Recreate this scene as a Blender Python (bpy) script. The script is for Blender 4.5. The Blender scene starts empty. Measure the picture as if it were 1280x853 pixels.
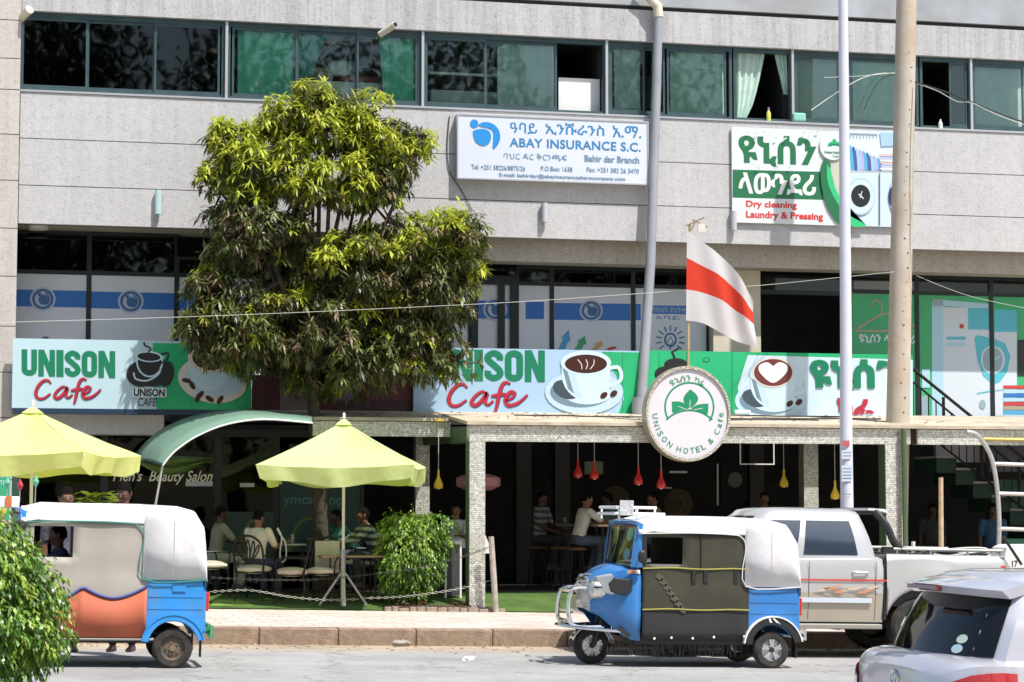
import bpy, bmesh, math, random
from mathutils import Vector, Matrix, Euler
R = math.radians
random.seed(7)
scene = bpy.context.scene
C = bpy.data.collections.new("street"); scene.collection.children.link(C)
# ---------------- camera ----------------
FPX, TH, CH = 2700.0, R(12.9), 1.776
PITCH = math.atan((638-426.5)/FPX)
cam = bpy.data.cameras.new("camera"); camo = bpy.data.objects.new("camera", cam); C.objects.link(camo)
cam.sensor_width = 36; cam.lens = 36*FPX/1280; cam.clip_start = .2; cam.clip_end = 2000
camo.location = (0, 0, CH); camo.rotation_euler = (R(90)+PITCH, 0, -TH)
scene.camera = camo
RX = Vector((math.cos(TH), -math.sin(TH), 0)); FH = Vector((math.sin(TH), math.cos(TH), 0))
FW = FH*math.cos(PITCH)+Vector((0, 0, math.sin(PITCH))); UP = RX.cross(FW)
def ray(px, py): return RX*(px-640)+UP*(426.5-py)+FW*FPX
def P(px, py, Y):                       # a point of the photograph on the facade-parallel plane at depth Y
    d = ray(px, py); t = Y/d.y; return (d.x*t, CH+d.z*t)
def PXX(px, Y, py=560): return P(px, py, Y)[0]
def PZ(py, Y, px=640): return P(px, py, Y)[1]
# ---------------- light ----------------
SUN = Vector((.27, -.42, .87)).normalized()
w = bpy.data.worlds.new("World"); scene.world = w; w.use_nodes = True
nt = w.node_tree; sky = nt.nodes.new('ShaderNodeTexSky'); sky.sky_type = 'NISHITA'; sky.sun_disc = False
sky.sun_elevation = math.asin(SUN.z); sky.sun_rotation = math.atan2(SUN.x, SUN.y)
sky.air_density = 1.2; sky.dust_density = 2.0; sky.ozone_density = 1.0
bg = nt.nodes['Background']; bg.inputs[1].default_value = .11; nt.links.new(sky.outputs[0], bg.inputs[0])
sl = bpy.data.lights.new("sun", 'SUN'); sl.energy = 4.3; sl.angle = R(.5); sl.color = (1, .97, .93)
so = bpy.data.objects.new("sun", sl); C.objects.link(so); so.rotation_euler = SUN.to_track_quat('Z', 'Y').to_euler(); so.location = (0, 0, 30)
vs = scene.view_settings; vs.view_transform = 'Standard'; vs.look = 'None'; vs.exposure = .5; vs.gamma = 1
scene.cycles.max_bounces = 7; scene.cycles.transparent_max_bounces = 12; scene.cycles.use_denoising = True
# ---------------- materials ----------------
_m = {}
def node(nt, t, **k):
    n = nt.nodes.new(t)
    for a, b in k.items(): setattr(n, a, b)
    return n
def mat(name, col, rough=.6, metal=0, noise=None, bump=None, spec=.5, coat=0, alpha=1, trans=0, dirt=None, sheen=0, emit=0, tg=1.0):
    """noise=(scale, amount) tone variation; bump=(scale, strength); dirt=(colour, scale, amount)"""
    if name in _m: return _m[name]
    m = bpy.data.materials.new(name); m.use_nodes = True; nt = m.node_tree; L = nt.links.new
    b = nt.nodes['Principled BSDF']; col = (*col, 1)
    b.inputs['Base Color'].default_value = col; b.inputs['Roughness'].default_value = rough
    b.inputs['Metallic'].default_value = metal; b.inputs['Specular IOR Level'].default_value = spec
    b.inputs['Coat Weight'].default_value = coat; b.inputs['Coat Roughness'].default_value = .05
    b.inputs['Alpha'].default_value = alpha
    tc = node(nt, 'ShaderNodeTexCoord'); last = None
    if noise:
        n = node(nt, 'ShaderNodeTexNoise'); n.inputs['Scale'].default_value = noise[0]; n.inputs['Detail'].default_value = 5
        L(tc.outputs['Object'], n.inputs['Vector'])
        mr = node(nt, 'ShaderNodeMapRange'); mr.inputs[1].default_value = .3; mr.inputs[2].default_value = .7
        mr.inputs[3].default_value = 1-noise[1]; mr.inputs[4].default_value = 1+noise[1]*.6; L(n.outputs[0], mr.inputs[0])
        mx = node(nt, 'ShaderNodeMix', data_type='RGBA', blend_type='MULTIPLY'); mx.inputs[0].default_value = 1
        mx.inputs[6].default_value = col; cb = node(nt, 'ShaderNodeCombineColor')
        for i in range(3): L(mr.outputs[0], cb.inputs[i])
        L(cb.outputs[0], mx.inputs[7]); last = mx.outputs[2]
    if dirt:
        n = node(nt, 'ShaderNodeTexNoise'); n.inputs['Scale'].default_value = dirt[1]; n.inputs['Detail'].default_value = 7; n.inputs['Roughness'].default_value = .65
        L(tc.outputs['Object'], n.inputs['Vector'])
        mr = node(nt, 'ShaderNodeMapRange'); mr.inputs[1].default_value = .45; mr.inputs[2].default_value = .75
        mr.inputs[3].default_value = 0; mr.inputs[4].default_value = dirt[2]; L(n.outputs[0], mr.inputs[0])
        mx = node(nt, 'ShaderNodeMix', data_type='RGBA'); L(mr.outputs[0], mx.inputs[0])
        if last: L(last, mx.inputs[6])
        else: mx.inputs[6].default_value = col
        mx.inputs[7].default_value = (*dirt[0], 1); last = mx.outputs[2]
    if last: L(last, b.inputs['Base Color'])
    if bump:
        n = node(nt, 'ShaderNodeTexNoise'); n.inputs['Scale'].default_value = bump[0]; n.inputs['Detail'].default_value = 4
        L(tc.outputs['Object'], n.inputs['Vector']); bp = node(nt, 'ShaderNodeBump'); bp.inputs['Strength'].default_value = bump[1]; bp.inputs['Distance'].default_value = .02
        L(n.outputs[0], bp.inputs['Height']); L(bp.outputs[0], b.inputs['Normal'])
    if trans:                                   # light passing through cloth, leaves, thin plastic
        tr = node(nt, 'ShaderNodeBsdfTranslucent'); ms = node(nt, 'ShaderNodeMixShader'); ms.inputs[0].default_value = trans
        if last:
            gm = node(nt, 'ShaderNodeGamma'); gm.inputs[1].default_value = tg; L(last, gm.inputs[0]); L(gm.outputs[0], tr.inputs[0])
        else: tr.inputs[0].default_value = col
        out = nt.nodes['Material Output']; L(b.outputs[0], ms.inputs[1]); L(tr.outputs[0], ms.inputs[2]); L(ms.outputs[0], out.inputs[0])
    if emit: b.inputs['Emission Color'].default_value = col; b.inputs['Emission Strength'].default_value = emit
    _m[name] = m; return m
def glass(name, tint, refl=1.0, rough=.02):
    if name in _m: return _m[name]
    m = bpy.data.materials.new(name); m.use_nodes = True; nt = m.node_tree; L = nt.links.new
    nt.nodes.remove(nt.nodes['Principled BSDF'])
    t = node(nt, 'ShaderNodeBsdfTransparent'); t.inputs[0].default_value = (*tint, 1)
    g = node(nt, 'ShaderNodeBsdfGlossy'); g.inputs['Roughness'].default_value = rough; g.inputs[0].default_value = (.9, .95, .95, 1)
    fr = node(nt, 'ShaderNodeFresnel'); fr.inputs[0].default_value = 1.6
    tc = node(nt, 'ShaderNodeTexCoord'); n = node(nt, 'ShaderNodeTexNoise'); n.inputs['Scale'].default_value = 1.3; L(tc.outputs['Object'], n.inputs[0])
    bp = node(nt, 'ShaderNodeBump'); bp.inputs['Strength'].default_value = .07; bp.inputs['Distance'].default_value = .02; L(n.outputs[0], bp.inputs['Height']); L(bp.outputs[0], g.inputs['Normal'])
    mu = node(nt, 'ShaderNodeMath', operation='MULTIPLY'); mu.inputs[1].default_value = refl; mu.use_clamp = True; L(fr.outputs[0], mu.inputs[0])
    ms = node(nt, 'ShaderNodeMixShader'); L(mu.outputs[0], ms.inputs[0]); L(t.outputs[0], ms.inputs[1]); L(g.outputs[0], ms.inputs[2]); L(ms.outputs[0], nt.nodes['Material Output'].inputs[0])
    _m[name] = m; return m
# ---------------- object helpers ----------------
def tag(o, label=None, cat=None, group=None, kind=None):
    for k, v in (('label', label), ('category', cat), ('group', group), ('kind', kind)):
        if v: o[k] = v
    return o
def thing(name, loc, label, cat, group=None, rz=0, kind=None):
    o = bpy.data.objects.new(name, None); C.objects.link(o); o.empty_display_size = .2
    o.location = loc; o.rotation_euler = (0, 0, rz); return tag(o, label, cat, group, kind)
def chain(o):
    v = Vector((0, 0, 0))
    while o: v = v+Vector(o.location); o = o.parent
    return v
def place(me, name, parent=None, loc=(0, 0, 0), rot=(0, 0, 0), sc=(1, 1, 1)):
    o = bpy.data.objects.new(name, me); C.objects.link(o); o.parent = parent
    o.location = loc; o.rotation_euler = rot; o.scale = sc; return o
def kids(o): return [c for c in C.objects if c.parent == o]
_kids = None
def copy_tree(o, parent=None):
    m = {}
    for c in C.objects:
        if c.parent: m.setdefault(c.parent.name, []).append(c)
    def rec(a, par):
        c = a.copy(); C.objects.link(c); c.parent = par
        for ch in m.get(a.name, []): rec(ch, c)
        return c
    return rec(o, parent)
class MB:
    def __init__(s, *mats): s.v = []; s.f = []; s.mi = []; s.mats = list(mats); s.cur = 0; s.X = None
    def m(s, mt):
        if mt not in s.mats: s.mats.append(mt)
        s.cur = s.mats.index(mt); return s
    def add(s, vs, fs):
        o = len(s.v)
        if s.X: vs = [s.X @ Vector(v) for v in vs]
        s.v += [tuple(v) for v in vs]; s.f += [tuple(i+o for i in f) for f in fs]; s.mi += [s.cur]*len(fs); return s
    def box(s, x0, x1, y0, y1, z0, z1):
        if x0 > x1: x0, x1 = x1, x0
        if y0 > y1: y0, y1 = y1, y0
        if z0 > z1: z0, z1 = z1, z0
        return s.add([(x0,y0,z0),(x1,y0,z0),(x1,y1,z0),(x0,y1,z0),(x0,y0,z1),(x1,y0,z1),(x1,y1,z1),(x0,y1,z1)],
                     [(0,3,2,1),(4,5,6,7),(0,1,5,4),(1,2,6,5),(2,3,7,6),(3,0,4,7)])
    def bar(s, a, b, w, h, up=(0, 0, 1)):        # box section from a to b
        a = Vector(a); b = Vector(b); d = (b-a).normalized(); u = Vector(up); sd = d.cross(u)
        if sd.length < 1e-4: sd = d.cross(Vector((1, 0, 0)))
        sd.normalize(); u = sd.cross(d).normalized(); sd = sd*w/2; u = u*h/2
        return s.add([a-sd-u, a+sd-u, a+sd+u, a-sd+u, b-sd-u, b+sd-u, b+sd+u, b-sd+u],
                     [(0,3,2,1)[::-1],(4,7,6,5)[::-1],(0,1,5,4)[::-1],(1,2,6,5)[::-1],(2,3,7,6)[::-1],(3,0,4,7)[::-1]])
    def tube(s, pts, r, n=8, closed=False, flat=1.0):
        pts = [Vector(p) for p in pts]; N = len(pts); rs = r if isinstance(r, (list, tuple)) else [r]*N
        T = []
        for i in range(N):
            a = pts[(i-1) % N] if (closed or i > 0) else pts[i]; b = pts[(i+1) % N] if (closed or i < N-1) else pts[i]
            t = b-a; T.append(t.normalized() if t.length > 1e-9 else Vector((0, 0, 1)))
        ref = Vector((0, 0, 1)) if abs(T[0].z) < .9 else Vector((1, 0, 0))
        u = T[0].cross(ref).normalized(); vs = []
        for i in range(N):
            u = (u-T[i]*u.dot(T[i])).normalized(); v = T[i].cross(u)
            for k in range(n):
                a = 2*math.pi*k/n; vs.append(pts[i]+(u*math.cos(a)+v*math.sin(a)*flat)*rs[i])
        fs = []
        for i in range(N if closed else N-1):
            j = (i+1) % N
            for k in range(n): k2 = (k+1) % n; fs.append((i*n+k, i*n+k2, j*n+k2, j*n+k))
        if not closed: fs += [tuple(range(n))[::-1], tuple(range((N-1)*n, N*n))]
        return s.add(vs, fs)
    def lathe(s, prof, c=(0, 0, 0), n=16, axis='Z', a0=0, a1=2*math.pi):
        c = Vector(c); vs = []; full = abs(a1-a0-2*math.pi) < 1e-6; cols = n if full else n+1
        for (r, z) in prof:
            for k in range(cols):
                a = a0+(a1-a0)*k/n; x, y = r*math.cos(a), r*math.sin(a)
                p = {'Z': (x, y, z), 'Y': (x, z, y), 'X': (z, x, y)}[axis]; vs.append(c+Vector(p))
        fs = []
        for i in range(len(prof)-1):
            for k in range(n):
                k2 = (k+1) % cols; f = (i*cols+k, i*cols+k2, (i+1)*cols+k2, (i+1)*cols+k); fs.append(f if axis != 'Y' else f[::-1])
        return s.add(vs, fs)
    def disc(s, c, r, n=16, axis='Z', h=.01):
        return s.lathe([(0.0001, -h/2), (r, -h/2), (r, h/2), (0.0001, h/2)], c, n, axis)
    def prism(s, poly, d0, d1, plane='XZ'):
        n = len(poly)
        def q(p, d): return {'XZ': (p[0], d, p[1]), 'XY': (p[0], p[1], d), 'YZ': (d, p[0], p[1])}[plane]
        vs = [q(p, d0) for p in poly]+[q(p, d1) for p in poly]
        return s.add(vs, [tuple(range(n)), tuple(range(n, 2*n))[::-1]]+[(i, i+n, (i+1) % n+n, (i+1) % n) for i in range(n)])
    def loft(s, rings, caps=True, close=True):
        n = len(rings[0]); vs = [p for r_ in rings for p in r_]; fs = []
        for i in range(len(rings)-1):
            for k in range(n if close else n-1): k2 = (k+1) % n; fs.append((i*n+k, i*n+k2, (i+1)*n+k2, (i+1)*n+k))
        if caps: fs += [tuple(range(n))[::-1], tuple(range((len(rings)-1)*n, len(rings)*n))]
        return s.add(vs, fs)
    def ell(s, c, rx, ry, rz, nu=12, nv=8, rot=None):
        vs = []; M = rot.to_3x3() if rot else None
        for j in range(nv+1):
            t = math.pi*j/nv
            for i in range(nu):
                a = 2*math.pi*i/nu; p = Vector((rx*math.sin(t)*math.cos(a), ry*math.sin(t)*math.sin(a), rz*math.cos(t)))
                vs.append(Vector(c)+(M@p if M else p))
        fs = [(j*nu+i, (j+1)*nu+i, (j+1)*nu+(i+1) % nu, j*nu+(i+1) % nu) for j in range(nv) for i in range(nu)]
        return s.add(vs, fs)
    def grid(s, fn, nu, nv):
        vs = [fn(i/nu, j/nv) for j in range(nv+1) for i in range(nu+1)]
        return s.add(vs, [(j*(nu+1)+i, j*(nu+1)+i+1, (j+1)*(nu+1)+i+1, (j+1)*(nu+1)+i) for j in range(nv) for i in range(nu)])
    def mesh(s, name, smooth=False, off=Vector((0, 0, 0)), fix=True):
        me = bpy.data.meshes.new(name); me.from_pydata([(v[0]-off.x, v[1]-off.y, v[2]-off.z) for v in s.v], [], s.f)
        for mt in s.mats: me.materials.append(mt)
        me.polygons.foreach_set('material_index', s.mi)
        if fix and len(s.f) < 20000:
            bm = bmesh.new(); bm.from_mesh(me); bmesh.ops.remove_doubles(bm, verts=bm.verts, dist=1e-5)
            bmesh.ops.recalc_face_normals(bm, faces=bm.faces); bm.to_mesh(me); bm.free()
        if smooth:
            me.shade_smooth(); me.set_sharp_from_angle(angle=R(smooth if smooth is not True else 35))
        me.update(); return me
    def build(s, name, parent=None, smooth=False, local=False, bevel=0, solid=0, sub=0, fix=True, label=None, cat=None, group=None, kind=None):
        if parent is not None: off = Vector((0, 0, 0)) if local else chain(parent); loc = (0, 0, 0)
        elif local: off = Vector((0, 0, 0)); loc = (0, 0, 0)
        else:
            xs = [v[0] for v in s.v]; ys = [v[1] for v in s.v]; zs = [v[2] for v in s.v]
            off = Vector(((min(xs)+max(xs))/2, (min(ys)+max(ys))/2, min(zs))); loc = off
        o = bpy.data.objects.new(name, s.mesh(name, smooth, off, fix)); C.objects.link(o); o.parent = parent; o.location = loc
        if sub: q = o.modifiers.new('sub', 'SUBSURF'); q.levels = q.render_levels = sub
        if solid: q = o.modifiers.new('solid', 'SOLIDIFY'); q.thickness = solid; q.offset = 0
        if bevel: q = o.modifiers.new('bevel', 'BEVEL'); q.width = bevel; q.segments = 2; q.limit_method = 'ANGLE'; q.angle_limit = R(40)
        return tag(o, label, cat, group, kind)
def text_mb(mb, s, x0, x1, z0, z1, Y, mt, bold=.0, th=.004, shear=0, space=1.0, fn=None, wfit=True):
    """flat lettering facing -Y filling the box x0..x1, z0..z1"""
    cu = bpy.data.curves.new('t', 'FONT'); cu.body = s; cu.size = 1; cu.offset = bold; cu.extrude = .001; cu.shear = shear; cu.space_character = space; cu.resolution_u = 3
    ob = bpy.data.objects.new('t', cu); C.objects.link(ob); dg = bpy.context.evaluated_depsgraph_get(); dg.update()
    me = bpy.data.meshes.new_from_object(ob.evaluated_get(dg)); vs = [v.co.copy() for v in me.vertices]; fs = [tuple(p.vertices) for p in me.polygons]
    bpy.data.objects.remove(ob); bpy.data.curves.remove(cu); bpy.data.meshes.remove(me)
    if not vs: return
    a = min(v.x for v in vs); b = max(v.x for v in vs); c = min(v.y for v in vs); d = max(v.y for v in vs)
    sx = (x1-x0)/(b-a); sz = (z1-z0)/(d-c)
    out = []
    for v in vs:
        q = (x0+(v.x-a)*sx, z0+(v.y-c)*sz)
        if fn: q = fn(*q)
        out.append((q[0], Y-(th if v.z > 0 else 0), q[1]))
    mb.m(mt).add(out, fs)
class Art:
    """flat print laid on a panel that faces -Y: each layer sits .7 mm in front of the last; units are photograph pixels at plane Y"""
    def __init__(s, Y): s.Y = Y; s.k = 1; s.mb = MB()
    def q(s, x, y): return P(x, y, s.Y)
    def lay(s): s.k += 1; return s.Y-.0007*s.k
    def poly(s, pts, mt):
        y = s.lay(); a = [s.q(*p) for p in pts]; s.mb.m(mt).add([(p[0], y, p[1]) for p in a], [tuple(range(len(a)))]); return s
    def rect(s, x0, y0, x1, y1, mt, sl=.0): return s.poly([(x0, y0), (x1, y0+sl*(x1-x0)), (x1, y1+sl*(x1-x0)), (x0, y1)], mt)
    def ell(s, cx, cy, rx, ry, mt, rot=0, n=28, a0=0, a1=360):
        pts = []
        for i in range(n+(a1-a0 < 360)):
            a = R(a0+(a1-a0)*i/n); x, y = rx*math.cos(a), ry*math.sin(a); c, d = math.cos(R(rot)), math.sin(R(rot)); pts.append((cx+x*c-y*d, cy+x*d+y*c))
        return s.poly(pts, mt)
    def stroke(s, pts, w, mt):
        y = s.lay(); n = len(pts); ws = w if isinstance(w, list) else [w]*n; L = []; Rr = []
        for i in range(n):
            a = pts[max(0, i-1)]; b = pts[min(n-1, i+1)]; dx, dy = b[0]-a[0], b[1]-a[1]; l = math.hypot(dx, dy) or 1
            nx, ny = -dy/l*ws[i]/2, dx/l*ws[i]/2; L.append(s.q(pts[i][0]+nx, pts[i][1]+ny)); Rr.append(s.q(pts[i][0]-nx, pts[i][1]-ny))
        s.mb.m(mt).add([(p[0], y, p[1]) for p in L+Rr], [(i, i+1, n+i+1, n+i) for i in range(n-1)]); return s
    def text(s, t, x0, y0, x1, y1, mt, **k):      # y0 top, y1 bottom, photograph pixels
        y = s.lay(); a = s.q(x0, (y0+y1)/2)[0]; b = s.q(x1, (y0+y1)/2)[0]; xm = (x0+x1)/2
        text_mb(s.mb, t, a, b, s.q(xm, y1)[1], s.q(xm, y0)[1], y, mt, th=.001, **k); return s
    def build(s, name, parent, **k): return s.mb.build(name, parent, fix=False, **k)
def arc(cx, cy, rx, ry, a0, a1, n=14): return [(cx+rx*math.cos(R(a0+(a1-a0)*i/n)), cy+ry*math.sin(R(a0+(a1-a0)*i/n))) for i in range(n+1)]
def bez(pts, n=6):                                # Catmull-Rom through points
    out = []; N = len(pts)
    for i in range(N-1):
        p0 = pts[max(0, i-1)]; p1 = pts[i]; p2 = pts[i+1]; p3 = pts[min(N-1, i+2)]
        for k in range(n):
            t = k/n; out.append(tuple(.5*((2*b)+(-a+c)*t+(2*a-5*b+4*c-d)*t*t+(-a+3*b-3*c+d)*t**3) for a, b, c, d in zip(p0, p1, p2, p3)))
    out.append(tuple(pts[-1])); return out
# ---------------- ground shape ----------------
def gz(X): X = max(-30, min(45, X)); return -.021*(X-7.6)
def road_z(X, Y): return gz(X)-.12*min(1, max(0, (21-Y)/10))
# ================= the ground =================
def ground_mat():
    m = bpy.data.materials.new('asphalt_dusty'); m.use_nodes = True; nt = m.node_tree; L = nt.links.new; b = nt.nodes['Principled BSDF']
    g = node(nt, 'ShaderNodeNewGeometry'); sp = node(nt, 'ShaderNodeSeparateXYZ'); L(g.outputs['Position'], sp.inputs[0])
    def noise(sc, det=5, r=.6):
        n = node(nt, 'ShaderNodeTexNoise'); n.inputs['Scale'].default_value = sc; n.inputs['Detail'].default_value = det; n.inputs['Roughness'].default_value = r; L(g.outputs['Position'], n.inputs['Vector']); return n
    n1 = noise(.8); n2 = noise(45, 3); n3 = noise(6, 6, .7)
    cr = node(nt, 'ShaderNodeValToRGB'); cr.color_ramp.elements[0].position = .3; cr.color_ramp.elements[0].color = (.245, .24, .23, 1)
    cr.color_ramp.elements[1].position = .72; cr.color_ramp.elements[1].color = (.40, .39, .37, 1)
    ad = node(nt, 'ShaderNodeMath', operation='MULTIPLY_ADD'); ad.inputs[1].default_value = .55; L(n2.outputs[0], ad.inputs[0])
    a2 = node(nt, 'ShaderNodeMath', operation='MULTIPLY'); a2.inputs[1].default_value = .45; L(n3.outputs[0], a2.inputs[0]); L(a2.outputs[0], ad.inputs[2]); L(ad.outputs[0], cr.inputs[0])
    # sand blown against the kerb
    ma = node(nt, 'ShaderNodeMath', operation='MULTIPLY_ADD'); ma.inputs[1].default_value = 1.6; ma.inputs[2].default_value = -.8; L(n3.outputs[0], ma.inputs[0])
    ay = node(nt, 'ShaderNodeMath', operation='ADD'); L(sp.outputs[1], ay.inputs[0]); L(ma.outputs[0], ay.inputs[1])
    mr = node(nt, 'ShaderNodeMapRange'); mr.inputs[1].default_value = 25.6; mr.inputs[2].default_value = 26.9; L(ay.outputs[0], mr.inputs[0])
    mx = node(nt, 'ShaderNodeMix', data_type='RGBA'); L(mr.outputs[0], mx.inputs[0]); L(cr.outputs[0], mx.inputs[6])
    cs = node(nt, 'ShaderNodeValToRGB'); cs.color_ramp.elements[0].color = (.30, .22, .14, 1); cs.color_ramp.elements[1].color = (.52, .42, .30, 1); L(n3.outputs[0], cs.inputs[0]); L(cs.outputs[0], mx.inputs[7])
    # hairline cracks, darker patches
    vo = node(nt, 'ShaderNodeTexVoronoi', feature='DISTANCE_TO_EDGE'); vo.inputs['Scale'].default_value = .45; nz = noise(2.2, 5, .7); vm = node(nt, 'ShaderNodeVectorMath', operation='MULTIPLY_ADD'); vm.inputs[1].default_value = (.9, .9, .9); L(nz.outputs['Color'], vm.inputs[0]); L(g.outputs['Position'], vm.inputs[2]); L(vm.outputs[0], vo.inputs['Vector'])
    ck = node(nt, 'ShaderNodeMapRange'); ck.inputs[1].default_value = .002; ck.inputs[2].default_value = .012; ck.inputs[3].default_value = .55; ck.inputs[4].default_value = 1; L(vo.outputs[0], ck.inputs[0])
    m3 = node(nt, 'ShaderNodeMapRange'); m3.inputs[1].default_value = .35; m3.inputs[2].default_value = .65; m3.inputs[3].default_value = .86; m3.inputs[4].default_value = 1.1; L(n1.outputs[0], m3.inputs[0])
    mm = node(nt, 'ShaderNodeMix', data_type='RGBA', blend_type='MULTIPLY'); mm.inputs[0].default_value = 1; cb = node(nt, 'ShaderNodeCombineColor')
    for i in range(3): L(m3.outputs[0], cb.inputs[i])
    L(mx.outputs[2], mm.inputs[6]); L(cb.outputs[0], mm.inputs[7]); c9 = node(nt, 'ShaderNodeCombineColor'); [L(ck.outputs[0], c9.inputs[i]) for i in range(3)]; m9 = node(nt, 'ShaderNodeMix', data_type='RGBA', blend_type='MULTIPLY'); m9.inputs[0].default_value = 1; L(mm.outputs[2], m9.inputs[6]); L(c9.outputs[0], m9.inputs[7])
    nb = noise(.35, 3, .5); mb9 = node(nt, 'ShaderNodeMapRange'); mb9.inputs[1].default_value = .58; mb9.inputs[2].default_value = .64; mb9.inputs[4].default_value = .3; L(nb.outputs[0], mb9.inputs[0]); mA = node(nt, 'ShaderNodeMix', data_type='RGBA'); L(mb9.outputs[0], mA.inputs[0]); L(m9.outputs[2], mA.inputs[6]); mA.inputs[7].default_value = (.16, .155, .15, 1); L(mA.outputs[2], b.inputs[0]); b.inputs['Roughness'].default_value = .9
    bp = node(nt, 'ShaderNodeBump'); bp.inputs['Strength'].default_value = .5; bp.inputs['Distance'].default_value = .01; L(n2.outputs[0], bp.inputs['Height']); L(bp.outputs[0], b.inputs['Normal'])
    return m
Mroad = ground_mat()
xs = [-300, -60, -30]+[x*1.5 for x in range(-8, 22)]+[45, 80, 300]; xs = sorted(set(xs))
ys = [-300, -60, -20, 0, 11, 13, 15, 17, 19, 21, 23, 25, 27.3]
mb = MB(Mroad); vs = [(x, y, road_z(x, y)) for y in ys for x in xs]; n = len(xs)
mb.add(vs, [(j*n+i, j*n+i+1, (j+1)*n+i+1, (j+1)*n+i) for j in range(len(ys)-1) for i in range(n-1)])
mb.build('road', smooth=True, kind='structure')
Mearth = mat('packed_earth', (.30, .24, .17), .95, noise=(2, .3))
mb = MB(Mearth); xs2 = [-300, -30, 45, 300]
for i in range(3):
    a, b_ = xs2[i], xs2[i+1]; mb.add([(a, 27.3, gz(a)-.06), (b_, 27.3, gz(b_)-.06), (b_, 400, gz(b_)-.06), (a, 400, gz(a)-.06)], [(0, 1, 2, 3)])
mb.build('ground', kind='structure')
def pave_mat():
    m = bpy.data.materials.new('pink_paving'); m.use_nodes = True; nt = m.node_tree; L = nt.links.new; b = nt.nodes['Principled BSDF']
    g = node(nt, 'ShaderNodeNewGeometry'); br = node(nt, 'ShaderNodeTexBrick'); L(g.outputs['Position'], br.inputs['Vector'])
    br.inputs['Scale'].default_value = 1; br.inputs['Brick Width'].default_value = .4; br.inputs['Row Height'].default_value = .4; br.inputs['Mortar Size'].default_value = .008; br.offset = .5
    br.inputs[1].default_value = (.50, .40, .345, 1); br.inputs[2].default_value = (.62, .53, .47, 1); br.inputs[3].default_value = (.26, .20, .15, 1)
    n = node(nt, 'ShaderNodeTexNoise'); n.inputs['Scale'].default_value = 3; n.inputs['Detail'].default_value = 8; n.inputs['Roughness'].default_value = .7; L(g.outputs['Position'], n.inputs['Vector'])
    mx = node(nt, 'ShaderNodeMix', data_type='RGBA'); mr = node(nt, 'ShaderNodeMapRange'); mr.inputs[1].default_value = .48; mr.inputs[2].default_value = .7; mr.inputs[4].default_value = .6; L(n.outputs[0], mr.inputs[0]); L(mr.outputs[0], mx.inputs[0])
    L(br.outputs[0], mx.inputs[6]); mx.inputs[7].default_value = (.42, .33, .25, 1); L(mx.outputs[2], b.inputs[0]); b.inputs['Roughness'].default_value = .85
    return m
Mpave = pave_mat(); KH = .215; YK = 27.32
mb = MB(Mpave); X0, X1 = -30, 45
mb.add([(X0, YK+.16, gz(X0)+KH), (X1, YK+.16, gz(X1)+KH), (X1, 32.45, gz(X1)+KH), (X0, 32.45, gz(X0)+KH), (X0, 32.45, gz(X0)-.1), (X1, 32.45, gz(X1)-.1)], [(0, 1, 2, 3), (3, 2, 5, 4)])
mb.build('pavement', kind='structure')
Mkerb = mat('kerb_stone', (.32, .23, .165), .9, noise=(4, .35), bump=(30, .5), dirt=((.13, .085, .06), 3, .8))
kerb = thing('kerb', (7, YK, gz(7)), None, None, kind='structure'); kms = []
for k in range(4):
    mb = MB(Mkerb); j = random.uniform(-.008, .008); mb.box(-.497, .497, -.01+j, .158, -.2, KH+.004+j)
    kms.append(mb.mesh('kerb_stone'))
for i in range(-22, 30):
    x = i+.5; o = place(kms[i % 4], 'kerb_stone', kerb, (x-7, 0, gz(x)-gz(7)), (0, R(1.2), 0))
    q = o.modifiers.new('bevel', 'BEVEL'); q.width = .022; q.segments = 2
# grit and gravel along the gutter
mb = MB(mat('gutter_grit', (.36, .29, .21), .95, noise=(9, .4)))
for i in range(420):
    x = random.uniform(-2, 18); y = YK-.04-abs(random.gauss(0, .5)); r = random.uniform(.006, .022); mb.ell((x, y, road_z(x, y)+r*.3), r*1.3, r, r*.7, 5, 3)
mb.build('gutter_gravel', kind='stuff')
def stone(px, py, r, label, mt, cat='stone'):
    d = ray(px, py); t = -(CH-0.02)/d.z; x, y = d.x*t, d.y*t; rnd = random.Random(int(px)); mb = MB(mt)
    mb.ell((x, y, road_z(x, y)+r*.35), r*1.5, r, r*.6, 7, 5)
    mb.v = [(a+rnd.uniform(-.2, .2)*r, b+rnd.uniform(-.2, .2)*r, c+rnd.uniform(-.1, .1)*r) for a, b, c in mb.v]; mb.build('stone' if cat == 'stone' else 'litter', label=label, cat=cat)
stone(502, 812, .09, 'grey brown stone lying in the gutter against the kerb', mat('stone_grey', (.33, .30, .25), .9, noise=(20, .4)))
stone(586, 830, .06, 'crumpled white scrap of paper on the open road', mat('paper_scrap', (.75, .73, .7), .8), 'litter')
stone(660, 822, .025, 'small pebble on the road left of the olive sided rickshaw', mat('stone_grey', (.33, .30, .25)))

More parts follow.
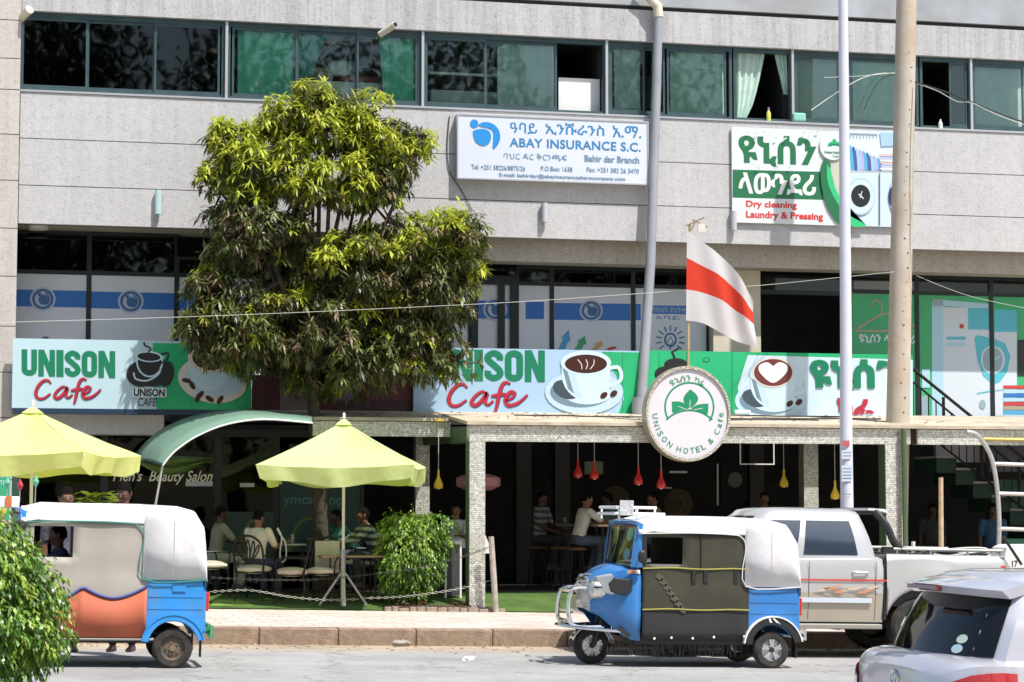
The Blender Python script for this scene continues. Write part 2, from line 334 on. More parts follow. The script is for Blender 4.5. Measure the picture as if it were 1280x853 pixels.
# ================= the building =================
YW, YB = 35.6, 35.2                      # outer wall face, banner plane
def wall_mat(name, a, b_, streak=0, speck=.5):
    m = bpy.data.materials.new(name); m.use_nodes = True; nt = m.node_tree; L = nt.links.new; b = nt.nodes['Principled BSDF']
    g = node(nt, 'ShaderNodeNewGeometry')
    def noise(sc, det, r=.6, vec=None):
        n = node(nt, 'ShaderNodeTexNoise'); n.inputs['Scale'].default_value = sc; n.inputs['Detail'].default_value = det; n.inputs['Roughness'].default_value = r; L(vec or g.outputs['Position'], n.inputs['Vector']); return n
    n1 = noise(.9, 6); n2 = noise(26, 3, .7); n3 = noise(9, 6, .75)
    mx = node(nt, 'ShaderNodeMix', data_type='RGBA'); mr = node(nt, 'ShaderNodeMapRange'); mr.inputs[1].default_value = .3; mr.inputs[2].default_value = .7; L(n1.outputs[0], mr.inputs[0]); L(mr.outputs[0], mx.inputs[0])
    mx.inputs[6].default_value = (*a, 1); mx.inputs[7].default_value = (*b_, 1); last = mx.outputs[2]
    def mul(last, src, lo, hi, v0, v1):
        r_ = node(nt, 'ShaderNodeMapRange'); r_.inputs[1].default_value = lo; r_.inputs[2].default_value = hi; r_.inputs[3].default_value = v0; r_.inputs[4].default_value = v1; L(src, r_.inputs[0])
        cb = node(nt, 'ShaderNodeCombineColor'); [L(r_.outputs[0], cb.inputs[i]) for i in range(3)]
        m_ = node(nt, 'ShaderNodeMix', data_type='RGBA', blend_type='MULTIPLY'); m_.inputs[0].default_value = 1; L(last, m_.inputs[6]); L(cb.outputs[0], m_.inputs[7]); return m_.outputs[2]
    last = mul(last, n2.outputs[0], .28, .46, 1-speck, 1); last = mul(last, n3.outputs[0], .3, .7, .9, 1.06)
    if streak:
        mp = node(nt, 'ShaderNodeMapping'); mp.inputs['Scale'].default_value = (9, 9, .35); L(g.outputs['Position'], mp.inputs[0]); n4 = noise(1, 5, .7, mp.outputs[0]); last = mul(last, n4.outputs[0], .42, .66, 1, 1-streak)
    L(last, b.inputs[0]); b.inputs['Roughness'].default_value = .85
    bp = node(nt, 'ShaderNodeBump'); bp.inputs['Strength'].default_value = .5; bp.inputs['Distance'].default_value = .012; L(n2.outputs[0], bp.inputs['Height']); L(bp.outputs[0], b.inputs['Normal'])
    return m
Mwall = wall_mat('speckled_render', (.485, .475, .475), (.53, .52, .515), .08, .26)
Mband = wall_mat('washed_concrete', (.46, .45, .45), (.52, .51, .50), .24, .38)
Mpil = wall_mat('pillar_stone', (.50, .455, .42), (.56, .51, .47), .12, .25)
Msof = wall_mat('gravel_render', (.40, .36, .30), (.46, .41, .34), .1, .6)
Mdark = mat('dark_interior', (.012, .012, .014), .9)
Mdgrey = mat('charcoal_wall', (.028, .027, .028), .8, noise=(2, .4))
Mjoint = mat('joint_dark', (.04, .038, .036), .9)
Mplaster = mat('beige_plaster', (.62, .55, .42), .8, noise=(3, .1))
Mframe = mat('window_metal_teal', (.055, .095, .10), .45, metal=.3, noise=(4, .2))
Mframed = mat('window_metal_dark', (.02, .028, .026), .4, metal=.3)
Malu = mat('pale_aluminium', (.55, .55, .55), .4, metal=.6)
bld = thing('office_building', (9, 38, gz(9)), 'long grey stone clad building with two rows of windows above a cafe', 'building')
XL, XR = P(22, 300, YW)[0], 30.0          # wall runs from the left pillar to beyond the frame
def zz(py, px=650, Y=YW): return P(px, py, Y)[1]
zTopStrip = zz(4); zHead = zz(44.5); zSill = zz(140.5); zJ1 = zz(196); zJ2 = zz(251.7); zBot = zz(297.6); zBeam = P(650, 327, 35.85)[1]
# long cladding panels, each a piece
def panel(x0, x1, z0, z1, mt, y0=YW, th=.12, g=.007):
    mb = MB(mt); mb.box(x0+g, x1-g, y0, y0+th, z0+g, z1-g); return mb.build('wall_panel', bld)
panel(XL, XR, zTopStrip+.07, zTopStrip+1.0, mat('blue_grey_panel', (.36, .38, .40), .5, noise=(1.5, .2), dirt=((.3, .22, .15), 1.2, .4)), YW+.02)
panel(XL, XR, zHead, zTopStrip, Mband)
panel(XL, XR, zJ1, zSill, Mwall); panel(XL, XR, zJ2, zJ1, Mwall)
panel(XL, XR, zBot, zJ2, Mwall)
mb = MB(Mjoint); mb.box(XL-.01, XR, YW+.1, YW+.3, zBot+.02, zSill-.02); mb.box(XL, XR, YW+.1, YW+.25, zHead+.02, zTopStrip+1.1); mb.build('wall_core', bld)
mb = MB(Malu); mb.box(XL, XR, YW-.02, YW+.16, zSill-.002, zSill+.03); mb.build('window_sill', bld)
# left pillar in stacked stones
px0, px1 = P(-60, 300, YW-.15)[0], XL-.005
zj = [zz(y, 10, YW-.15) for y in (-40, 25, 73, 112, 168, 225.5, 285.5, 345.5, 408, 465.5, 522.5, 545, 600, 660, 720, 780)]
for a, b_ in zip(zj[:-1], zj[1:]):
    mb = MB(Mpil); mb.box(px0, px1, YW-.15, YW+.5, b_+.008, a-.006); mb.build('pillar_stone', bld)
mb = MB(Mjoint); mb.box(px0+.01, px1-.01, YW-.135, YW+.45, gz(0), zj[0]); mb.build('pillar_core', bld)
# upper rooms behind the glass
mb = MB(mat('room_wall', (.10, .105, .10), .9)); mb.box(XL, XR, 38.6, 38.8, zSill-.3, zTopStrip); mb.m(Mdgrey).box(XL, XR, 35.95, 38.8, zSill-.34, zSill-.04); mb.box(XL, XR, 35.95, 38.8, zHead+.05, zHead+.2)
for x in (XL-.3, PXX(528, YW, 100), PXX(758, YW, 100), PXX(990, YW, 100), PXX(1210, YW, 100)): mb.box(x-.05, x+.05, 35.95, 38.6, zSill, zHead+.1)
mb.build('upper_room', bld)
# soffit, lamps in it, and the deep beam on the right
xs_ = PXX(606, YW, 310)
mb = MB(mat('soffit_paint', (.36, .34, .27), .8, noise=(2, .15))); mb.box(XL-.3, xs_, YW+.12, 37.0, zBot+.03, zBot+.12); mb.build('soffit', bld)
mb = MB(Msof); mb.box(xs_, XR, 35.85, 36.35, zBeam, zBot+.06); mb.build('beam', bld)
mb = MB(Mjoint); mb.box(xs_, XR, YW+.12, 35.85, zBot+.05, zBot+.12); mb.build('shadow_gap', bld)
for px in (48, 303):
    x = PXX(px, YW+.5, 285); mb = MB(mat('lamp_glass', (.75, .75, .7), .3)); mb.disc((x, YW+.5, zBot+.0), .16, 16, 'Z', .06); mb.build('ceiling_lamp', bld)
# ---- top row of windows ----
Ggreen = glass('green_glass', (.90, .98, .94), 1.0); Gdark = glass('dark_glass', (.16, .19, .18), .9)
Gopen = glass('clear_glass', (.75, .82, .78), 1.2)
Mcurt = [mat('curtain_sea_green', (.26, .76, .56), .8, noise=(6, .15), trans=.1), mat('curtain_pale_green', (.60, .80, .68), .8, noise=(6, .12), trans=.2), mat('curtain_grey', (.52, .60, .57), .8, noise=(4, .12)), mat('curtain_teal', (.16, .50, .42), .8, trans=.2)]
def window(px0, px1, py, panes, glassm=None, y=YW+.10, z0=zSill+.03, z1=zHead, fm=Mframe, fw=.05, rail=.075):
    """panes: list of (px_left, px_right, glass material or None when slid open)"""
    x0, x1 = PXX(px0, y, py), PXX(px1, y, py); mb = MB(fm)
    mb.box(x0, x1, y, y+.09, z1-rail, z1+.01); mb.box(x0, x1, y, y+.09, z0, z0+rail*.8); mb.box(x0, x0+fw, y, y+.09, z0+rail*.8, z1-rail); mb.box(x1-fw, x1, y, y+.09, z0+rail*.8, z1-rail)
    win = mb.build('window', bld)
    for i, (a, b_, gm) in enumerate(panes):
        a, b_ = PXX(a, y, py), PXX(b_, y, py); yy = y+.012+.032*(i % 2)
        if gm is None: continue
        sm = MB(fm); s_ = .035
        sm.box(a, b_, yy, yy+.028, z1-rail-.05, z1-rail); sm.box(a, b_, yy, yy+.028, z0+rail*.8, z0+rail*.8+.05); sm.box(a, a+s_, yy, yy+.028, z0+rail*.8+.05, z1-rail-.05); sm.box(b_-s_, b_, yy, yy+.028, z0+rail*.8+.05, z1-rail-.05)
        sm.build('sash', win)
        g_ = MB(gm); g_.box(a+s_, b_-s_, yy+.01, yy+.016, z0+rail*.8+.05, z1-rail-.05); g_.build('pane', win)
    return win
G_, D_, O_ = Ggreen, Gdark, None
window(25, 281, 70, [(27, 110, D_), (109, 194, D_), (193, 275, D_)])
window(284, 526, 90, [(290, 372, G_), (371, 447, G_), (446, 522, G_)])
window(530, 757, 95, [(532, 608, G_), (607, 697, G_), (697, 755, None)])
window(760, 915, 100, [(763, 806, G_), (804, 832, G_), (834, 908, G_)])
window(917, 990, 105, [(917, 989, None)])
window(993, 1148, 110, [(995, 1063, G_), (1062, 1146, G_)])
window(1150, 1213, 110, [(1187, 1209, G_)])
window(1215, 1300, 115, [(1217, 1280, G_)])
for px in (283, 528.5, 758.5, 991, 1214):
    x = PXX(px, YW+.05, 100); mb = MB(Malu); mb.box(x-.022, x+.022, YW+.04, YW+.12, zSill+.03, zHead); mb.build('mullion', bld)
def curtain(px0, px1, py0, py1, mt, label, folds=6, shape=None, Y=YW+.22, amp=.022, ph=0):
    x0, x1 = PXX(px0, Y, 95), PXX(px1, Y, 95); z0, z1 = P((px0+px1)/2, py1, Y)[1], P((px0+px1)/2, py0, Y)[1]
    def fn(u, v):
        a, b_ = (0, 1) if shape is None else shape(v)
        return (x0+(x1-x0)*(a+(b_-a)*u), Y+amp*math.sin(u*folds*2*math.pi+ph+v)+amp*.4*math.sin(u*17+v*3), z0+(z1-z0)*v)
    mb = MB(mt); mb.grid(fn, folds*8, 6); mb.build('curtain', label=label, cat='curtain', smooth=60)
curtain(297, 368, 20, 122, Mcurt[0], 'bright green curtain drawn closed in second upper window from the left', 5)
curtain(374, 415, 20, 100, Mcurt[3], 'dim green curtain pulled aside above the pillows in upper window', 4, lambda v: (0, .35+.65*v))
curtain(472, 519, 25, 128, Mcurt[0], 'gathered sea green curtain at the window above the insurance sign\'s left', 6, lambda v: (.18-.18*v, 1), ph=1)
curtain(622, 692, 35, 138, Mcurt[2], 'faint grey green curtain behind glass above the middle of the insurance sign', 5)
curtain(768, 800, 40, 138, Mcurt[2], 'narrow grey blind behind the glass left of the grey downpipe', 2, amp=.01)
curtain(838, 905, 50, 145, Mcurt[1], 'pale aqua curtain closed in the window right of the grey downpipe', 5, amp=.02)
curtain(918, 960, 50, 148, Mcurt[1], 'pale green curtain swept aside left of the dark open window', 4, lambda v: (0, .35+.65*v**.7))
curtain(966, 984, 55, 118, Mcurt[1], 'narrow green curtain hanging at the right of the dark open window', 3, lambda v: (.75-.75*v, 1))
curtain(995, 1046, 50, 150, Mcurt[2], 'plain grey green blind in the window left of the white lamp post', 3, amp=.01)
curtain(1066, 1122, 50, 152, Mcurt[1], 'pale green blind in the window between lamp post and concrete pole', 3, amp=.012)
curtain(1216, 1290, 60, 160, Mcurt[2], 'flat grey green blind in the rightmost upper window', 3, amp=.01)
# things seen in the windows
def bx(name, px0, px1, py0, py1, Y, d, mt, label, cat, bev=.01):
    a = P(px0, py1, Y); b_ = P(px1, py0, Y); mb = MB(mt); mb.box(a[0], P(px1, py1, Y)[0], Y, Y+d, P((px0+px1)/2, py1, Y)[1], P((px0+px1)/2, py0, Y)[1]); return mb.build(name, label=label, cat=cat, bevel=bev)
Mwhite = mat('white_paint', (.78, .78, .76), .5, noise=(3, .05)); Mcushw = mat('white_cloth', (.7, .72, .7), .9, noise=(5, .1))
bx('board', 698, 750, 98, 139.5, YW+.34, .03, Mwhite, 'plain white board standing in the open dark upper window', 'board')
bx('cabinet', 380, 473, 102, 124, YW+.5, .4, Mwhite, 'white cabinet with pillows on it inside an upper window', 'cabinet')
bx('book_stack', 425, 470, 96, 102, YW+.52, .25, mat('maroon_card', (.25, .04, .04), .7), 'flat maroon case lying on the white cabinet', 'case')
for px, py, rx, rz, mt, lb in ((400, 92, .2, .11, mat('straw_cushion', (.4, .38, .2), .9), 'straw coloured cushion on the white cabinet'), (424, 86, .22, .14, Mcushw, 'pale puffy pillow on the white cabinet')):
    x, z = P(px, py, YW+.7); mb = MB(mt); mb.ell((x, YW+.7, z), rx, .12, rz, 14, 8); mb.build('pillow', label=lb, cat='pillow', smooth=True)
bx('bed_rail', 538, 690, 93, 96, YW+.6, .05, Mwhite, 'long white rail inside the window above the insurance sign', 'rail', 0)
bx('mattress', 538, 690, 115, 131, YW+.7, .4, Mcushw, 'pale mattress behind glass above the insurance sign', 'mattress', .03)
def bottle(px, py0, py1, col, label):
    Y = YW+.02; x, z = P(px, py1, Y); h = P(px, py0, Y)[1]-z; z = zSill+.03; k = thing('bottle', (x, Y+.05, z), label, 'bottle')
    mb = MB(mat('plastic_'+str(px), col, .3)); mb.lathe([(.001, 0), (.038, 0), (.04, h*.1), (.04, h*.6), (.02, h*.75), (.016, h*.8)], (x, Y+.05, z), 12); mb.build('body', k, smooth=True)
    mb = MB(mat('cap_purple', (.3, .2, .35), .4) if px < 1000 else Mwhite); mb.lathe([(.018, h*.79), (.018, h), (.001, h)], (x, Y+.05, z), 10); mb.build('cap', k)
bottle(962, 134, 152, (.55, .6, .12), 'small yellow bottle with purple cap on the sill of the open window')
bottle(1177, 148, 160, (.7, .78, .7), 'small white bottle on the sill right of the concrete pole')
bx('towel', 992, 1008, 141, 152, YW-.03, .1, mat('aqua_cloth', (.25, .55, .47), .9), 'aqua cloth bundle on the sill above the laundry banner', 'towel', .03)
# ---- first floor glazing (behind the banners) ----
YG = 36.6
zt = lambda py, px=700: P(px, py, YG)[1]
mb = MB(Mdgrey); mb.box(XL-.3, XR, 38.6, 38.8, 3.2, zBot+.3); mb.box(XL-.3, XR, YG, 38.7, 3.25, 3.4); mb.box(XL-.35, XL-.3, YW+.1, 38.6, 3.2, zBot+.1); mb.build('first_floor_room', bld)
Mfilm = mat('frosted_film', (.72, .73, .75), .35, noise=(1.2, .06)); Mfilmg = mat('film_green', (.05, .42, .16), .35, noise=(1.5, .12)); Mblue = mat('film_blue', (.035, .17, .50), .35)
zTr = P(700, 358, YG)[1]; zFB = 3.42
def shopwin(px0, px1, film, py=430, tr=True):
    x0, x1 = PXX(px0, YG, py), PXX(px1, YG, py); zT = zBot+.03 if px1 < 320 else zBeam+.02; f = .04
    mb = MB(Mframed); mb.box(x0, x0+f, YG, YG+.08, zFB, zT); mb.box(x1-f, x1, YG, YG+.08, zFB, zT); mb.box(x0+f, x1-f, YG, YG+.08, zTr, zTr+.07); mb.box(x0+f, x1-f, YG, YG+.08, zT-.05, zT); mb.box(x0+f, x1-f, YG, YG+.08, zFB, zFB+.06)
    w_ = mb.build('window', bld)
    g_ = MB(Gdark); g_.box(x0+f, x1-f, YG+.03, YG+.04, zTr+.07, zT-.05); g_.build('pane', w_)
    g_ = MB(film or Gdark); g_.box(x0+f, x1-f, YG+.02, YG+.035, zFB+.06, zTr); g_.build('pane', w_); return w_
wins = {}
for a, b_, fm in ((12, 110, Mfilm), (110, 220, Mfilm), (220, 330, Mfilm), (330, 440, None), (440, 545, None), (545, 588, Mfilm), (646, 690, Mfilm), (690, 792, Mfilm), (792, 886, Mfilm), (1063, 1147, Mfilmg), (1147, 1240, Mfilmg), (1240, 1330, Mfilmg)):
    wins[a] = shopwin(a, b_, fm)
# double doors
x0, x1 = PXX(588, YG), PXX(647, YG); mb = MB(Mframed)
for a, b_ in ((x0, x0+.13), (x1-.13, x1), ((x0+x1)/2-.05+.12, (x0+x1)/2+.07+.12)): mb.box(a, b_, YG-.02, YG+.09, zFB, zTr)
mb.box(x0, x1, YG-.02, YG+.09, zTr, zTr+.16); mb.box(x0, x1, YG-.02, YG+.09, zFB, zFB+.2); dr = mb.build('door', bld)
g_ = MB(Mfilm); g_.box(x0+.13, x1-.13, YG+.03, YG+.04, zFB+.2, zTr); g_.build('pane', dr)
g_ = MB(Gdark); g_.box(x0+.03, x1-.03, YG+.03, YG+.04, zTr+.16, zBeam); g_.build('pane', dr)
# beige wall and the dark opening at the right
mb = MB(Mplaster); mb.box(PXX(886, YG, 400), PXX(945, YG, 400), YG-.25, YG+.2, 3.3, zBeam+.01); mb.build('plaster_wall', bld)
mb = MB(Mframed); xa, xb = PXX(945, YG, 390), PXX(1063, YG, 390); mb.box(xa, xb, YG, YG+.08, P(1000, 366, YG)[1]-.04, P(1000, 366, YG)[1]+.04); mb.box(xa, xa+.05, YG, YG+.08, zFB, zBeam); op = mb.build('window', bld)
g_ = MB(Gdark); g_.box(xa+.05, xb, YG+.03, YG+.04, P(1000, 366, YG)[1]+.04, zBeam); g_.build('pane', op)
bx('curtain', 143, 216, 296, 338, YG+.15, .02, mat('blind_olive', (.10, .17, .08), .8), 'green blind behind the transom glass above the leftmost film windows', 'blind', 0)
bx('curtain', 816, 855, 333, 362, YG+.15, .02, mat('blind_olive', (.10, .17, .08), .8), 'green blind behind the transom glass beside the flag', 'blind', 0)
for a, b_, c, d, lb in ((1168, 1194, 354, 368, 'low brown carton behind the glass above the green window film'), (1196, 1223, 346, 368, 'taller brown carton behind the glass beside the low carton')):
    bx('carton', a, b_, c, d, YG+.1, .4, mat('cardboard', (.42, .22, .08), .85, noise=(4, .15)), lb, 'carton', 0)
# prints on the films: blue stripe with round badges
Mring = mat('badge_pale', (.5, .56, .62), .4); Mbadge = mat('badge_blue', (.05, .15, .33), .4)
def film(px0, px1, y0, y1, badge, sl, win):
    a = Art(YG+.02); a.rect(px0, y0, px1, y1, Mblue, sl)
    if badge:
        bxx, byy, r = badge; a.ell(bxx, byy, r, r*.95, Mring); a.ell(bxx, byy, r*.84, r*.8, Mbadge); a.ell(bxx, byy, r*.62, r*.6, Mring); a.ell(bxx+1, byy+1, r*.4, r*.4, Mbadge, a0=0, a1=359); a.ell(bxx-r*.25, byy-r*.35, r*.16, r*.16, Mbadge)
        a.stroke(arc(bxx, byy, r*.5, r*.5, -70, 60, 8), r*.13, Mbadge)
    return a
a = film(16, 108, 362, 383, (53.5, 374, 16), .02, 0); a.text('\u00b7\u25cf\u00b7', 50, 421, 64, 424, Mbadge); a.build('printed_stripe', wins[12])
film(111, 219, 364.5, 385.5, (163.5, 377, 16), .02, 0).build('printed_stripe', wins[110])
film(221, 250, 367, 389, None, .02, 0).build('printed_stripe', wins[220])
film(549, 584, 376, 397, None, .01, 0).build('printed_stripe', wins[545])
a = film(592, 645, 376, 398, (619, 387, 15), .01, 0); a.build('printed_stripe', dr)
film(657, 680, 377.5, 399, None, .01, 0).build('printed_stripe', wins[646])
Mpal = [mat('print_'+n_, c, .45) for n_, c in (('sky', (.09, .38, .62)), ('leaf', (.06, .40, .15)), ('sand', (.62, .40, .14)), ('red', (.55, .05, .05)))]
a = film(693, 788, 379, 400, (739, 388.5, 14.5), .01, 0)
for (px, h, mt) in ((702, 26, Mpal[0]), (722, 18, Mpal[1]), (743, 12, Mpal[2]), (760, 5, Mpal[3])):
    a.poly([(px-5, 438), (px+2, 438-h*.55), (px-1, 438-h*.6), (px+9, 438-h), (px+11, 438-h*.4), (px+8, 438-h*.42), (px+4, 438)], mt)
a.build('printed_stripe', wins[690])
a = film(794, 801, 380, 400.5, None, .01, 0); a.rect(812, 382, 860, 392.5, Mblue, .01)
a.text('\u12e8\u1260\u1208\u1320 \u12f0\u1205\u1295\u1290\u1275', 816, 384, 858, 391, Mring, bold=.01); a.text('\u12a0\u1263\u12ed', 820, 395, 850, 400, Mblue)
a.ell(838, 425, 8, 9, Mbadge); a.ell(838, 425, 5.5, 6.5, Mfilm); a.stroke([(834, 428), (838, 421), (842, 428), (838, 431), (838, 437)], 1.6, Mbadge)
for k in range(11):
    t = R(-220+k*26); a.stroke([(838+11*math.cos(t), 425+11*math.sin(t)), (838+18*math.cos(t), 425+18*math.sin(t))], 1.6, Mbadge)
a.build('printed_stripe', wins[792])
# green laundry film: hanger, and washing machine
a = Art(YG+.02); tan = mat('print_tan', (.40, .33, .20), .5); wh = mat('print_white', (.75, .76, .76), .45)
a.stroke([(1070, 412), (1100, 394), (1118, 390), (1143, 408), (1146, 414), (1070, 414), (1070, 410)], 2.6, tan); a.stroke(bez([(1101, 392), (1103, 384), (1097, 376), (1091, 378), (1090, 384)]), 2, tan)
a.text('\u12e9\u1292\u1230\u1295 \u120b\u12cd\u1295\u12f0\u122a', 1074, 418, 1144, 430, wh, bold=.02); a.rect(1067, 352, 1143, 368, mat('grey_blind', (.25, .26, .27), .6)); a.build('printed_picture', wins[1063])
cy = mat('print_cyan', (.10, .50, .60), .45); lc = mat('print_pale_cyan', (.42, .64, .74), .45); mg = mat('print_machine_grey', (.30, .40, .44), .4); bd = mat('print_body', (.62, .68, .72), .4)
a = Art(YG+.02); a.rect(1165, 378, 1179, 532, lc); a.rect(1179, 384, 1238, 526, bd, .02); a.poly([(1166, 374), (1238, 380), (1238, 386), (1166, 382)], lc); a.rect(1166, 374, 1179, 383, mg)
a.rect(1210, 385, 1238, 412, cy, .02); a.ell(1202, 408, 3, 3, Mpal[3]); a.rect(1183, 421, 1207, 425, cy); a.rect(1183, 428, 1207, 433, lc)
a.poly([(1218, 423), (1222, 419), (1238, 423), (1238, 478), (1229, 470), (1222, 452)], cy); a.ell(1238, 450, 12, 17, bd, n=16, a0=90, a1=270); a.ell(1238, 450, 10, 15, mg, n=16, a0=90, a1=270)
a.stroke([(1221, 492), (1238, 489)], 1.4, cy); a.ell(1228, 506, 4, 6, mg); a.poly([(1150, 520), (1165, 533), (1165, 540), (1150, 540)], Mpal[1]); a.rect(1152, 462, 1162, 485, lc); a.rect(1151, 495, 1161, 520, mg); a.build('printed_picture', wins[1147])
a = Art(YG+.02); a.rect(1243, 387, 1271, 415, cy, .02); a.rect(1243, 415, 1271, 520, bd, .01); a.poly([(1243, 424), (1256, 429), (1263, 445), (1259, 465), (1250, 478), (1243, 481)], cy); a.ell(1243, 450, 13, 17, bd, n=16, a0=-90, a1=90); a.ell(1243, 450, 10, 15, mg, n=16, a0=-90, a1=90)
a.stroke([(1243, 450), (1251, 445)], 2, lc); a.stroke([(1243, 489), (1262, 486)], 1.4, cy)
for k, c_ in enumerate((Mpal[3], lc, Mblue, lc, Mpal[3], tan, Mpal[0], lc, Mblue)): a.rect(1254, 482+k*5.2, 1300, 486.5+k*5.2, c_)
a.rect(1272, 425, 1300, 470, mat('print_dark', (.02, .025, .02), .4)); a.build('printed_picture', wins[1240])
# ---- ground floor: slab edge, floor, ceiling, back walls ----
FL = gz(8)+KH+.26; YC = 32.55; YC2 = 34.0
mb = MB(Mwall); mb.box(XL-.3, PXX(205, YB+.3, 530), YB+.3, YB+.9, P(100, 543, YB+.3)[1], 3.62); mb.build('slab_edge', bld)
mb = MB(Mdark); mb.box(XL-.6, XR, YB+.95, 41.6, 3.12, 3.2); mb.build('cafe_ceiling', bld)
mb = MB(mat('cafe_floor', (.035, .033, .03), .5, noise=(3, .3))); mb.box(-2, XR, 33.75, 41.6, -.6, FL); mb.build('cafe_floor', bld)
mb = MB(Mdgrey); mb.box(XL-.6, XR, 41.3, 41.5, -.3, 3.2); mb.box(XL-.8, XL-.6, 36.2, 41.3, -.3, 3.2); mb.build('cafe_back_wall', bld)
# a few columns, counters and shelf lines inside
for px in (652, 700, 942): x = PXX(px, 38.5, 640); mb = MB(mat('inner_column', (.045, .042, .04), .6)); mb.box(x-.14, x+.14, 38.3, 38.6, FL, 3.12); mb.build('inner_column', bld)
# salon shopfront at the left
YS = 36.3
def gl(px0, px1):
    x0, x1 = PXX(px0, YS, 620), PXX(px1, YS, 620); mb = MB(Mframed); mb.box(x0, x0+.06, YS, YS+.08, FL-.4, 3.12); mb.box(x1-.06, x1, YS, YS+.08, FL-.4, 3.12); mb.box(x0+.06, x1-.06, YS, YS+.08, 3.0, 3.12); mb.box(x0+.06, x1-.06, YS, YS+.08, P(220, 700, YS)[1], P(220, 700, YS)[1]+.06)
    w_ = mb.build('window', bld); g_ = MB(Gdark); g_.box(x0+.06, x1-.06, YS+.03, YS+.04, FL-.3, 3.0); g_.build('pane', w_); return w_
Gdark = glass('salon_glass', (.14, .16, .15), .4); sw = gl(10, 130); sw2 = gl(130, 272); sw3 = gl(272, 345); sw4 = gl(345, 455)
a = Art(YS); a.text("Men's  Beauty Salon", 141, 588, 266, 606, mat('cream_lettering', (.92, .90, .62), .5), shear=.35, bold=.012)
a.rect(232, 602, 266, 608, mat('white_strip', (.6, .6, .58), .5)); a.build('lettering', sw2)
tealp = mat('teal_print', (.015, .05, .045), .4); teal2 = mat('teal_lettering', (.05, .20, .18), .4); gold = mat('olive_arc', (.10, .12, .03), .4)
a = Art(YS); a.rect(275, 640, 342, 700, tealp); a.stroke(arc(330, 690, 30, 45, 180, 265), 4, gold); a.rect(300, 604, 318, 609, mat('white_strip', (.6, .6, .58))); a.build('printed_picture', sw3)
a = Art(YS); a.rect(350, 600, 450, 690, tealp); a.text('ymca', 354, 622, 392, 634, teal2, bold=.02); a.text('no', 412, 622, 428, 632, teal2, bold=.02); a.stroke(arc(388, 690, 26, 42, 180, 300), 4, gold); a.build('printed_picture', sw4)
# ================= canopy in front of the cafe =================
def mosaic_mat():
    m = bpy.data.materials.new('mirror_mosaic'); m.use_nodes = True; nt = m.node_tree; L = nt.links.new; b = nt.nodes['Principled BSDF']
    g = node(nt, 'ShaderNodeNewGeometry'); sp = node(nt, 'ShaderNodeSeparateXYZ'); L(g.outputs['Position'], sp.inputs[0])
    ad = node(nt, 'ShaderNodeMath', operation='ADD'); L(sp.outputs[0], ad.inputs[0]); L(sp.outputs[1], ad.inputs[1]); cb = node(nt, 'ShaderNodeCombineXYZ'); L(ad.outputs[0], cb.inputs[0]); L(sp.outputs[2], cb.inputs[1])
    br = node(nt, 'ShaderNodeTexBrick'); L(cb.outputs[0], br.inputs['Vector']); br.inputs['Scale'].default_value = 1; br.inputs['Brick Width'].default_value = .05; br.inputs['Row Height'].default_value = .03; br.inputs['Mortar Size'].default_value = .005; br.inputs['Mortar Smooth'].default_value = .2
    br.inputs[1].default_value = (.86, .86, .78, 1); br.inputs[2].default_value = (.62, .62, .57, 1); br.inputs[3].default_value = (.42, .42, .37, 1); pass
    wn = node(nt, 'ShaderNodeTexVoronoi'); wn.inputs['Scale'].default_value = 24; L(cb.outputs[0], wn.inputs['Vector'])
    bp = node(nt, 'ShaderNodeBump'); bp.inputs['Strength'].default_value = .5; bp.inputs['Distance'].default_value = .02; L(wn.outputs['Color'], bp.inputs['Height']); L(bp.outputs[0], b.inputs['Normal'])
    b.inputs['Roughness'].default_value = .22; b.inputs['Metallic'].default_value = .25
    n = node(nt, 'ShaderNodeTexNoise'); n.inputs['Scale'].default_value = 2.5; n.inputs['Detail'].default_value = 6; L(g.outputs['Position'], n.inputs[0])
    mx = node(nt, 'ShaderNodeMix', data_type='RGBA'); mr = node(nt, 'ShaderNodeMapRange'); mr.inputs[1].default_value = .5; mr.inputs[2].default_value = .75; mr.inputs[4].default_value = .5; L(n.outputs[0], mr.inputs[0]); L(mr.outputs[0], mx.inputs[0]); vc = node(nt, 'ShaderNodeTexVoronoi'); vc.inputs['Scale'].default_value = 34; L(cb.outputs[0], vc.inputs['Vector']); sc = node(nt, 'ShaderNodeSeparateColor'); L(vc.outputs['Color'], sc.inputs[0])
    r5 = node(nt, 'ShaderNodeMapRange'); r5.inputs[1].default_value = .1; r5.inputs[2].default_value = .75; r5.inputs[3].default_value = .68; r5.inputs[4].default_value = 1.1; L(sc.outputs[0], r5.inputs[0]); c5 = node(nt, 'ShaderNodeCombineColor'); [L(r5.outputs[0], c5.inputs[i]) for i in range(3)]
    m5 = node(nt, 'ShaderNodeMix', data_type='RGBA', blend_type='MULTIPLY'); m5.inputs[0].default_value = 1; L(br.outputs[0], m5.inputs[6]); L(c5.outputs[0], m5.inputs[7]); L(m5.outputs[2], mx.inputs[6]); mx.inputs[7].default_value = (.45, .42, .30, 1); L(mx.outputs[2], b.inputs[0])
    return m
Mmos = mosaic_mat(); Mroof = mat('roof_sheet_tan', (.52, .45, .34), .85, noise=(1.5, .2), dirt=((.28, .20, .12), 2.5, .8))
Mgreenp = mat('green_paint', (.07, .12, .055), .6, noise=(3, .15))
zFT, zFB_ = P(700, 533, YC)[1], P(700, 552.5, YC)[1]
can = thing('cafe_canopy', (9, YC, gz(9)+KH), 'mirror mosaic clad canopy frame on square columns in front of the cafe', 'canopy')
xL0, xC0 = PXX(391, YC2, 535), PXX(587, YC, 560); XE = 24
fz0, fz1 = P(480, 545.5, YC2)[1], P(480, 527, YC2)[1]
xslot0, xslot1 = PXX(1138, YC, 545), PXX(1147, YC, 545)
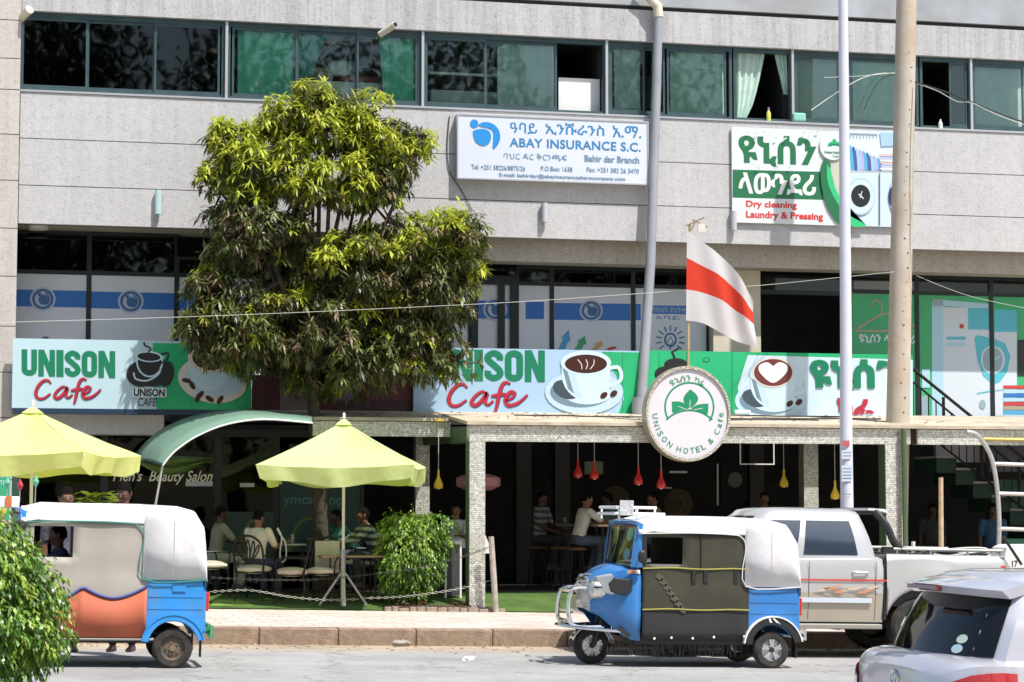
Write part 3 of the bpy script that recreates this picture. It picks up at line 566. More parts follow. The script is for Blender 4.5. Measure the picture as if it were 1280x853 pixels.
for x0, x1 in ((xC0, PXX(1127, YC, 545)), (PXX(1127, YC, 545)+.02, xslot0), (xslot1, PXX(1400, YC, 545))):
    mb = MB(Mmos); mb.box(x0, x1, YC, YC+.22, zFB_, zFT); mb.build('fascia', can)
mb = MB(Mmos); mb.box(xL0, xC0-.01, YC2, YC2+.15, fz0, fz1); mb.build('fascia', can)
mb = MB(Mgreenp); mb.box(xC0+.004, xC0+.2, YC+.22, YC2+.15, zFB_+.004, zFT-.004); mb.box(xC0+.004, xC0+.2, YC2+.15, 36.5, zFB_+.05, zFT-.004); mb.build('side_beam', can)
mb = MB(mat('slot_dark', (.06, .03, .02), .8)); mb.box(xslot0, xslot1, YC+.08, YC+.2, zFB_+.01, zFT-.01); mb.build('slot', can)
def column(px0, px1, Y, green=True):
    x0, x1 = PXX(px0, Y, 650), PXX(px1, Y, 650); zg = gz(x0)+KH-.02; w_ = x1-x0
    mb = MB(Mmos); mb.box(x0, x1, Y+.003, Y+w_*.98, zg, zFB_ if Y < 34 else 3.12); c = mb.build('column', can)
    if green: mb = MB(Mgreenp); mb.box(x0-.012, x0-.001, Y+.02, Y+w_, zg, zFB_-.001); mb.build('side_panel', c)
column(587, 606.5, YC); column(1108, 1127.5, YC); column(519.5, 537, 36.6, False); column(1005.5, 1023.5, 36.6, False)
# sloping roof sheets with a lip
zR0, zR1 = zFT+.01, P(700, 517.5, YB)[1]
mb = MB(Mroof); yb_ = YB+.35; zRb = zR1
for x0, x1, ya in ((xC0-.05, XE, YC-.07), (PXX(310, YC2, 525), xC0-.05, YC2-.06)):
    z0 = zR0+.0 if ya < 33 else fz1+.01
    mb.add([(x0, ya, z0), (x1, ya, z0), (x1, yb_, zRb), (x0, yb_, zRb), (x0, ya, z0+.05), (x1, ya, z0+.05), (x1, yb_, zRb+.05), (x0, yb_, zRb+.05)], [(0,3,2,1),(4,5,6,7),(0,1,5,4),(1,2,6,5),(2,3,7,6),(3,0,4,7)])
mb.build('roof', can)
# loose cables and leaves lying on the roof
rnd = random.Random(3)
mb = MB(mat('black_cable', (.02, .02, .02), .6))
def roofz(y): return zR0+.06+(zRb-zR0)*(y-YC+.07)/(yb_-YC+.07)
for k in range(5):
    x = rnd.uniform(6.5, 12); pts = []; y = rnd.uniform(33.2, 34.6)
    for i in range(9): pts.append((x+i*.3, y+rnd.uniform(-.12, .12), roofz(y)+.012)); y += rnd.uniform(-.1, .1)
    mb.tube(bez(pts, 3), .012, 5)
mb.build('loose_cable', label='black cables lying loose across the sloping canopy roof', cat='cable')
mb = MB(mat('dry_leaf', (.16, .10, .05), .8))
for k in range(160):
    y = rnd.uniform(33, 35.0); x = rnd.uniform(4.2, 15) if y > 34 else rnd.uniform(6.6, 15); a = rnd.uniform(0, 6.3); l = .05; z = (roofz(y) if x > xC0 else fz1+.06+(zRb-fz1)*(y-YC2+.06)/(yb_-YC2+.06))+.006
    c, s_ = math.cos(a)*l, math.sin(a)*l; mb.add([(x+c, y+s_, z), (x-s_*.3, y+c*.3, z+.01), (x-c, y-s_, z), (x+s_*.3, y-c*.3, z+.012)], [(0, 1, 2, 3)])
mb.build('fallen_leaves', kind='stuff', fix=False)
# green plastic arch awning
Maw = mat('green_polycarbonate', (.30, .47, .36), .3, trans=.4, noise=(3, .06), spec=.5); Mrim = mat('awning_rim', (.03, .05, .04), .5)
aw = thing('arched_awning', (PXX(290, 33, 600), 33, gz(3)+KH), 'curved translucent green awning arching over the salon entrance', 'awning')
prof = bez([P(x, y, YC) for x, y in ((203.6, 581), (212, 570), (224, 559), (247, 544), (284, 529.5), (330, 523.5), (391, 528))], 4)
profb = bez([P(x, y, 34.7) for x, y in ((165, 578), (176, 560), (196, 541), (226, 525), (262, 516), (305, 513), (391, 522))], 4)
def awr(f): return [(a[0]*(1-f)+c[0]*f, YC+(34.7-YC)*f, a[1]*(1-f)+c[1]*f+.05*math.sin(math.pi*f)) for a, c in zip(prof, profb)]
mb = MB(Maw); mb.loft([awr(f) for f in (0, .25, .5, .75, 1)], caps=False, close=False); o = mb.build('sheet', aw, smooth=True, solid=.012)
for f in (0, .5, 1): mb = MB(Mwhite if f == 0 else Mrim); mb.tube([(x, y, z-.012) for x, y, z in awr(f)], .014, 6); mb.build('rib', aw)
mb = MB(Mrim); mb.tube([awr(f)[0] for f in (0, .5, 1)], .02, 6); mb.build('side_rail', aw); mb = MB(Mrim); mb.tube([awr(f)[-1] for f in (0, .5, 1)], .02, 6); mb.build('side_rail', aw)
x = prof[0][0]; mb = MB(mat('grey_tube', (.5, .5, .5), .4, metal=.6)); b0 = P(173, 648, YC); mb.tube([(x, YC+.05, prof[0][1]), (b0[0], YC+.05, gz(2)+KH)], .018, 6); mb.build('prop', aw)
# bundled green cloth under the awning
mb = MB(mat('green_cloth', (.16, .26, .07), .85, noise=(5, .2), trans=.1)); 
def cl(u, v):
    a = P(172+u*100, 0, 34.9); zt_ = P(172, 566+6*u, 34.9)[1]; h = .1+.22*math.sin(math.pi*min(1, u*1.1))
    return (a[0], 34.9+.06*math.sin(v*14+u*3)-.05*v, zt_-h*v)
mb.grid(cl, 24, 12); mb.build('shade_cloth', label='bunched olive green cloth slung beneath the arched awning', cat='cloth', smooth=60)
# ================= banners =================
Mbl = mat('banner_pale_blue', (.46, .62, .68), .45, noise=(1, .06)); Mbl2 = mat('banner_blue', (.36, .53, .70), .45, noise=(1, .06))
Mgr = mat('banner_green', (.015, .40, .155), .45, noise=(1.2, .15)); Mlet = mat('letter_green', (.003, .18, .085), .45); Mred = mat('letter_red', (.42, .015, .035), .45); Mnavy = mat('letter_navy', (.03, .03, .10), .45)
Mblk = mat('print_black', (.012, .012, .012), .45); Mcof = mat('print_coffee', (.05, .012, .008), .4); Mcup = mat('print_cup', (.55, .72, .80), .4); Msau = mat('print_saucer', (.47, .62, .72), .4); Mshd = mat('print_shade', (.16, .24, .30), .4); Mcream = mat('print_cream', (.66, .60, .54), .4)
def board(name, px0, px1, py0, py1, Y, mt, label, cat, th=.06, frame=None, mid=None):
    xm = mid or (px0+px1)/2; x0, x1 = PXX(px0, Y, (py0+py1)/2), PXX(px1, Y, (py0+py1)/2); z0, z1 = P(xm, py1, Y)[1], P(xm, py0, Y)[1]
    t = thing(name, ((x0+x1)/2, Y+th, z0), label, cat); mb = MB(mt); mb.box(x0, x1, Y, Y+th, z0, z1); mb.build('panel', t)
    if frame: mb = MB(frame[0]); f = frame[1]; mb.box(x0-f, x1+f, Y-.012, Y+th+.01, z1, z1+f); mb.box(x0-f, x1+f, Y-.012, Y+th+.01, z0-f, z0); mb.box(x0-f, x0, Y-.012, Y+th+.01, z0, z1); mb.box(x1, x1+f, Y-.012, Y+th+.01, z0, z1); mb.build('frame', t)
    return t
CAFE = [[(245,268),(232,254),(208,257),(182,285),(172,318),(185,341),(212,340),(243,318)], [(325,292),(305,284),(278,303),(263,328),(276,341),(300,326),(326,290),(318,325),(330,338),(350,322)], [(418,252),(400,246),(384,262),(372,305),(364,345),(357,367)], [(342,303),(400,293)], [(400,322),(428,308),(436,290),(418,287),(400,312),(408,339),(440,335),(466,318),(487,297)]]
def cafe(a, x0, y0, sc, sy=None):
    sy = sy or sc
    for mt, dx, dy, ww in ((Mnavy, .7, .9, 3.4), (Mred, 0, 0, 3.2)):
        for st in CAFE:
            pts = bez([(x0+(x-170)*sc+dx, y0+(y-246)*sy+dy) for x, y in st], 5); n_ = len(pts); a.stroke(pts, [ww*(sc/.2577)*(.55+.6*math.sin(math.pi*i/(n_-1))) for i in range(n_)], mt)
def unison(a, x0, y0, x1, y1, sl, mt):
    W = [1, 1.08, .46, 1, 1.0, 1.08]; g = .09; tot = sum(W)+g*5; u = (x1-x0)/tot; x = x0; H = y1-y0; t_ = .37*u
    q = lambda px, f: (px, y0+f*H+sl*(px-(x0+x1)/2))
    for ch, w_ in zip('UNISON', W):
        w_ *= u; h_ = t_/2; L_, R_ = x+h_, x+w_-h_
        if ch == 'U': a.stroke([q(L_, 0), q(L_, .3), q(L_, .6), q(L_, .74)]+[q((L_+R_)/2+(R_-L_)/2*math.cos(R(k)), .76-.12*math.sin(R(k))*-1+.0) for k in (150, 120, 90, 60, 30)]+[q(R_, .74), q(R_, .6), q(R_, .3), q(R_, 0)], t_, mt)
        elif ch == 'N': a.poly([q(x, 0), q(x+t_, 0), q(x+w_-t_*.95, .5), q(x+w_-t_*.95, 0), q(x+w_, 0), q(x+w_, 1), q(x+w_-t_, 1), q(x+t_*.95, .5), q(x+t_*.95, 1), q(x, 1)], mt)
        elif ch == 'I': a.poly([q(x, 0), q(x+w_, 0), q(x+w_, 1), q(x, 1)], mt)
        elif ch == 'O': c_ = (L_+R_)/2; r_ = (R_-L_)/2; p_ = [q(c_+r_*math.cos(R(k)), .24-.13*math.sin(R(k))) for k in range(0, 181, 20)]+[q(c_+r_*math.cos(R(k)), .76-.13*math.sin(R(k))) for k in range(180, 361, 20)]; a.stroke(p_+[p_[0]], t_*.97, mt)
        else: c_ = (L_+R_)/2; r_ = (R_-L_)/2; a.stroke(bez([q(R_, .33), q(R_, .2), q(c_, .105), q(L_, .2), q(L_, .32), q(c_, .48), q(R_, .66), q(R_, .80), q(c_, .895), q(L_, .8), q(L_, .66)], 4), t_*.93, mt)
        x += w_+g*u
def cup(a, cx, cy, s, sl=0, dark=True, heart=False):
    a.ell(cx-2*s, cy+20*s, 48*s, 27*s, Msau); a.ell(cx-6*s, cy+20*s, 38*s, 19*s, Mshd); a.ell(cx+2*s, cy+21*s, 30*s, 14*s, Mcup)
    a.ell(cx-24*s, cy+17*s, 17*s, 11*s, mat('print_deep_shade', (.05, .07, .09), .4), rot=20); a.stroke(bez([(cx+24*s, cy-8*s), (cx+40*s, cy-10*s), (cx+42*s, cy+6*s), (cx+22*s, cy+14*s)]), 4.5*s, Mcup)
    a.poly([(cx-30*s, cy-16*s)]+arc(cx, cy-4*s, 30*s, 34*s, 170, 10, 14)+[(cx+30*s, cy-16*s)], Mcup); a.poly([(cx-30*s, cy-14*s), (cx-22*s, cy-8*s), (cx-10*s, cy+26*s), (cx-22*s, cy+16*s)], Mshd); a.poly([(cx-24*s, cy-10*s), (cx-14*s, cy-5*s), (cx-4*s, cy+28*s), (cx-14*s, cy+24*s)], Msau)
    a.ell(cx, cy-16*s, 31*s, 15*s, Mcup); a.ell(cx, cy-14.5*s, 26*s, 11.5*s, Mcof)
    if heart: a.ell(cx, cy-14.5*s, 20*s, 8.5*s, Mcream)
    else:
        for k in (-5, 0, 5): a.stroke(bez([(cx+k*s, cy-8*s), (cx+(k*1.5+2)*s, cy-14*s), (cx+(k*2)*s, cy-20*s)]), 1.1*s, Mcream)
    for dx, dy in ((22, 24), (34, 22)): a.ell(cx+dx*s, cy+dy*s, 5*s, 3.4*s, Mcof, rot=-40)
Mbx = mat('banner_frame_navy', (.01, .03, .07), .5)
b1 = board('banner', 15.5, 314, 424.5, 511, YB, Mbl, 'leftmost pale blue and green UNISON Cafe banner, partly behind the tree', 'banner', mid=100)
mb = MB(Mbx); mb.box(PXX(15.5, YB, 515), PXX(314, YB, 515), YB-.02, YB+.2, P(100, 517.5, YB)[1], P(100, 511, YB)[1]-.002); mb.build('bottom_rail', b1)
a = Art(YB); a.poly([(191, 429), (314, 431), (314, 513), (196, 512), (190, 470)], Mgr)
for x in (240, 273, 296): a.stroke([(x, 431), (x, 512)], .7, Mlet)
unison(a, 27, 438, 144, 471.5, -.011*0+.02, Mlet); cafe(a, 44, 473.5, .2577)
a.ell(184, 469, 26, 14, Mblk, rot=10); a.ell(208, 468, 9, 16, Mblk, rot=10); a.ell(176, 468, 18, 16, Mblk)
a.poly([(170, 444)]+arc(187, 452, 17, 20, 190, -10, 12)+[(206, 446)], Mcup); a.poly([(172, 446)]+arc(187, 452, 15, 18, 190, -10, 12)+[(203, 447)], Mblk)
a.ell(186, 446, 17, 7, Mcup, rot=4); a.ell(186, 446.3, 14.5, 5.2, Mblk, rot=4); a.stroke(bez([(201, 443), (210, 442), (208, 450), (200, 455)]), 2, Mblk); a.stroke(bez([(167, 466), (170, 474), (184, 476), (198, 468), (201, 458)]), 2, Mcup)
a.stroke(bez([(185, 441), (188, 436), (181, 432), (180, 428)]), [1, 3, 3, .6]*4+[.6]*3 if False else 2, Mblk)
a.rect(165, 485, 208, 497, mat('print_label', (.62, .74, .76), .45)); a.text('UNISON', 167, 486, 206, 496, Mblk, bold=.04); a.text('CAFE', 172, 498, 196, 508, Mblk, bold=.0, shear=.2)
a.ell(266, 475, 44, 29, Mcream, rot=8); a.ell(268, 474, 36, 22, Msau, rot=8); a.poly([(236, 448)]+arc(262, 455, 27, 34, 180, 20, 12)+[(290, 440)], Mcup); a.ell(262, 447, 28, 20, Mcream, rot=8); a.ell(262, 448, 22, 15, Mcof, rot=8)
for x, y in ((233, 476), (240, 482), (247, 498), (262, 499), (275, 500), (250, 494)): a.ell(x, y, 6, 3, Mcof, rot=x*7)
a.build('printed_picture', b1)
b0 = board('banner', 315, 517, 470, 515, YB+.12, mat('banner_maroon', (.10, .02, .025), .5, noise=(1.5, .4)), 'dim maroon and violet poster strip behind the tree trunk', 'banner', th=.03, mid=400)
a = Art(YB+.12); a.rect(350, 472, 392, 513, mat('print_mauve', (.22, .15, .16), .5)); a.ell(435, 478, 18, 26, mat('print_violet', (.16, .14, .36), .45), rot=30); a.rect(415, 500, 515, 514, mat('print_plum', (.06, .02, .03), .5)); a.build('printed_picture', b0)
b2 = board('banner', 517, 811, 436.5, 516.5, YB, Mbl2, 'pale blue UNISON Cafe banner with a large coffee cup, right of the tree', 'banner', mid=655)
a = Art(YB); a.poly([(752, 440), (811, 441), (811, 521), (772, 520), (780, 498), (770, 470)], Mgr)
for x in (778, 799): a.stroke([(x, 441), (x, 520)], .8, Mlet)
unison(a, 541, 437.5, 681, 477, .012, Mlet); cafe(a, 560, 478, .312, .305); cup(a, 732, 470, 1.02)
a.build('printed_picture', b2)
b3 = board('banner', 806, 1141, 441, 521, YB, Mgr, 'green banner behind the round hotel sign ending at the concrete pole', 'banner', mid=975)
a = Art(YB); a.poly([(935, 444), (1141, 450), (1141, 526), (948, 524), (927, 505), (922, 485)], mat('banner_white_blue', (.56, .70, .78), .45, noise=(1, .08)))
for x in (824, 858, 915): a.stroke([(x, 441), (x, 520)], .7, Mlet)
a.ell(845, 456, 15, 8, Mblk); a.ell(832, 468, 14, 10, Mblk); a.stroke([(845, 452), (840, 440), (848, 436)], 3, Mblk); a.ell(883, 450, 4.5, 3, Mlet); a.ell(883, 450, 3, 2, Mgr)
cup(a, 966, 482, .95, heart=True)
a.ell(966, 466, 26, 19, Mcream); a.ell(966, 466, 24, 17, mat('print_mocha', (.15, .03, .03), .4)); a.poly(bez([(966, 458), (974, 453), (984, 458), (981, 468), (966, 479), (951, 468), (948, 458), (958, 453), (966, 458)], 4)[:-1], mat('print_foam', (.68, .72, .72), .4))
a.text('\u12e9\u1292\u1230', 1012, 449, 1093, 489, Mlet, bold=.045); a.text('\u1295', 1095, 451, 1120, 489, Mlet, bold=.045)
a.text('\u12ab\u134c', 1046, 498, 1092, 522, Mred, bold=.05); a.build('printed_picture', b3)
# ---- insurance sign ----
YSG = YW-.16
Mil = mat('sign_white_blue', (.62, .66, .74), .35, noise=(1, .03)); Mib = mat('sign_blue', (.03, .20, .42), .4); Mib2 = mat('sign_logo_blue', (.02, .25, .62), .4); Mig = mat('sign_grey_blue', (.14, .24, .34), .4)
s1 = board('sign', 573, 809, 149, 226, YSG, Mil, 'white lightbox sign of an insurance company under the upper windows', 'sign', th=.15, frame=(Malu, .025))
a = Art(YSG); k = 250/1280; q = lambda x, y: (565+x*k, 135+y*k)
def st(t, x0, y0, x1, y1, m, **kw): a.text(t, *q(x0, y0), *q(x1, y1), m, fn=None, **kw)
sl = .055   # rows follow the panel, so heights are taken at the panel's middle
def row(t, x0, x1, yc, h, m, **kw):
    yc = yc-(((x0+x1)/2)-640)*.058; x0, y0 = q(x0, yc-h/2); x1, y1 = q(x1, yc+h/2); xm = 691; yy = a.lay()
    text_mb(a.mb, t, P(x0, 187, YSG)[0], P(x1, 187, YSG)[0], P(xm, y1, YSG)[1], P(xm, y0, YSG)[1], yy, m, th=.001, **kw)
row('\u12d3\u1263\u12ed', 372, 545, 130, 74, Mib, bold=.012); row('\u12a2\u1295\u1239\u122b\u1295\u1235', 598, 975, 142, 82, Mib, bold=.012); row('\u12a0.\u121b.', 1028, 1212, 163, 76, Mib, bold=.012)
row('ABAY INSURANCE S.C.', 368, 1208, 240, 58, Mib, bold=.02, space=1.05)
row('\u1263\u1205\u122d \u12f3\u122d \u1245\u122d\u1295\u132b\u134d', 330, 735, 312, 46, Mig); row('Bahir dar Branch', 848, 1198, 338, 42, Mig, bold=.025)
row('Tel: +251 58226/8875/26', 122, 468, 376, 30, Mig, bold=.01); row('P.O.Box: 1638', 568, 770, 392, 30, Mig, bold=.01); row('Fax: +251 582 26 3470', 862, 1195, 409, 30, Mig, bold=.01)
row('E-mail: bahirdar@abayinsurancesharecompany.com', 302, 1108, 446, 30, Mig, bold=.02)
cc = q(190, 190); ee = lambda x, y, rx, ry, m, **kw: a.ell(*q(x, y), rx*k, ry*k, m, **kw)
ee(142, 102, 27, 27, Mib2); a.poly([q(x, y) for x, y in bez([(165, 112), (200, 92), (255, 100), (298, 140), (308, 195), (290, 240), (262, 262), (264, 200), (262, 150), (225, 128), (190, 122), (165, 112)], 3)[:-1]], Mib2)
a.poly([q(x, y) for x, y in bez([(133, 150), (165, 138), (205, 136), (238, 152), (250, 190), (235, 228), (200, 243), (165, 230), (142, 200), (133, 150)], 3)[:-1]], Mib2)
a.build('lettering', s1)
mb = MB(mat('thin_black_cable', (.05, .05, .05), .6)); mb.tube(bez([(*P(562, 145, YW-.02),)]+[P(x, y, YW-.02) for x, y in ((560, 165), (559, 190), (562, 215), (575, 235), (590, 262))], 3) and [(p[0], YW-.02, p[1]) for p in bez([P(x, y, YW-.02) for x, y in ((562, 145), (560, 165), (559, 190), (562, 215), (575, 235), (590, 262))], 3)], .008, 5); mb.build('cable', label='thin black cable running down the wall left of the insurance sign', cat='cable')
# ---- laundry banner ----
YL = YW-.06
s2 = board('banner', 915, 1121, 162.5, 281, YL, mat('banner_white', (.66, .70, .70), .45, noise=(8, .05)), 'white and green laundry banner with washing machines, behind the lamp post', 'banner', th=.03, mid=1010)
k = 220/1280; q2 = lambda x, y: (905+x*k, 150+y*k); a = Art(YL); Mdg = mat('laundry_green', (.015, .15, .06), .45); Mrd = mat('laundry_red', (.65, .03, .03), .45)
def Lr(t, x0, x1, y0, y1, m, **kw): a.text(t, *q2(x0, y0), *q2(x1, y1), m, **kw)
def Lp(pts, m): a.poly([q2(*p) for p in pts], m)
Lp([(62, 362), (700, 378), (725, 582), (62, 566)], Mdg)
Lr('\u12e9\u1292\u1230\u1295', 105, 672, 115, 342, Mdg, bold=.035); Lr('\u120b\u12cd\u1295\u12f0\u122a', 105, 668, 390, 545, mat('print_white', (.75, .76, .76)), bold=.03)
Lr('Dry cleaning', 160, 530, 592, 652, Mrd, bold=.028); Lr('Laundry & Pressing', 160, 720, 670, 735, Mrd, bold=.028)
Lp([(905, 75), (1250, 85), (1250, 380), (905, 378)], mat('print_sky_white', (.62, .72, .80))); Lp([(760, 300), (905, 300), (905, 760), (830, 600)], mat('print_beige', (.50, .52, .42))); Lp([(905, 385), (1250, 388), (1250, 780), (905, 770)], mat('print_machine', (.55, .68, .74)))
for i in range(9):
    c_ = (Mpal[0], mat('print_denim', (.05, .10, .28)), mat('print_light_blue', (.35, .52, .78)), mat('print_lilac', (.40, .40, .66)))[i % 4]; x = 905+i*25; Lp([(x, 190+i*10), (x+14, 180+i*12), (x+40, 260+i*8), (x+38, 372), (x+16, 370), (x+10, 280)], c_)
a.stroke([q2(905, 100), q2(1115, 108)], 1.5, mat('print_steel', (.3, .35, .4)))
for i in range(9): a.stroke([q2(915+i*24, 104), q2(918+i*24, 135)], .8, mat('print_steel', (.3, .35, .4)))
Lp([(1130, 92), (1240, 96), (1240, 190), (1140, 195)], mat('print_light_blue')if False else mat('print_light_blue', (.35, .52, .78)))
for i in range(6): Lp([(1130, 250+i*20), (1245, 252+i*20), (1245, 262+i*20), (1130, 260+i*20)], (mat('print_pink', (.66, .38, .42)), mat('print_lilac', (.40, .40, .66)), mat('print_white', (.7, .7, .7)))[i % 3])
a.stroke([q2(1128, 388), q2(1128, 772)], 1.1, Mnavy)
for cx in (990, 1245):
    a.ell(*q2(cx, 560), 18 if cx < 1100 else 8, 23, mat('print_machine_rim', (.42, .55, .63))); a.ell(*q2(cx, 560), 16.5 if cx < 1100 else 7, 21, mat('print_machine', (.5, .6, .7)))
a.ell(*q2(990, 555), 12, 14, Mblk); a.ell(*q2(1225, 560), 5.5, 13, Mnavy); a.stroke([q2(975, 540), q2(1010, 575)], 1.4, Mcup); a.stroke([q2(1000, 520), q2(985, 570)], 1, Mcup)
Lp(bez([(722, 282), (700, 360), (700, 450), (722, 560), (760, 660), (835, 762), (905, 768), (905, 690), (840, 600), (780, 500), (765, 400), (770, 320), (722, 282)], 3)[:-1], Mdg)
Lp(bez([(745, 320), (745, 420), (765, 500), (810, 590), (880, 680), (1030, 770), (905, 768), (905, 640), (835, 560), (790, 460), (775, 380), (745, 320)], 3)[:-1], mat('laundry_bright_green', (.03, .50, .18), .45))
a.ell(*q2(790, 190), 17, 18, mat('banner_white', (.7, .7, .7)))
for dx, rt in ((-22, -25), (0, -90), (22, 205)): a.ell(*q2(797+dx, 178-(12 if dx == 0 else 0)), 4.6, 2.6, Mgr, rot=rt)
a.stroke(arc(*q2(797, 205), 8, 4, 200, 340, 8), 1.4, Mlet); Lr('Unison Hotel', 725, 838, 228, 248, Mlet, bold=.02); Lr('Cafe', 785, 830, 258, 276, Mlet)
for i in range(14): rr = random.Random(i); a.ell(*q2(rr.uniform(90, 700), rr.choice((95, 140, 350)) + rr.uniform(-8, 8)), 2.2, 1.2, mat('print_faint_green', (.50, .60, .58), .45), rot=-30)
a.build('printed_picture', s2)
# ---- round hotel sign ----
YR = YC-.24; cpx, cpy, rp = 860, 517.5, 53.5
cx, cz = P(cpx, cpy, YR); rr_ = P(cpx+rp, cpy, YR)[0]-cx; rz_ = (P(cpx, cpy-60, YR)[1]-cz)
rs = thing('sign', (cx, YR+.1, cz-rz_), 'round white hotel and cafe sign with a green leaf emblem and gold rim', 'sign')
n = 48; Mrimg = mat('gold_mosaic_rim', (.52, .48, .38), .3, metal=.4, noise=(60, .5), bump=(50, 1))
mb = MB(mat('sign_face', (.66, .64, .66), .4, noise=(2, .03))); mb.prism([(cx+rr_*.95*math.cos(2*math.pi*i/n), cz+rz_*.95*math.sin(2*math.pi*i/n)) for i in range(n)], YR, YR+.16); mb.build('face', rs)
mb = MB(Mrimg); prof_ = [(.935, -.03), (.985, -.03), (1.0, .0), (1.0, .18), (.9, .18)]
mb.loft([[(cx+rr_*r_*math.cos(2*math.pi*i/n), YR+y_, cz+rz_*r_*math.sin(2*math.pi*i/n)) for i in range(n)] for r_, y_ in prof_], caps=False); mb.build('rim', rs, smooth=40)
mb = MB(Malu); mb.box(cx-.03, cx+.03, YR+.16, YC, cz-.1, cz-.04); mb.box(cx-.03, cx+.03, YR+.16, YC, cz-.3, cz-.24); mb.build('bracket', rs)
a = Art(YR); Mle = mat('emblem_green', (.01, .25, .11), .4)
def e2(x, y): return (640+x/3.88, 410+y/3.88)
a.stroke([e2(*p) for p in arc(860, 385, 118, 118, 152, 395, 30)], 2.3, Mle)
a.stroke([e2(*p) for p in arc(860, 560, 158, 160, 225, 315, 20)], 2.3, Mle)
leaf = lambda pts: a.poly([e2(*p) for p in bez(pts, 4)[:-1]], Mle)
leaf([(865, 298), (895, 325), (902, 350), (885, 375), (862, 390), (840, 372), (831, 345), (842, 322), (865, 298)])
leaf([(775, 358), (812, 358), (840, 370), (855, 392), (820, 398), (780, 412), (776, 385), (775, 358)])
leaf([(952, 368), (952, 395), (945, 420), (915, 405), (872, 395), (888, 378), (915, 370), (952, 368)])
a.stroke([e2(*p) for p in ((862, 395), (864, 350))], .8, mat('sign_face', (0, 0, 0))); a.stroke([e2(*p) for p in ((850, 398), (805, 380))], .8, mat('sign_face', (0, 0, 0))); a.stroke([e2(*p) for p in ((880, 398), (925, 390))], .8, mat('sign_face', (0, 0, 0)))
def arctext(s, a0, a1, r, inward, h, m, bold=.02, adv=None):
    N = len(s); yy = a.lay(); wd = adv or [1]*N; tot = sum(wd); acc = 0
    for i, ch in enumerate(s):
        t = a0+(a1-a0)*(acc+wd[i]/2)/tot; acc += wd[i]
        if ch == ' ': continue
        ang = R(t); bx_, bz_ = cx+rr_*r*math.cos(ang), cz+rz_*r*math.sin(ang); rot = ang-math.pi/2 if not inward else ang+math.pi/2
        w_ = h*.78*min(1.25, wd[i]) if ch not in 'I' else h*.14; c_, s_ = math.cos(rot), math.sin(rot)
        hh = h*(.8 if ch in 'ae' else 1)
        text_mb(a.mb, ch, -w_/2, w_/2, -h/2, -h/2+hh, yy, m, th=.0004, bold=bold, fn=lambda x, z: (bx_+x*c_-z*s_, bz_+x*s_+z*c_))
arctext('UNISON HOTEL & Cafe', 178, 364, .765, True, .088, Mle, .0, [1.1, 1.1, .5, 1, 1.15, 1.1, .5, 1.1, 1.15, .95, .95, .9, .5, 1.1, .55, 1.1, .9, .7, .9])
arctext('\u12e9\u1292\u1230\u1295 \u12ab\u134c', 124, 58, .74, False, .095, Mle, .0, [1, 1, 1, 1, .6, 1, 1])
a.build('lettering', rs)
# ---- flag ----
YF = YR+.05; t = P(862, 280, YF); bt = P(860, 459, YF)
fl = thing('flag', (bt[0], YF, bt[1]), 'white flag with a red stripe on a thin stick above the round sign', 'flag')
mb = MB(mat('stick_wood', (.50, .36, .18), .7, noise=(6, .3))); mb.tube([(bt[0], YF, bt[1]-.05), (t[0], YF, t[1])], .02, 8); mb.build('pole', fl)
Mfw = mat('flag_white', (.74, .70, .70), .8, trans=.35); Mfr = mat('flag_red', (.75, .05, .02), .8, trans=.35)
tp = lambda u: (858+80*u, 288+46*u**1.15+42*u**1.5+1.5*math.sin(u*9)); bp = lambda u: (857+82*u, 401+24*u+14*u**2-2*math.sin(u*8))
def ffn(u, v):
    a_, b_ = tp(u), bp(u); px = a_[0]*(1-v)+b_[0]*v; py = a_[1]*(1-v)+b_[1]*v; Y = YF-.03-.22*u+.09*math.sin(u*7+v*2.5)*u**.5+.05*math.sin(u*15-v*4)*u; x, z = P(px, py, YF); return (x, Y, z)
for nm, v0, v1, v0b, v1b, mt in (('upper_stripe', 0, .31, 0, .24, Mfw), ('middle_stripe', .31, .66, .24, .50, Mfr), ('lower_stripe', .66, 1, .50, 1, Mfw)):
    mb = MB(mt); mb.grid(lambda u, v: ffn(u, (v0+(v0b-v0)*u)*(1-v)+(v1+(v1b-v1)*u)*v), 28, 8); mb.build(nm, fl, smooth=80)
k = thing('bird_spike', (t[0], YF, t[1]), 'small broken bracket with a white tag tied to the top of the flag stick', 'bracket')
mb = MB(mat('twig', (.3, .24, .16), .8)); 
for a_, b_ in (((858, 282), (880, 272)), ((866, 275), (884, 284)), ((862, 290), (870, 276))):
    A, B = P(*a_, YF-.02), P(*b_, YF-.02); mb.tube([(A[0], YF-.025, A[1]), (B[0], YF-.03, B[1])], .015, 6)
mb.build('arm', k); A = P(876, 285, YF); mb = MB(Mcream); mb.box(A[0]-.06, A[0]+.06, YF-.05, YF-.02, A[1]-.07, A[1]+.06); mb.build('tag', k)
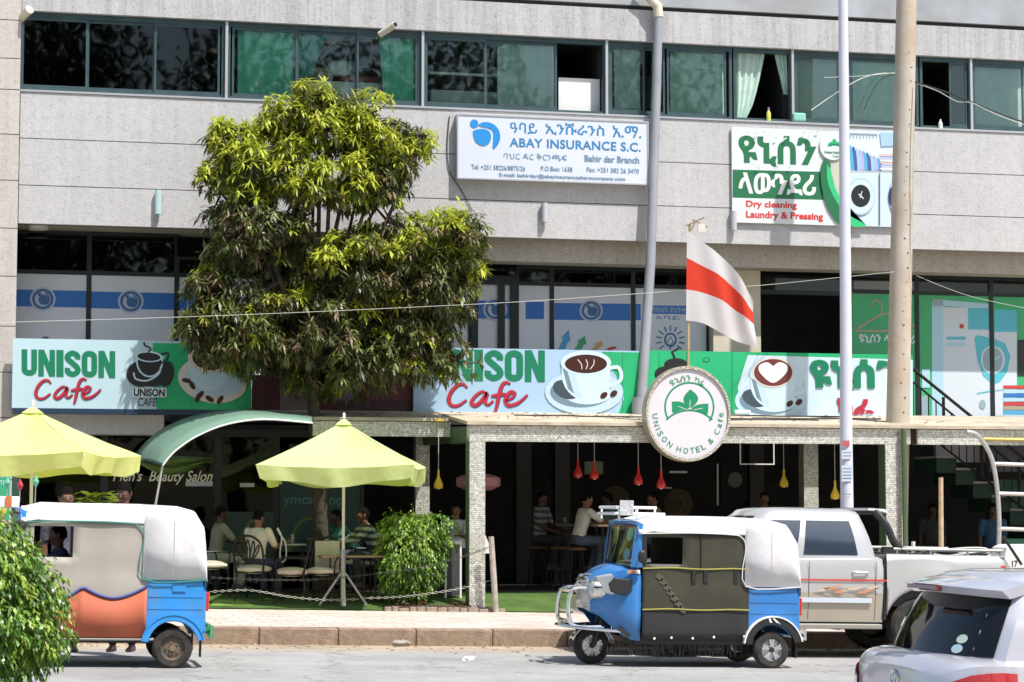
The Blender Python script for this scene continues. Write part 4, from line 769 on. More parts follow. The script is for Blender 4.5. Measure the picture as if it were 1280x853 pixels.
# ---- downpipe ----
Mpipe = mat('grey_pipe', (.30, .31, .34), .5, noise=(2, .12))
dp = thing('downpipe', (PXX(800, YB, 520), YB, P(800, 520, YB)[1]), 'grey rainwater downpipe leaning beside the insurance sign', 'pipe')
pts = [(*P(823, 18, YW-.13),), (*P(820, 120, YW-.13),), (*P(812, 330, YW-.2),), (*P(801, 520, YB-.15),)]
mb = MB(Mpipe); mb.tube([(pts[0][0], YW-.13, pts[0][1]), (pts[1][0], YW-.15, pts[1][1]), (pts[2][0], YW-.25, pts[2][1]), (pts[3][0], YB-.12, pts[3][1])], [.078, .08, .085, .088], 14); mb.build('pipe', dp, smooth=True)
mb = MB(mat('pipe_cream', (.60, .56, .44), .5)); A, B, D = P(823, 22, YW-.13), P(822, 8, YW-.13), P(812, -2, YW-.13); mb.tube([(A[0], YW-.13, A[1]), (B[0], YW-.13, B[1]), (D[0], YW-.12, D[1])], [.088, .088, .08], 14); mb.build('elbow', dp, smooth=True)
mb = MB(Mpipe); E = P(796, -12, YW-.13); mb.tube([(D[0], YW-.12, D[1]), (E[0], YW-.1, E[1])], .06, 12); mb.build('branch_pipe', dp, smooth=True)
x, z = P(616/1, 0, YB); mb = MB(Mpipe); A = P(799, 497, YB-.12); mb.tube([(A[0], YB-.12, A[1]), (A[0]-.01, YB-.12, P(799, 519, YB)[1])], .12, 14); mb.build('socket', dp, smooth=True)
A, B, D = P(918, 516, YB-.1), P(936, 516, YB-.1), P(938, 526, YB-.1)
mb = MB(Mcup); mb.tube([(A[0], YB-.1, A[1]), (B[0], YB-.1, B[1]), (D[0], YB-.1, D[1])], .05, 10); mb.build('pipe_elbow', smooth=True, label='short pale blue pipe elbow below the coffee cup on the right banner', cat='pipe')
# ---- small things on the wall ----
for px, py0, py1, mt, lb in ((197.5, 238, 268, mat('lamp_aqua', (.45, .62, .62), .4), 'pale aqua tube lamp fixed on the wall left of the mango tree'), (680.5, 254, 278, mat('lamp_grey', (.46, .47, .50), .4), 'small grey tube lamp fixed on the wall below the insurance sign'), (917, 264, 288, mat('lamp_grey', (.46, .47, .50), .4), 'grey tube lamp on the wall at the lower left corner of the laundry banner')):
    A, B = P(px, py1, YW-.06), P(px, py0, YW-.06); k = thing('wall_lamp', (A[0], YW, A[1]), lb, 'wall lamp', 'tube lamps on the wall')
    mb = MB(mt); mb.tube([(A[0], YW-.07, A[1]), (A[0], YW-.07, B[1])], .055, 14); mb.build('tube', k, smooth=True); mb = MB(Malu); mb.box(A[0]-.02, A[0]+.02, YW-.03, YW, A[1]+.08, B[1]-.08); mb.build('mount', k)
A, B = P(476, 42, YW-.25), P(492, 33, YW-.25); k = thing('cctv_camera', (A[0], YW, A[1]), 'cream cylindrical spotlight camera under the top band', 'camera')
mb = MB(mat('pipe_cream', (.6, .56, .44))); mb.tube([(A[0], YW-.15, A[1]), (B[0], YW-.35, B[1])], [.055, .06], 12); mb.build('body', k, smooth=True); mb = MB(Mblk); mb.tube([(B[0], YW-.352, B[1]), (B[0]+.01, YW-.37, B[1])], .04, 12); mb.build('lens', k)
mb = MB(Malu); mb.tube([(A[0]+.06, YW-.2, A[1]+.03), (A[0]+.06, YW-.02, A[1]+.12), (A[0]+.06, YW+.02, A[1]+.12)], .018, 6); mb.build('bracket', k)
A = P(24, 25, YW-.1); B = P(37, 12, YW-.3); mb = MB(mat('pipe_cream', (.6, .56, .44))); mb.tube([(A[0], YW-.05, A[1]), (B[0]-.05, YW-.22, B[1]-.04), (B[0], YW-.3, B[1])], [.06, .07, .075], 12); mb.build('pipe_stub', smooth=True, label='cream drain stub poking out at the top corner of the left pillar', cat='pipe')
# ---- poles ----
YP = 28.1; A = P(1059.5, 700, YP); xb = A[0]; zb = gz(xb)+KH; T = P(1053.5, -40, YP)
lp = thing('lamp_post', (xb, YP, zb), 'slender white painted lamp post with stickers in front of the cafe', 'lamp post')
Mlp = mat('post_white', (.66, .66, .74), .4, noise=(3, .05)); hT = T[1]
mb = MB(Mlp); mb.tube([(xb, YP, zb), (xb-.0, YP, zb+2.6), (xb+(T[0]-xb)*.45, YP, zb+4), (T[0], YP, hT)], [.095, .088, .082, .066], 12); mb.build('pole', lp, smooth=True)
mb = MB(mat('base_plate_grey', (.3, .3, .3), .6)); mb.box(xb-.2, xb+.2, YP-.2, YP+.2, zb, zb+.03); mb.build('base_plate', lp)
a = Art(YP-.097)
Mst = mat('sticker', (.55, .60, .68), .5)
for (x0, y0, x1, y1, m) in ((1053, 551, 1062, 558, mat('sticker_red', (.5, .1, .1))), (1052, 563, 1064, 574, Mst), (1052, 582, 1065, 602, Mst)): a.rect(x0, y0, x1, y1, m)
for y in (566, 570, 586, 590, 594, 598, 618): a.stroke([(1053, y), (1064, y)], .9, Mig)
a.build('sticker', lp)
YK2 = 33.3; A = P(1122, 540, YK2); T = P(1134, -40, YK2); xb = A[0]; zb = gz(xb)+KH
cp = thing('utility_pole', (xb, YK2, zb), 'thick weathered concrete utility pole rising through the canopy roof', 'pole')
Mcon = mat('weathered_concrete', (.50, .45, .38), .9, noise=(2, .15), bump=(14, .25), dirt=((.42, .28, .14), .9, .8))
h = 15; lean = (T[0]-A[0])/(T[1]-A[1]); px_ = lambda z: A[0]+lean*(z-A[1])
mb = MB(Mcon); mb.tube([(px_(z), YK2, z) for z in (zb-.2, A[1], 5, 7.5, T[1]+1)], [.20, .195, .185, .178, .165], 24); mb.build('pole', cp, smooth=60)
mb = MB(mat('collar_dark', (.05, .045, .04), .9)); mb.tube([(px_(z), YK2, z) for z in (A[1]-.02, A[1]+.11)], .203, 10); mb.build('collar', cp)
mb = MB(mat('pole_marks', (.10, .09, .08), .9)); rnd = random.Random(5)
for k in range(26):
    z = A[1]+.3+k*.24; x = px_(z)+rnd.uniform(-.05, .03); rz_0 = .195-.03*(z-A[1])/(T[1]-A[1]); yk_ = YK2-math.sqrt(rz_0**2-(x-px_(z))**2)*.997; mb.box(x, x+rnd.uniform(.015, .035), yk_-.003, yk_+.01, z, z+rnd.uniform(.008, .03))
mb.build('stencil_marks', cp)
mb = MB(Mgreenp); xg = PXX(1131, YC-.1, 600); mb.tube([(xg, YC-.09, gz(xg)+KH), (xg, YC-.09, zFT-.02)], .045, 8); mb.build('downpipe', label='thin dark green pipe standing against the right canopy column', cat='pipe')
# ---- overhead wires ----
Mwire = mat('wire_pale', (.62, .60, .55), .6); Mwireb = mat('wire_black', (.03, .03, .03), .6)
def wire(pts, r, mt, label, Y0, Y1):
    n_ = len(pts); out = []
    for i, p in enumerate(pts): Y = Y0+(Y1-Y0)*i/(n_-1); x, z = P(*p, Y); out.append((x, Y, z))
    mb = MB(mt); mb.tube(bez(out, 6), r, 5); mb.build('wire', label=label, cat='wire')
wire([(-60, 405), (150, 399), (320, 393), (500, 385), (640, 378), (760, 370), (857, 363), (950, 357), (1050, 347), (1118, 340)],   .0032, Mwire, 'pale wire sagging across the mango tree to the concrete pole', 31.8, 33.1)
wire([(1146, 345), (1175, 357), (1205, 368), (1240, 377), (1330, 395)],   .0032, Mwire, 'pale wire dropping right from the concrete pole past the green film', 33.1, 33.0)
wire([(1118, 92), (1100, 92), (1080, 97), (1062, 106), (1040, 120), (1014, 138)], .006, Mwire, 'pale cable end drooping left from the concrete pole', 33.1, 32.2)
wire([(1118, 93), (1100, 93), (1085, 110), (1075, 135)],   .0032, Mwireb, 'thin black cable hooked down left of the concrete pole', 33.1, 33.0)
wire([(1118, 94), (1103, 98), (1092, 112), (1080, 138)], .008, Mwireb, 'second thin black cable hanging beside the first near the concrete pole', 33.15, 33.1)
wire([(1118, 91), (1090, 94), (1060, 96), (1030, 97)], .004, Mwire, 'faint level wire leading left from the concrete pole', 33.1, 32.0)
wire([(1144, 103), (1170, 111), (1200, 122), (1240, 138), (1330, 172)], .014, Mwireb, 'black bundled cable running down to the right from the concrete pole', 33.1, 31.5)
wire([(1144, 104), (1172, 114), (1196, 127), (1215, 129), (1250, 145), (1330, 174)], .006, Mwire, 'pale loose wire beside the black bundled cable', 33.1, 31.4)
# ================= green carpet, planting bed =================
Mturf = mat('green_turf_carpet', (.075, .14, .025), .95, noise=(3, .35), bump=(120, .8))
mb = MB(Mturf); x0, x1 = PXX(200, 32.5, 760), 19
N = 24
def turf(u, v):
    x = x0+(x1-x0)*u; y = 32.47+1.35*v; za = gz(x)+KH+.012; return (x, y, za+(FL+.01-za)*min(1, max(0, v*1.04-.0)) if v > 0 else za)
mb.grid(turf, N, 6); mb.build('turf_carpet', kind='structure', smooth=True)
mb = MB(mat('turf_pale', (.19, .30, .05), .95, noise=(5, .3)))  # lighter green patches laid over the carpet at the left
def tw(xa, xb, v0, v1):
    p = [turf((x-x0)/(x1-x0), v) for x, v in ((xa, v0), (xb, v0+.02), (xb-.2, v1), (xa+.1, v1-.05))]; mb.add([(a, b, c+.006) for a, b, c in p], [(0, 1, 2, 3)])
tw(PXX(262, 32.9, 750), PXX(318, 32.9, 750), .15, .6); tw(PXX(322, 33.2, 745), PXX(350, 33.2, 745), .55, .7)
mb.build('pale_turf', kind='structure')
Msoil = mat('garden_soil', (.09, .055, .035), .95, noise=(8, .4), bump=(25, 1))
bx0, bx1 = PXX(478, 32.6, 760), PXX(624, 32.6, 760)
mb = MB(Msoil); mb.grid(lambda u, v: (bx0+(bx1-bx0)*u, 32.42+.5*v, gz(bx0+(bx1-bx0)*u)+KH+.02+.06*math.sin(math.pi*u)**.3*math.sin(math.pi*v)+random.uniform(0, .02)), 30, 5); mb.build('planting_bed', kind='structure', smooth=True)
mb = MB(mat('edge_stone', (.30, .24, .19), .9, noise=(9, .3)))
x = bx0
while x < bx1:
    l = random.uniform(.10, .2); k = MB(mb.mats[0]); z = gz(x)+KH; k.box(x, x+l-.012, 32.36+random.uniform(-.01, .01), 32.45, z-.01, z+random.uniform(.04, .07)); k.build('edging_stone', label=None, kind='structure', bevel=.01); x += l
# ================= vegetation =================
def leaf(mb, p, d, l, w, droop=.4, up=Vector((0, 0, 1)), seg=2):
    d = d.normalized(); s_ = d.cross(up)
    if s_.length < .05: s_ = Vector((1, 0, 0))
    s_.normalize(); vs = []; q = Vector(p); dd = d.copy()
    ws = [.25, 1, .06] if seg == 2 else [.2, .9, .9, .05]
    for i in range(seg+1):
        hw = w/2*ws[i]; vs += [q-s_*hw, q+s_*hw]; dd = (dd+Vector((0, 0, -droop/seg))).normalized(); q = q+dd*l/seg
    mb.add(vs, [(2*i, 2*i+1, 2*i+3, 2*i+2) for i in range(seg)])
def rdir(rnd): 
    while 1:
        v = Vector((rnd.uniform(-1, 1), rnd.uniform(-1, 1), rnd.uniform(-1, 1)))
        if .05 < v.length < 1: return v.normalized()
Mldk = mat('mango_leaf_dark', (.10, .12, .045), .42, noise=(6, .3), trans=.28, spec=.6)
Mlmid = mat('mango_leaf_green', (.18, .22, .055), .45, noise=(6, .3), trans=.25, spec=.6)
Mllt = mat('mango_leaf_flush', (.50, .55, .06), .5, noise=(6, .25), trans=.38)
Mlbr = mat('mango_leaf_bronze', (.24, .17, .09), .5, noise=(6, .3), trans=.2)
Mbark = mat('mango_bark', (.07, .055, .042), .95, noise=(7, .4), bump=(12, 1))
def whorl(mb, rnd, p, out, n=12, l=.19, droop=.75):
    ax = (out+Vector((0, 0, .35))).normalized()
    t = ax.orthogonal().normalized(); b_ = ax.cross(t)
    for k in range(n):
        a = 2*math.pi*k/n+rnd.uniform(-.35, .35); e = rnd.uniform(-.1, .8); d = (t*math.cos(a)+b_*math.sin(a))+ax*e
        leaf(mb, Vector(p)+ax*rnd.uniform(-.06, .03)+d*.01, d, l*rnd.uniform(.7, 1.25), .042*rnd.uniform(.8, 1.2), droop*rnd.uniform(.6, 1.5))
rnd = random.Random(11); YT = 33.95
YTR = 34.65; tx, tz = PXX(402, YTR, 650), gz(PXX(402, YTR, 650))+KH
mango = thing('mango_tree', (tx, YTR, tz), 'dense mango tree with long drooping leaves and yellow green new growth', 'tree')
lobes = [(408, 160, 62, 38, 50), (312, 212, 50, 52, 45), (482, 188, 55, 36, 48), (395, 230, 125, 55, 60), (322, 300, 66, 62, 60), (286, 386, 52, 48, 45), (528, 312, 72, 42, 66), (455, 345, 95, 58, 76), (540, 372, 55, 50, 52), (400, 420, 118, 58, 72), (512, 440, 55, 44, 50), (322, 436, 62, 44, 50), (420, 474, 62, 30, 45), (262, 380, 30, 38, 30), (352, 150, 34, 26, 30), (575, 300, 28, 28, 35), (452, 146, 26, 22, 30), (268, 225, 18, 22, 22), (560, 450, 22, 26, 28), (250, 425, 22, 22, 24), (585, 350, 20, 30, 28), (395, 122, 26, 14, 24), (300, 165, 22, 16, 22), (525, 172, 18, 14, 22), (490, 225, 30, 24, 40), (450, 235, 40, 24, 45)]
tips = []
def pix(p): q = p-Vector((0, 0, CH)); return q.dot(RX)/q.dot(FW)*FPX+640, 426.5-q.dot(UP)/q.dot(FW)*FPX
for (cx_, cy_, rx_, ry_, rd) in lobes:
    c0 = P(cx_, cy_, YT); s_ = (P(cx_+100, cy_, YT)[0]-c0[0])/100; A = rx_*ry_
    for k in range(int(A/80)):
        d = rdir(rnd); r = rnd.uniform(.70, 1.0)
        if d.z < -.5: d.z *= .6
        cc_ = Vector((c0[0]+d.x*rx_*s_*r, YT+d.y*rd*s_*r, c0[1]+d.z*ry_*s_*r)); u, v = pix(cc_); fl_ = .18
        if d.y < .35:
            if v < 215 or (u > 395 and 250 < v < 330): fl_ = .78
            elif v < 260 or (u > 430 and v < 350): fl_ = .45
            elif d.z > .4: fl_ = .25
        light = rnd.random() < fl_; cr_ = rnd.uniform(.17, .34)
        for j in range(int(rnd.uniform(5, 9)*(cr_/.25)**1.5)+2):
            e = rdir(rnd)
            if e.z < -.2 and rnd.random() < .6: e.z = -e.z
            e2v = (e+d*.35).normalized(); p = cc_+Vector((e.x, e.y, e.z*.8))*cr_*rnd.uniform(.6, 1.05)
            if p.y > 35.05: p.y = 35.05-rnd.random()*.3
            u, v = pix(p)
            if ((u-402)/22)**2+((v-268)/18)**2 < 1 or ((u-478)/20)**2+((v-265)/16)**2 < 1 or ((u-552)/38)**2+((v-228)/30)**2 < 1 or ((u-352)/12)**2+((v-252)/12)**2 < 1: continue
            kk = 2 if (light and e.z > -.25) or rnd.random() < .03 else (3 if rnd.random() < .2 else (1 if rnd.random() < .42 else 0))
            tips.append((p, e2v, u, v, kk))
MT = [Mldk, Mlmid, Mllt, Mlbr]
tips.sort(key=lambda t: t[0].y)
clm = {}
for k in range(4):
    for v_ in range(3):
        mb = MB(MT[k]); whorl(mb, random.Random(50+k*5+v_), (0, 0, 0), Vector((.25, -.6, .6)), 13); clm[(k, v_)] = mb.mesh('leaf_cluster', fix=False)
crown = [MB(m) for m in (Mlmid,)]; cb = MB(*MT)
crown_o = None
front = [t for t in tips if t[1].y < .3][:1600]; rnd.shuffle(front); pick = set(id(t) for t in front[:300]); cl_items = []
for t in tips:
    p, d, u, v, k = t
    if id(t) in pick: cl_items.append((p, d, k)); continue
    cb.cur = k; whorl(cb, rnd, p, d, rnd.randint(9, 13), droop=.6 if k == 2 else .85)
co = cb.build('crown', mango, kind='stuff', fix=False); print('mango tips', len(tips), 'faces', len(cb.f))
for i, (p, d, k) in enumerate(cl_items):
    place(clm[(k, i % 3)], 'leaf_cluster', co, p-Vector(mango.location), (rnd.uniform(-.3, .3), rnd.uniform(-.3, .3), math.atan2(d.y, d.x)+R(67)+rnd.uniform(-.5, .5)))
mb = MB(Mbark); base = Vector((tx, YTR, tz)); fork = Vector((*P(388, 470, YT),)).to_3d(); fork = Vector((P(388, 455, YT)[0], YT, P(388, 455, YT)[1]))
mb.tube([base-Vector((0, 0, .2)), base+Vector((0, 0, .3)), (base+fork)/2+Vector((.06, 0, 0)), fork], [.20, .14, .12, .085], 10)
limbs = []
for (cx_, cy_, rx_, ry_, rd) in lobes:
    c0 = P(cx_, cy_, YT); e = Vector((c0[0], YT+rnd.uniform(-.3, .3), c0[1])); mid = fork.lerp(e, .5)+Vector((rnd.uniform(-.15, .15), rnd.uniform(-.2, .2), .1)); pts = bez([tuple(fork-Vector((0, 0, .1))), tuple(mid), tuple(e)], 5)
    mb.tube(pts, [.052-.034*i/(len(pts)-1) for i in range(len(pts))], 7); limbs += [Vector(p) for p in pts[3:]]
mb.build('trunk', mango, smooth=60)
mb = MB(Mbark)
for t in tips[::4]:
    p = t[0]; a_ = min(limbs, key=lambda q: (q-p).length); m_ = a_.lerp(p, .55)+Vector((0, 0, -.05)); mb.tube([a_, m_, p], [.022, .014, .007], 4)
mb.build('branches', mango, kind='stuff', fix=False)

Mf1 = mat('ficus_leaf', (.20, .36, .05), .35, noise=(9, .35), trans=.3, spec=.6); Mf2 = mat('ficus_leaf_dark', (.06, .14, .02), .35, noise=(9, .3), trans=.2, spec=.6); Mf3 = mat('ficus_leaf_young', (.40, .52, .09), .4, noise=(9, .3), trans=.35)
def ficus(name, label, cen, rx, ry, rz, n, ll, zg, rnd, trunk=.03, cat='shrub', extra=()):
    t = thing(name, (cen[0], cen[1], zg), label, cat); mb = MB(Mf1, Mf2, Mf3); mb2 = MB(Mbark)
    blobs = [(Vector(cen), rx, ry, rz, n)]+[(Vector(c), a, a, b, k) for c, a, b, k in extra]
    for c, a, b_, h, k in blobs:
        for i in range(k):
            d = rdir(rnd); lump = 1+.12*math.sin(d.x*7+c.x)+.1*math.sin(d.z*9+d.y*5); r = lump*rnd.choice((rnd.uniform(.9, 1.05), rnd.uniform(.55, 1)))
            p = c+Vector((d.x*a*r, d.y*b_*r, d.z*h*r)); out = (Vector((d.x, d.y, d.z*.5))+rdir(rnd)*.5); q = Vector(p); dd = Vector((out.x, out.y, out.z+.1)).normalized()
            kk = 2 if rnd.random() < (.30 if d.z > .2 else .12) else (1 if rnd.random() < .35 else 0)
            for j in range(8):
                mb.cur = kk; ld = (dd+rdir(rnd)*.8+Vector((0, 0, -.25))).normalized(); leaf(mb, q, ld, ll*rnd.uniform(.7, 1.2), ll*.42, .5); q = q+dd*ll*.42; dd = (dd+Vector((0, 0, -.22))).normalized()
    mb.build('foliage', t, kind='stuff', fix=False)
    for i in range(4):
        a = i*1.6; mb2.tube([(cen[0]+.03*math.cos(a), cen[1]+.03*math.sin(a), zg-.05), (cen[0]+.08*math.cos(a), cen[1]+.08*math.sin(a), (zg+cen[2])/2), (cen[0]+rx*.5*math.cos(a), cen[1]+ry*.5*math.sin(a), cen[2]+rz*.4)], [trunk, trunk*.8, trunk*.3], 6)
    mb2.build('stem', t); return t
rb = random.Random(21)
Yb = 32.95; c1 = P(512, 697, Yb); e1 = P(545, 655, Yb); e2_ = P(510, 660, Yb); e3 = P(552, 680, Yb)
ficus('ficus_shrub', 'bushy weeping fig shrub between the tables and the mosaic column', (c1[0], Yb, c1[1]), .46, .42, .62, 1700, .05, gz(c1[0])+KH+.03, rb, extra=[((e1[0], Yb, e1[1]), .24, .16, 170), ((e2_[0]-.1, Yb, e2_[1]), .25, .18, 170), ((e3[0], Yb, e3[1]), .15, .15, 60)])
Yf = 17.4; c1 = P(-22, 762, Yf); e1 = P(-8, 690, Yf); e2_ = P(40, 735, Yf)
ficus('roadside_bush', 'large leafy green bush in the foreground at the lower left', (c1[0], Yf, c1[1]), .50, .5, .60, 1500, .055, -.0, rb, .035, 'bush', [((e1[0], Yf, e1[1]), .2, .2, 220), ((e2_[0]-.06, Yf, e2_[1]), .22, .22, 240), ((P(30, 790, Yf)[0], Yf, P(30, 790, Yf)[1]), .25, .25, 260)])
mb = MB(mat('median_soil', (.2, .15, .1), .95, noise=(3, .3))); mb.box(-8, 2.0, 16.7, 18.2, -.2, -.0+.04); mb.build('median', kind='structure')
# pale broad leaved plant seen above the left rickshaw
Yp = 31.6; c1 = P(119, 622, Yp); zg = gz(c1[0])+KH
pt = thing('potted_plant', (c1[0], Yp, zg), 'broad leaved pale green plant behind the roof of the left rickshaw', 'plant'); mb = MB(Mf3, Mf1); rn = random.Random(4)
for k in range(70):
    a = rn.uniform(0, 6.3); e = rn.uniform(-.1, .8); mb.cur = int(rn.random() < .3); d = Vector((math.cos(a), math.sin(a), e)); leaf(mb, (c1[0]+rn.uniform(-.32, .32), Yp+rn.uniform(-.15, .15), c1[1]-.05+rn.uniform(-.08, .1)), d, rn.uniform(.14, .24), .13, .5, seg=3)
mb.build('foliage', pt, kind='stuff', fix=False); mb = MB(Mbark); mb.tube([(c1[0], Yp, zg+.3), (c1[0]+.03, Yp, zg+1.0), (c1[0], Yp, c1[1])], [.03, .025, .02], 7); mb.build('stem', pt)
mb = MB(mat('terracotta', (.35, .13, .07), .8, noise=(5, .2))); mb.lathe([(.001, 0), (.15, 0), (.21, .32), (.23, .32), (.23, .36), (.18, .36), (.17, .3), (.001, .3)], (c1[0], Yp, zg), 18); mb.build('pot', pt, smooth=True)
# flowers in the bed
fm = mat('flower_coral', (.62, .12, .09), .7); fw_ = mat('flower_cream', (.7, .6, .5), .7)
for i, (px, py, lb, mt) in enumerate(((505, 759, 'pale pink flowering tuft at the left end of the planting bed', fw_), (525, 752, 'red flowering plant below the fig shrub', fm), (573, 758, 'low red flowers just left of the mosaic column base', fm), (592, 758, 'low red flowers in front of the mosaic column base', fm))):
    d = ray(px, py); y = 32.62; x, z = P(px, py, y); zg = gz(x)+KH+.05; t = thing('flower', (x, y, zg), lb, 'flower'); rn = random.Random(i); mb = MB(mt); ml = MB(Mf2)
    for k in range(14):
        a = rn.uniform(0, 6.3); r = rn.uniform(.02, .12); q = Vector((x+r*math.cos(a), y+r*.5*math.sin(a), zg+rn.uniform(.02, .1)))
        for j in range(5): leaf(mb, q, Vector((math.cos(j*1.26), math.sin(j*1.26), .5)), .03, .025, .3)
        leaf(ml, (q.x, q.y, zg), Vector((math.cos(a), math.sin(a), .8)), .1, .02, .6)
    mb.build('bloom', t, kind='stuff', fix=False); ml.build('foliage', t, kind='stuff', fix=False)
# dark leaf litter in the bed
mb = MB(mat('litter_leaf', (.07, .04, .025), .9)); rn = random.Random(9)
for k in range(300):
    x = rn.uniform(bx0, bx1); y = rn.uniform(32.4, 32.9); z = gz(x)+KH+.07; leaf(mb, (x, y, z), rdir(rn)*Vector((1, 1, .3)), .06, .03, .2)
mb.build('bed_litter', kind='stuff', fix=False)
# tall trees over the road behind the viewer, mirrored in the window glass
Mtd = mat('street_tree_leaf', (.06, .09, .03), .5, noise=(2, .3)); rn = random.Random(33); cr = MB(Mtd)
for k in range(15000):
    d = rdir(rn); r = rn.uniform(.35, 1)*(1+.25*math.sin(d.x*5)*math.sin(d.z*6)); p = Vector((d.x*5.2*r, d.y*3.5*r, 12.5+d.z*8.5*r)); leaf(cr, p, rdir(rn), .40, .20, .3, seg=2)
crm = cr.mesh('crown', fix=False); tr = MB(Mbark); tr.tube([(0, 0, -.3), (.1, 0, 4), (0, .1, 9), (.4, 0, 15)], [.4, .3, .25, .1], 9)
for i in range(5):
    a = i*1.3; tr.tube([(0, 0, 6+i), (1.6*math.cos(a), 1.6*math.sin(a), 9+i), (3.2*math.cos(a), 2.4*math.sin(a), 11+i)], [.16, .1, .05], 6)
trm = tr.mesh('trunk')
for i, (x, y, s_, lb) in enumerate(((-6, -7, 1, 'tall street tree behind the viewer, farthest left'), (1, -8, 1.1, 'tall street tree behind the viewer, left of the road centre'), (8, -7.5, 1.0, 'tall street tree behind the viewer, right of the road centre'), (15, -8, 1.05, 'tall street tree behind the viewer, to the right'), (23, -8, 1.0, 'tall street tree far right behind the viewer'))):
    t = thing('street_tree', (x, y, road_z(x, y)), lb, 'tree', 'tall trees across the road'); o = place(crm, 'crown', t, (0, 0, 0), (0, 0, i*1.1), (s_,)*3); o['kind'] = 'stuff'; place(trm, 'trunk', t, (0, 0, 0), (0, 0, i), (s_,)*3)
# ================= vehicles =================
Mtyre = mat('tyre_rubber', (.022, .021, .02), .85, noise=(12, .3), dirt=((.15, .11, .08), 8, .5)); Mchr = mat('chrome', (.75, .75, .73), .12, metal=1); Mblkp = mat('black_plastic', (.018, .018, .018), .5); Mgal = mat('dull_steel', (.38, .37, .35), .45, metal=.7)
Mrimw = mat('wheel_cover_silver', (.55, .56, .58), .3, metal=.7); Msteelw = mat('rusty_steel_rim', (.16, .14, .11), .6, metal=.5, dirt=((.2, .1, .05), 8, .6)); Mhub = mat('hub_brown', (.2, .14, .08), .7)
def wheel(parent, x, y, r, w, side, cover='spoke'):
    """wheel with its axle along y at (x, y, r)"""
    c = (x, y, r); mb = MB(Mtyre); h = w/2; mb.lathe([(r*.58, -h*.8), (r*.62, -h), (r*.88, -h*1.0), (r*.985, -h*.72), (r, -h*.3), (r, h*.3), (r*.985, h*.72), (r*.88, h), (r*.62, h), (r*.58, h*.8)], c, 28, 'Y'); wh = mb.build('wheel', parent, smooth=30, local=True)
    s_ = side; f = y+s_*h*.75
    mb = MB(Mrimw if cover == 'spoke' else Msteelw); mb.lathe([(.001, s_*h*.35), (r*.2, s_*h*.5), (r*.5, s_*h*.25), (r*.6, s_*h*.85), (r*.64, s_*h*.9), (r*.62, -h*.8)], c, 24, 'Y')
    if cover == 'spoke':
        for k in range(5):
            a = k*2*math.pi/5+.3; ca, sa = math.cos(a), math.sin(a)
            for o_ in (-.12, .12): mb.bar((x+r*.12*ca, y+s_*h*.62, r+r*.12*sa), (x+r*.58*math.cos(a+o_*1.3), y+s_*h*.8, r+r*.58*math.sin(a+o_*1.3)), r*.12, h*.3, (0, 1, 0))
    mb.build('rim', wh, smooth=30, local=True)
    mb = MB(Mblkp if cover == 'spoke' else Mhub); mb.disc((x, y+s_*h*.72, r), r*.15, 12, 'Y', h*.3)
    for k in range(5): a = k*2*math.pi/5; mb.disc((x+r*.3*math.cos(a), y+s_*h*.5, r+r*.3*math.sin(a)), r*.05, 6, 'Y', h*.3)
    mb.build('hub', wh, local=True); return wh
def mir(mb, n0):                                  # mirror everything added since n0 across y=0
    pass
def plate(poly, y, th, side=1):                   # vertical side plate
    return (poly, y, y+th*side)
def arc2(cx, cz, r, a0, a1, n=12): return [(cx+r*math.cos(R(a0+(a1-a0)*i/n)), cz+r*math.sin(R(a0+(a1-a0)*i/n))) for i in range(n+1)]
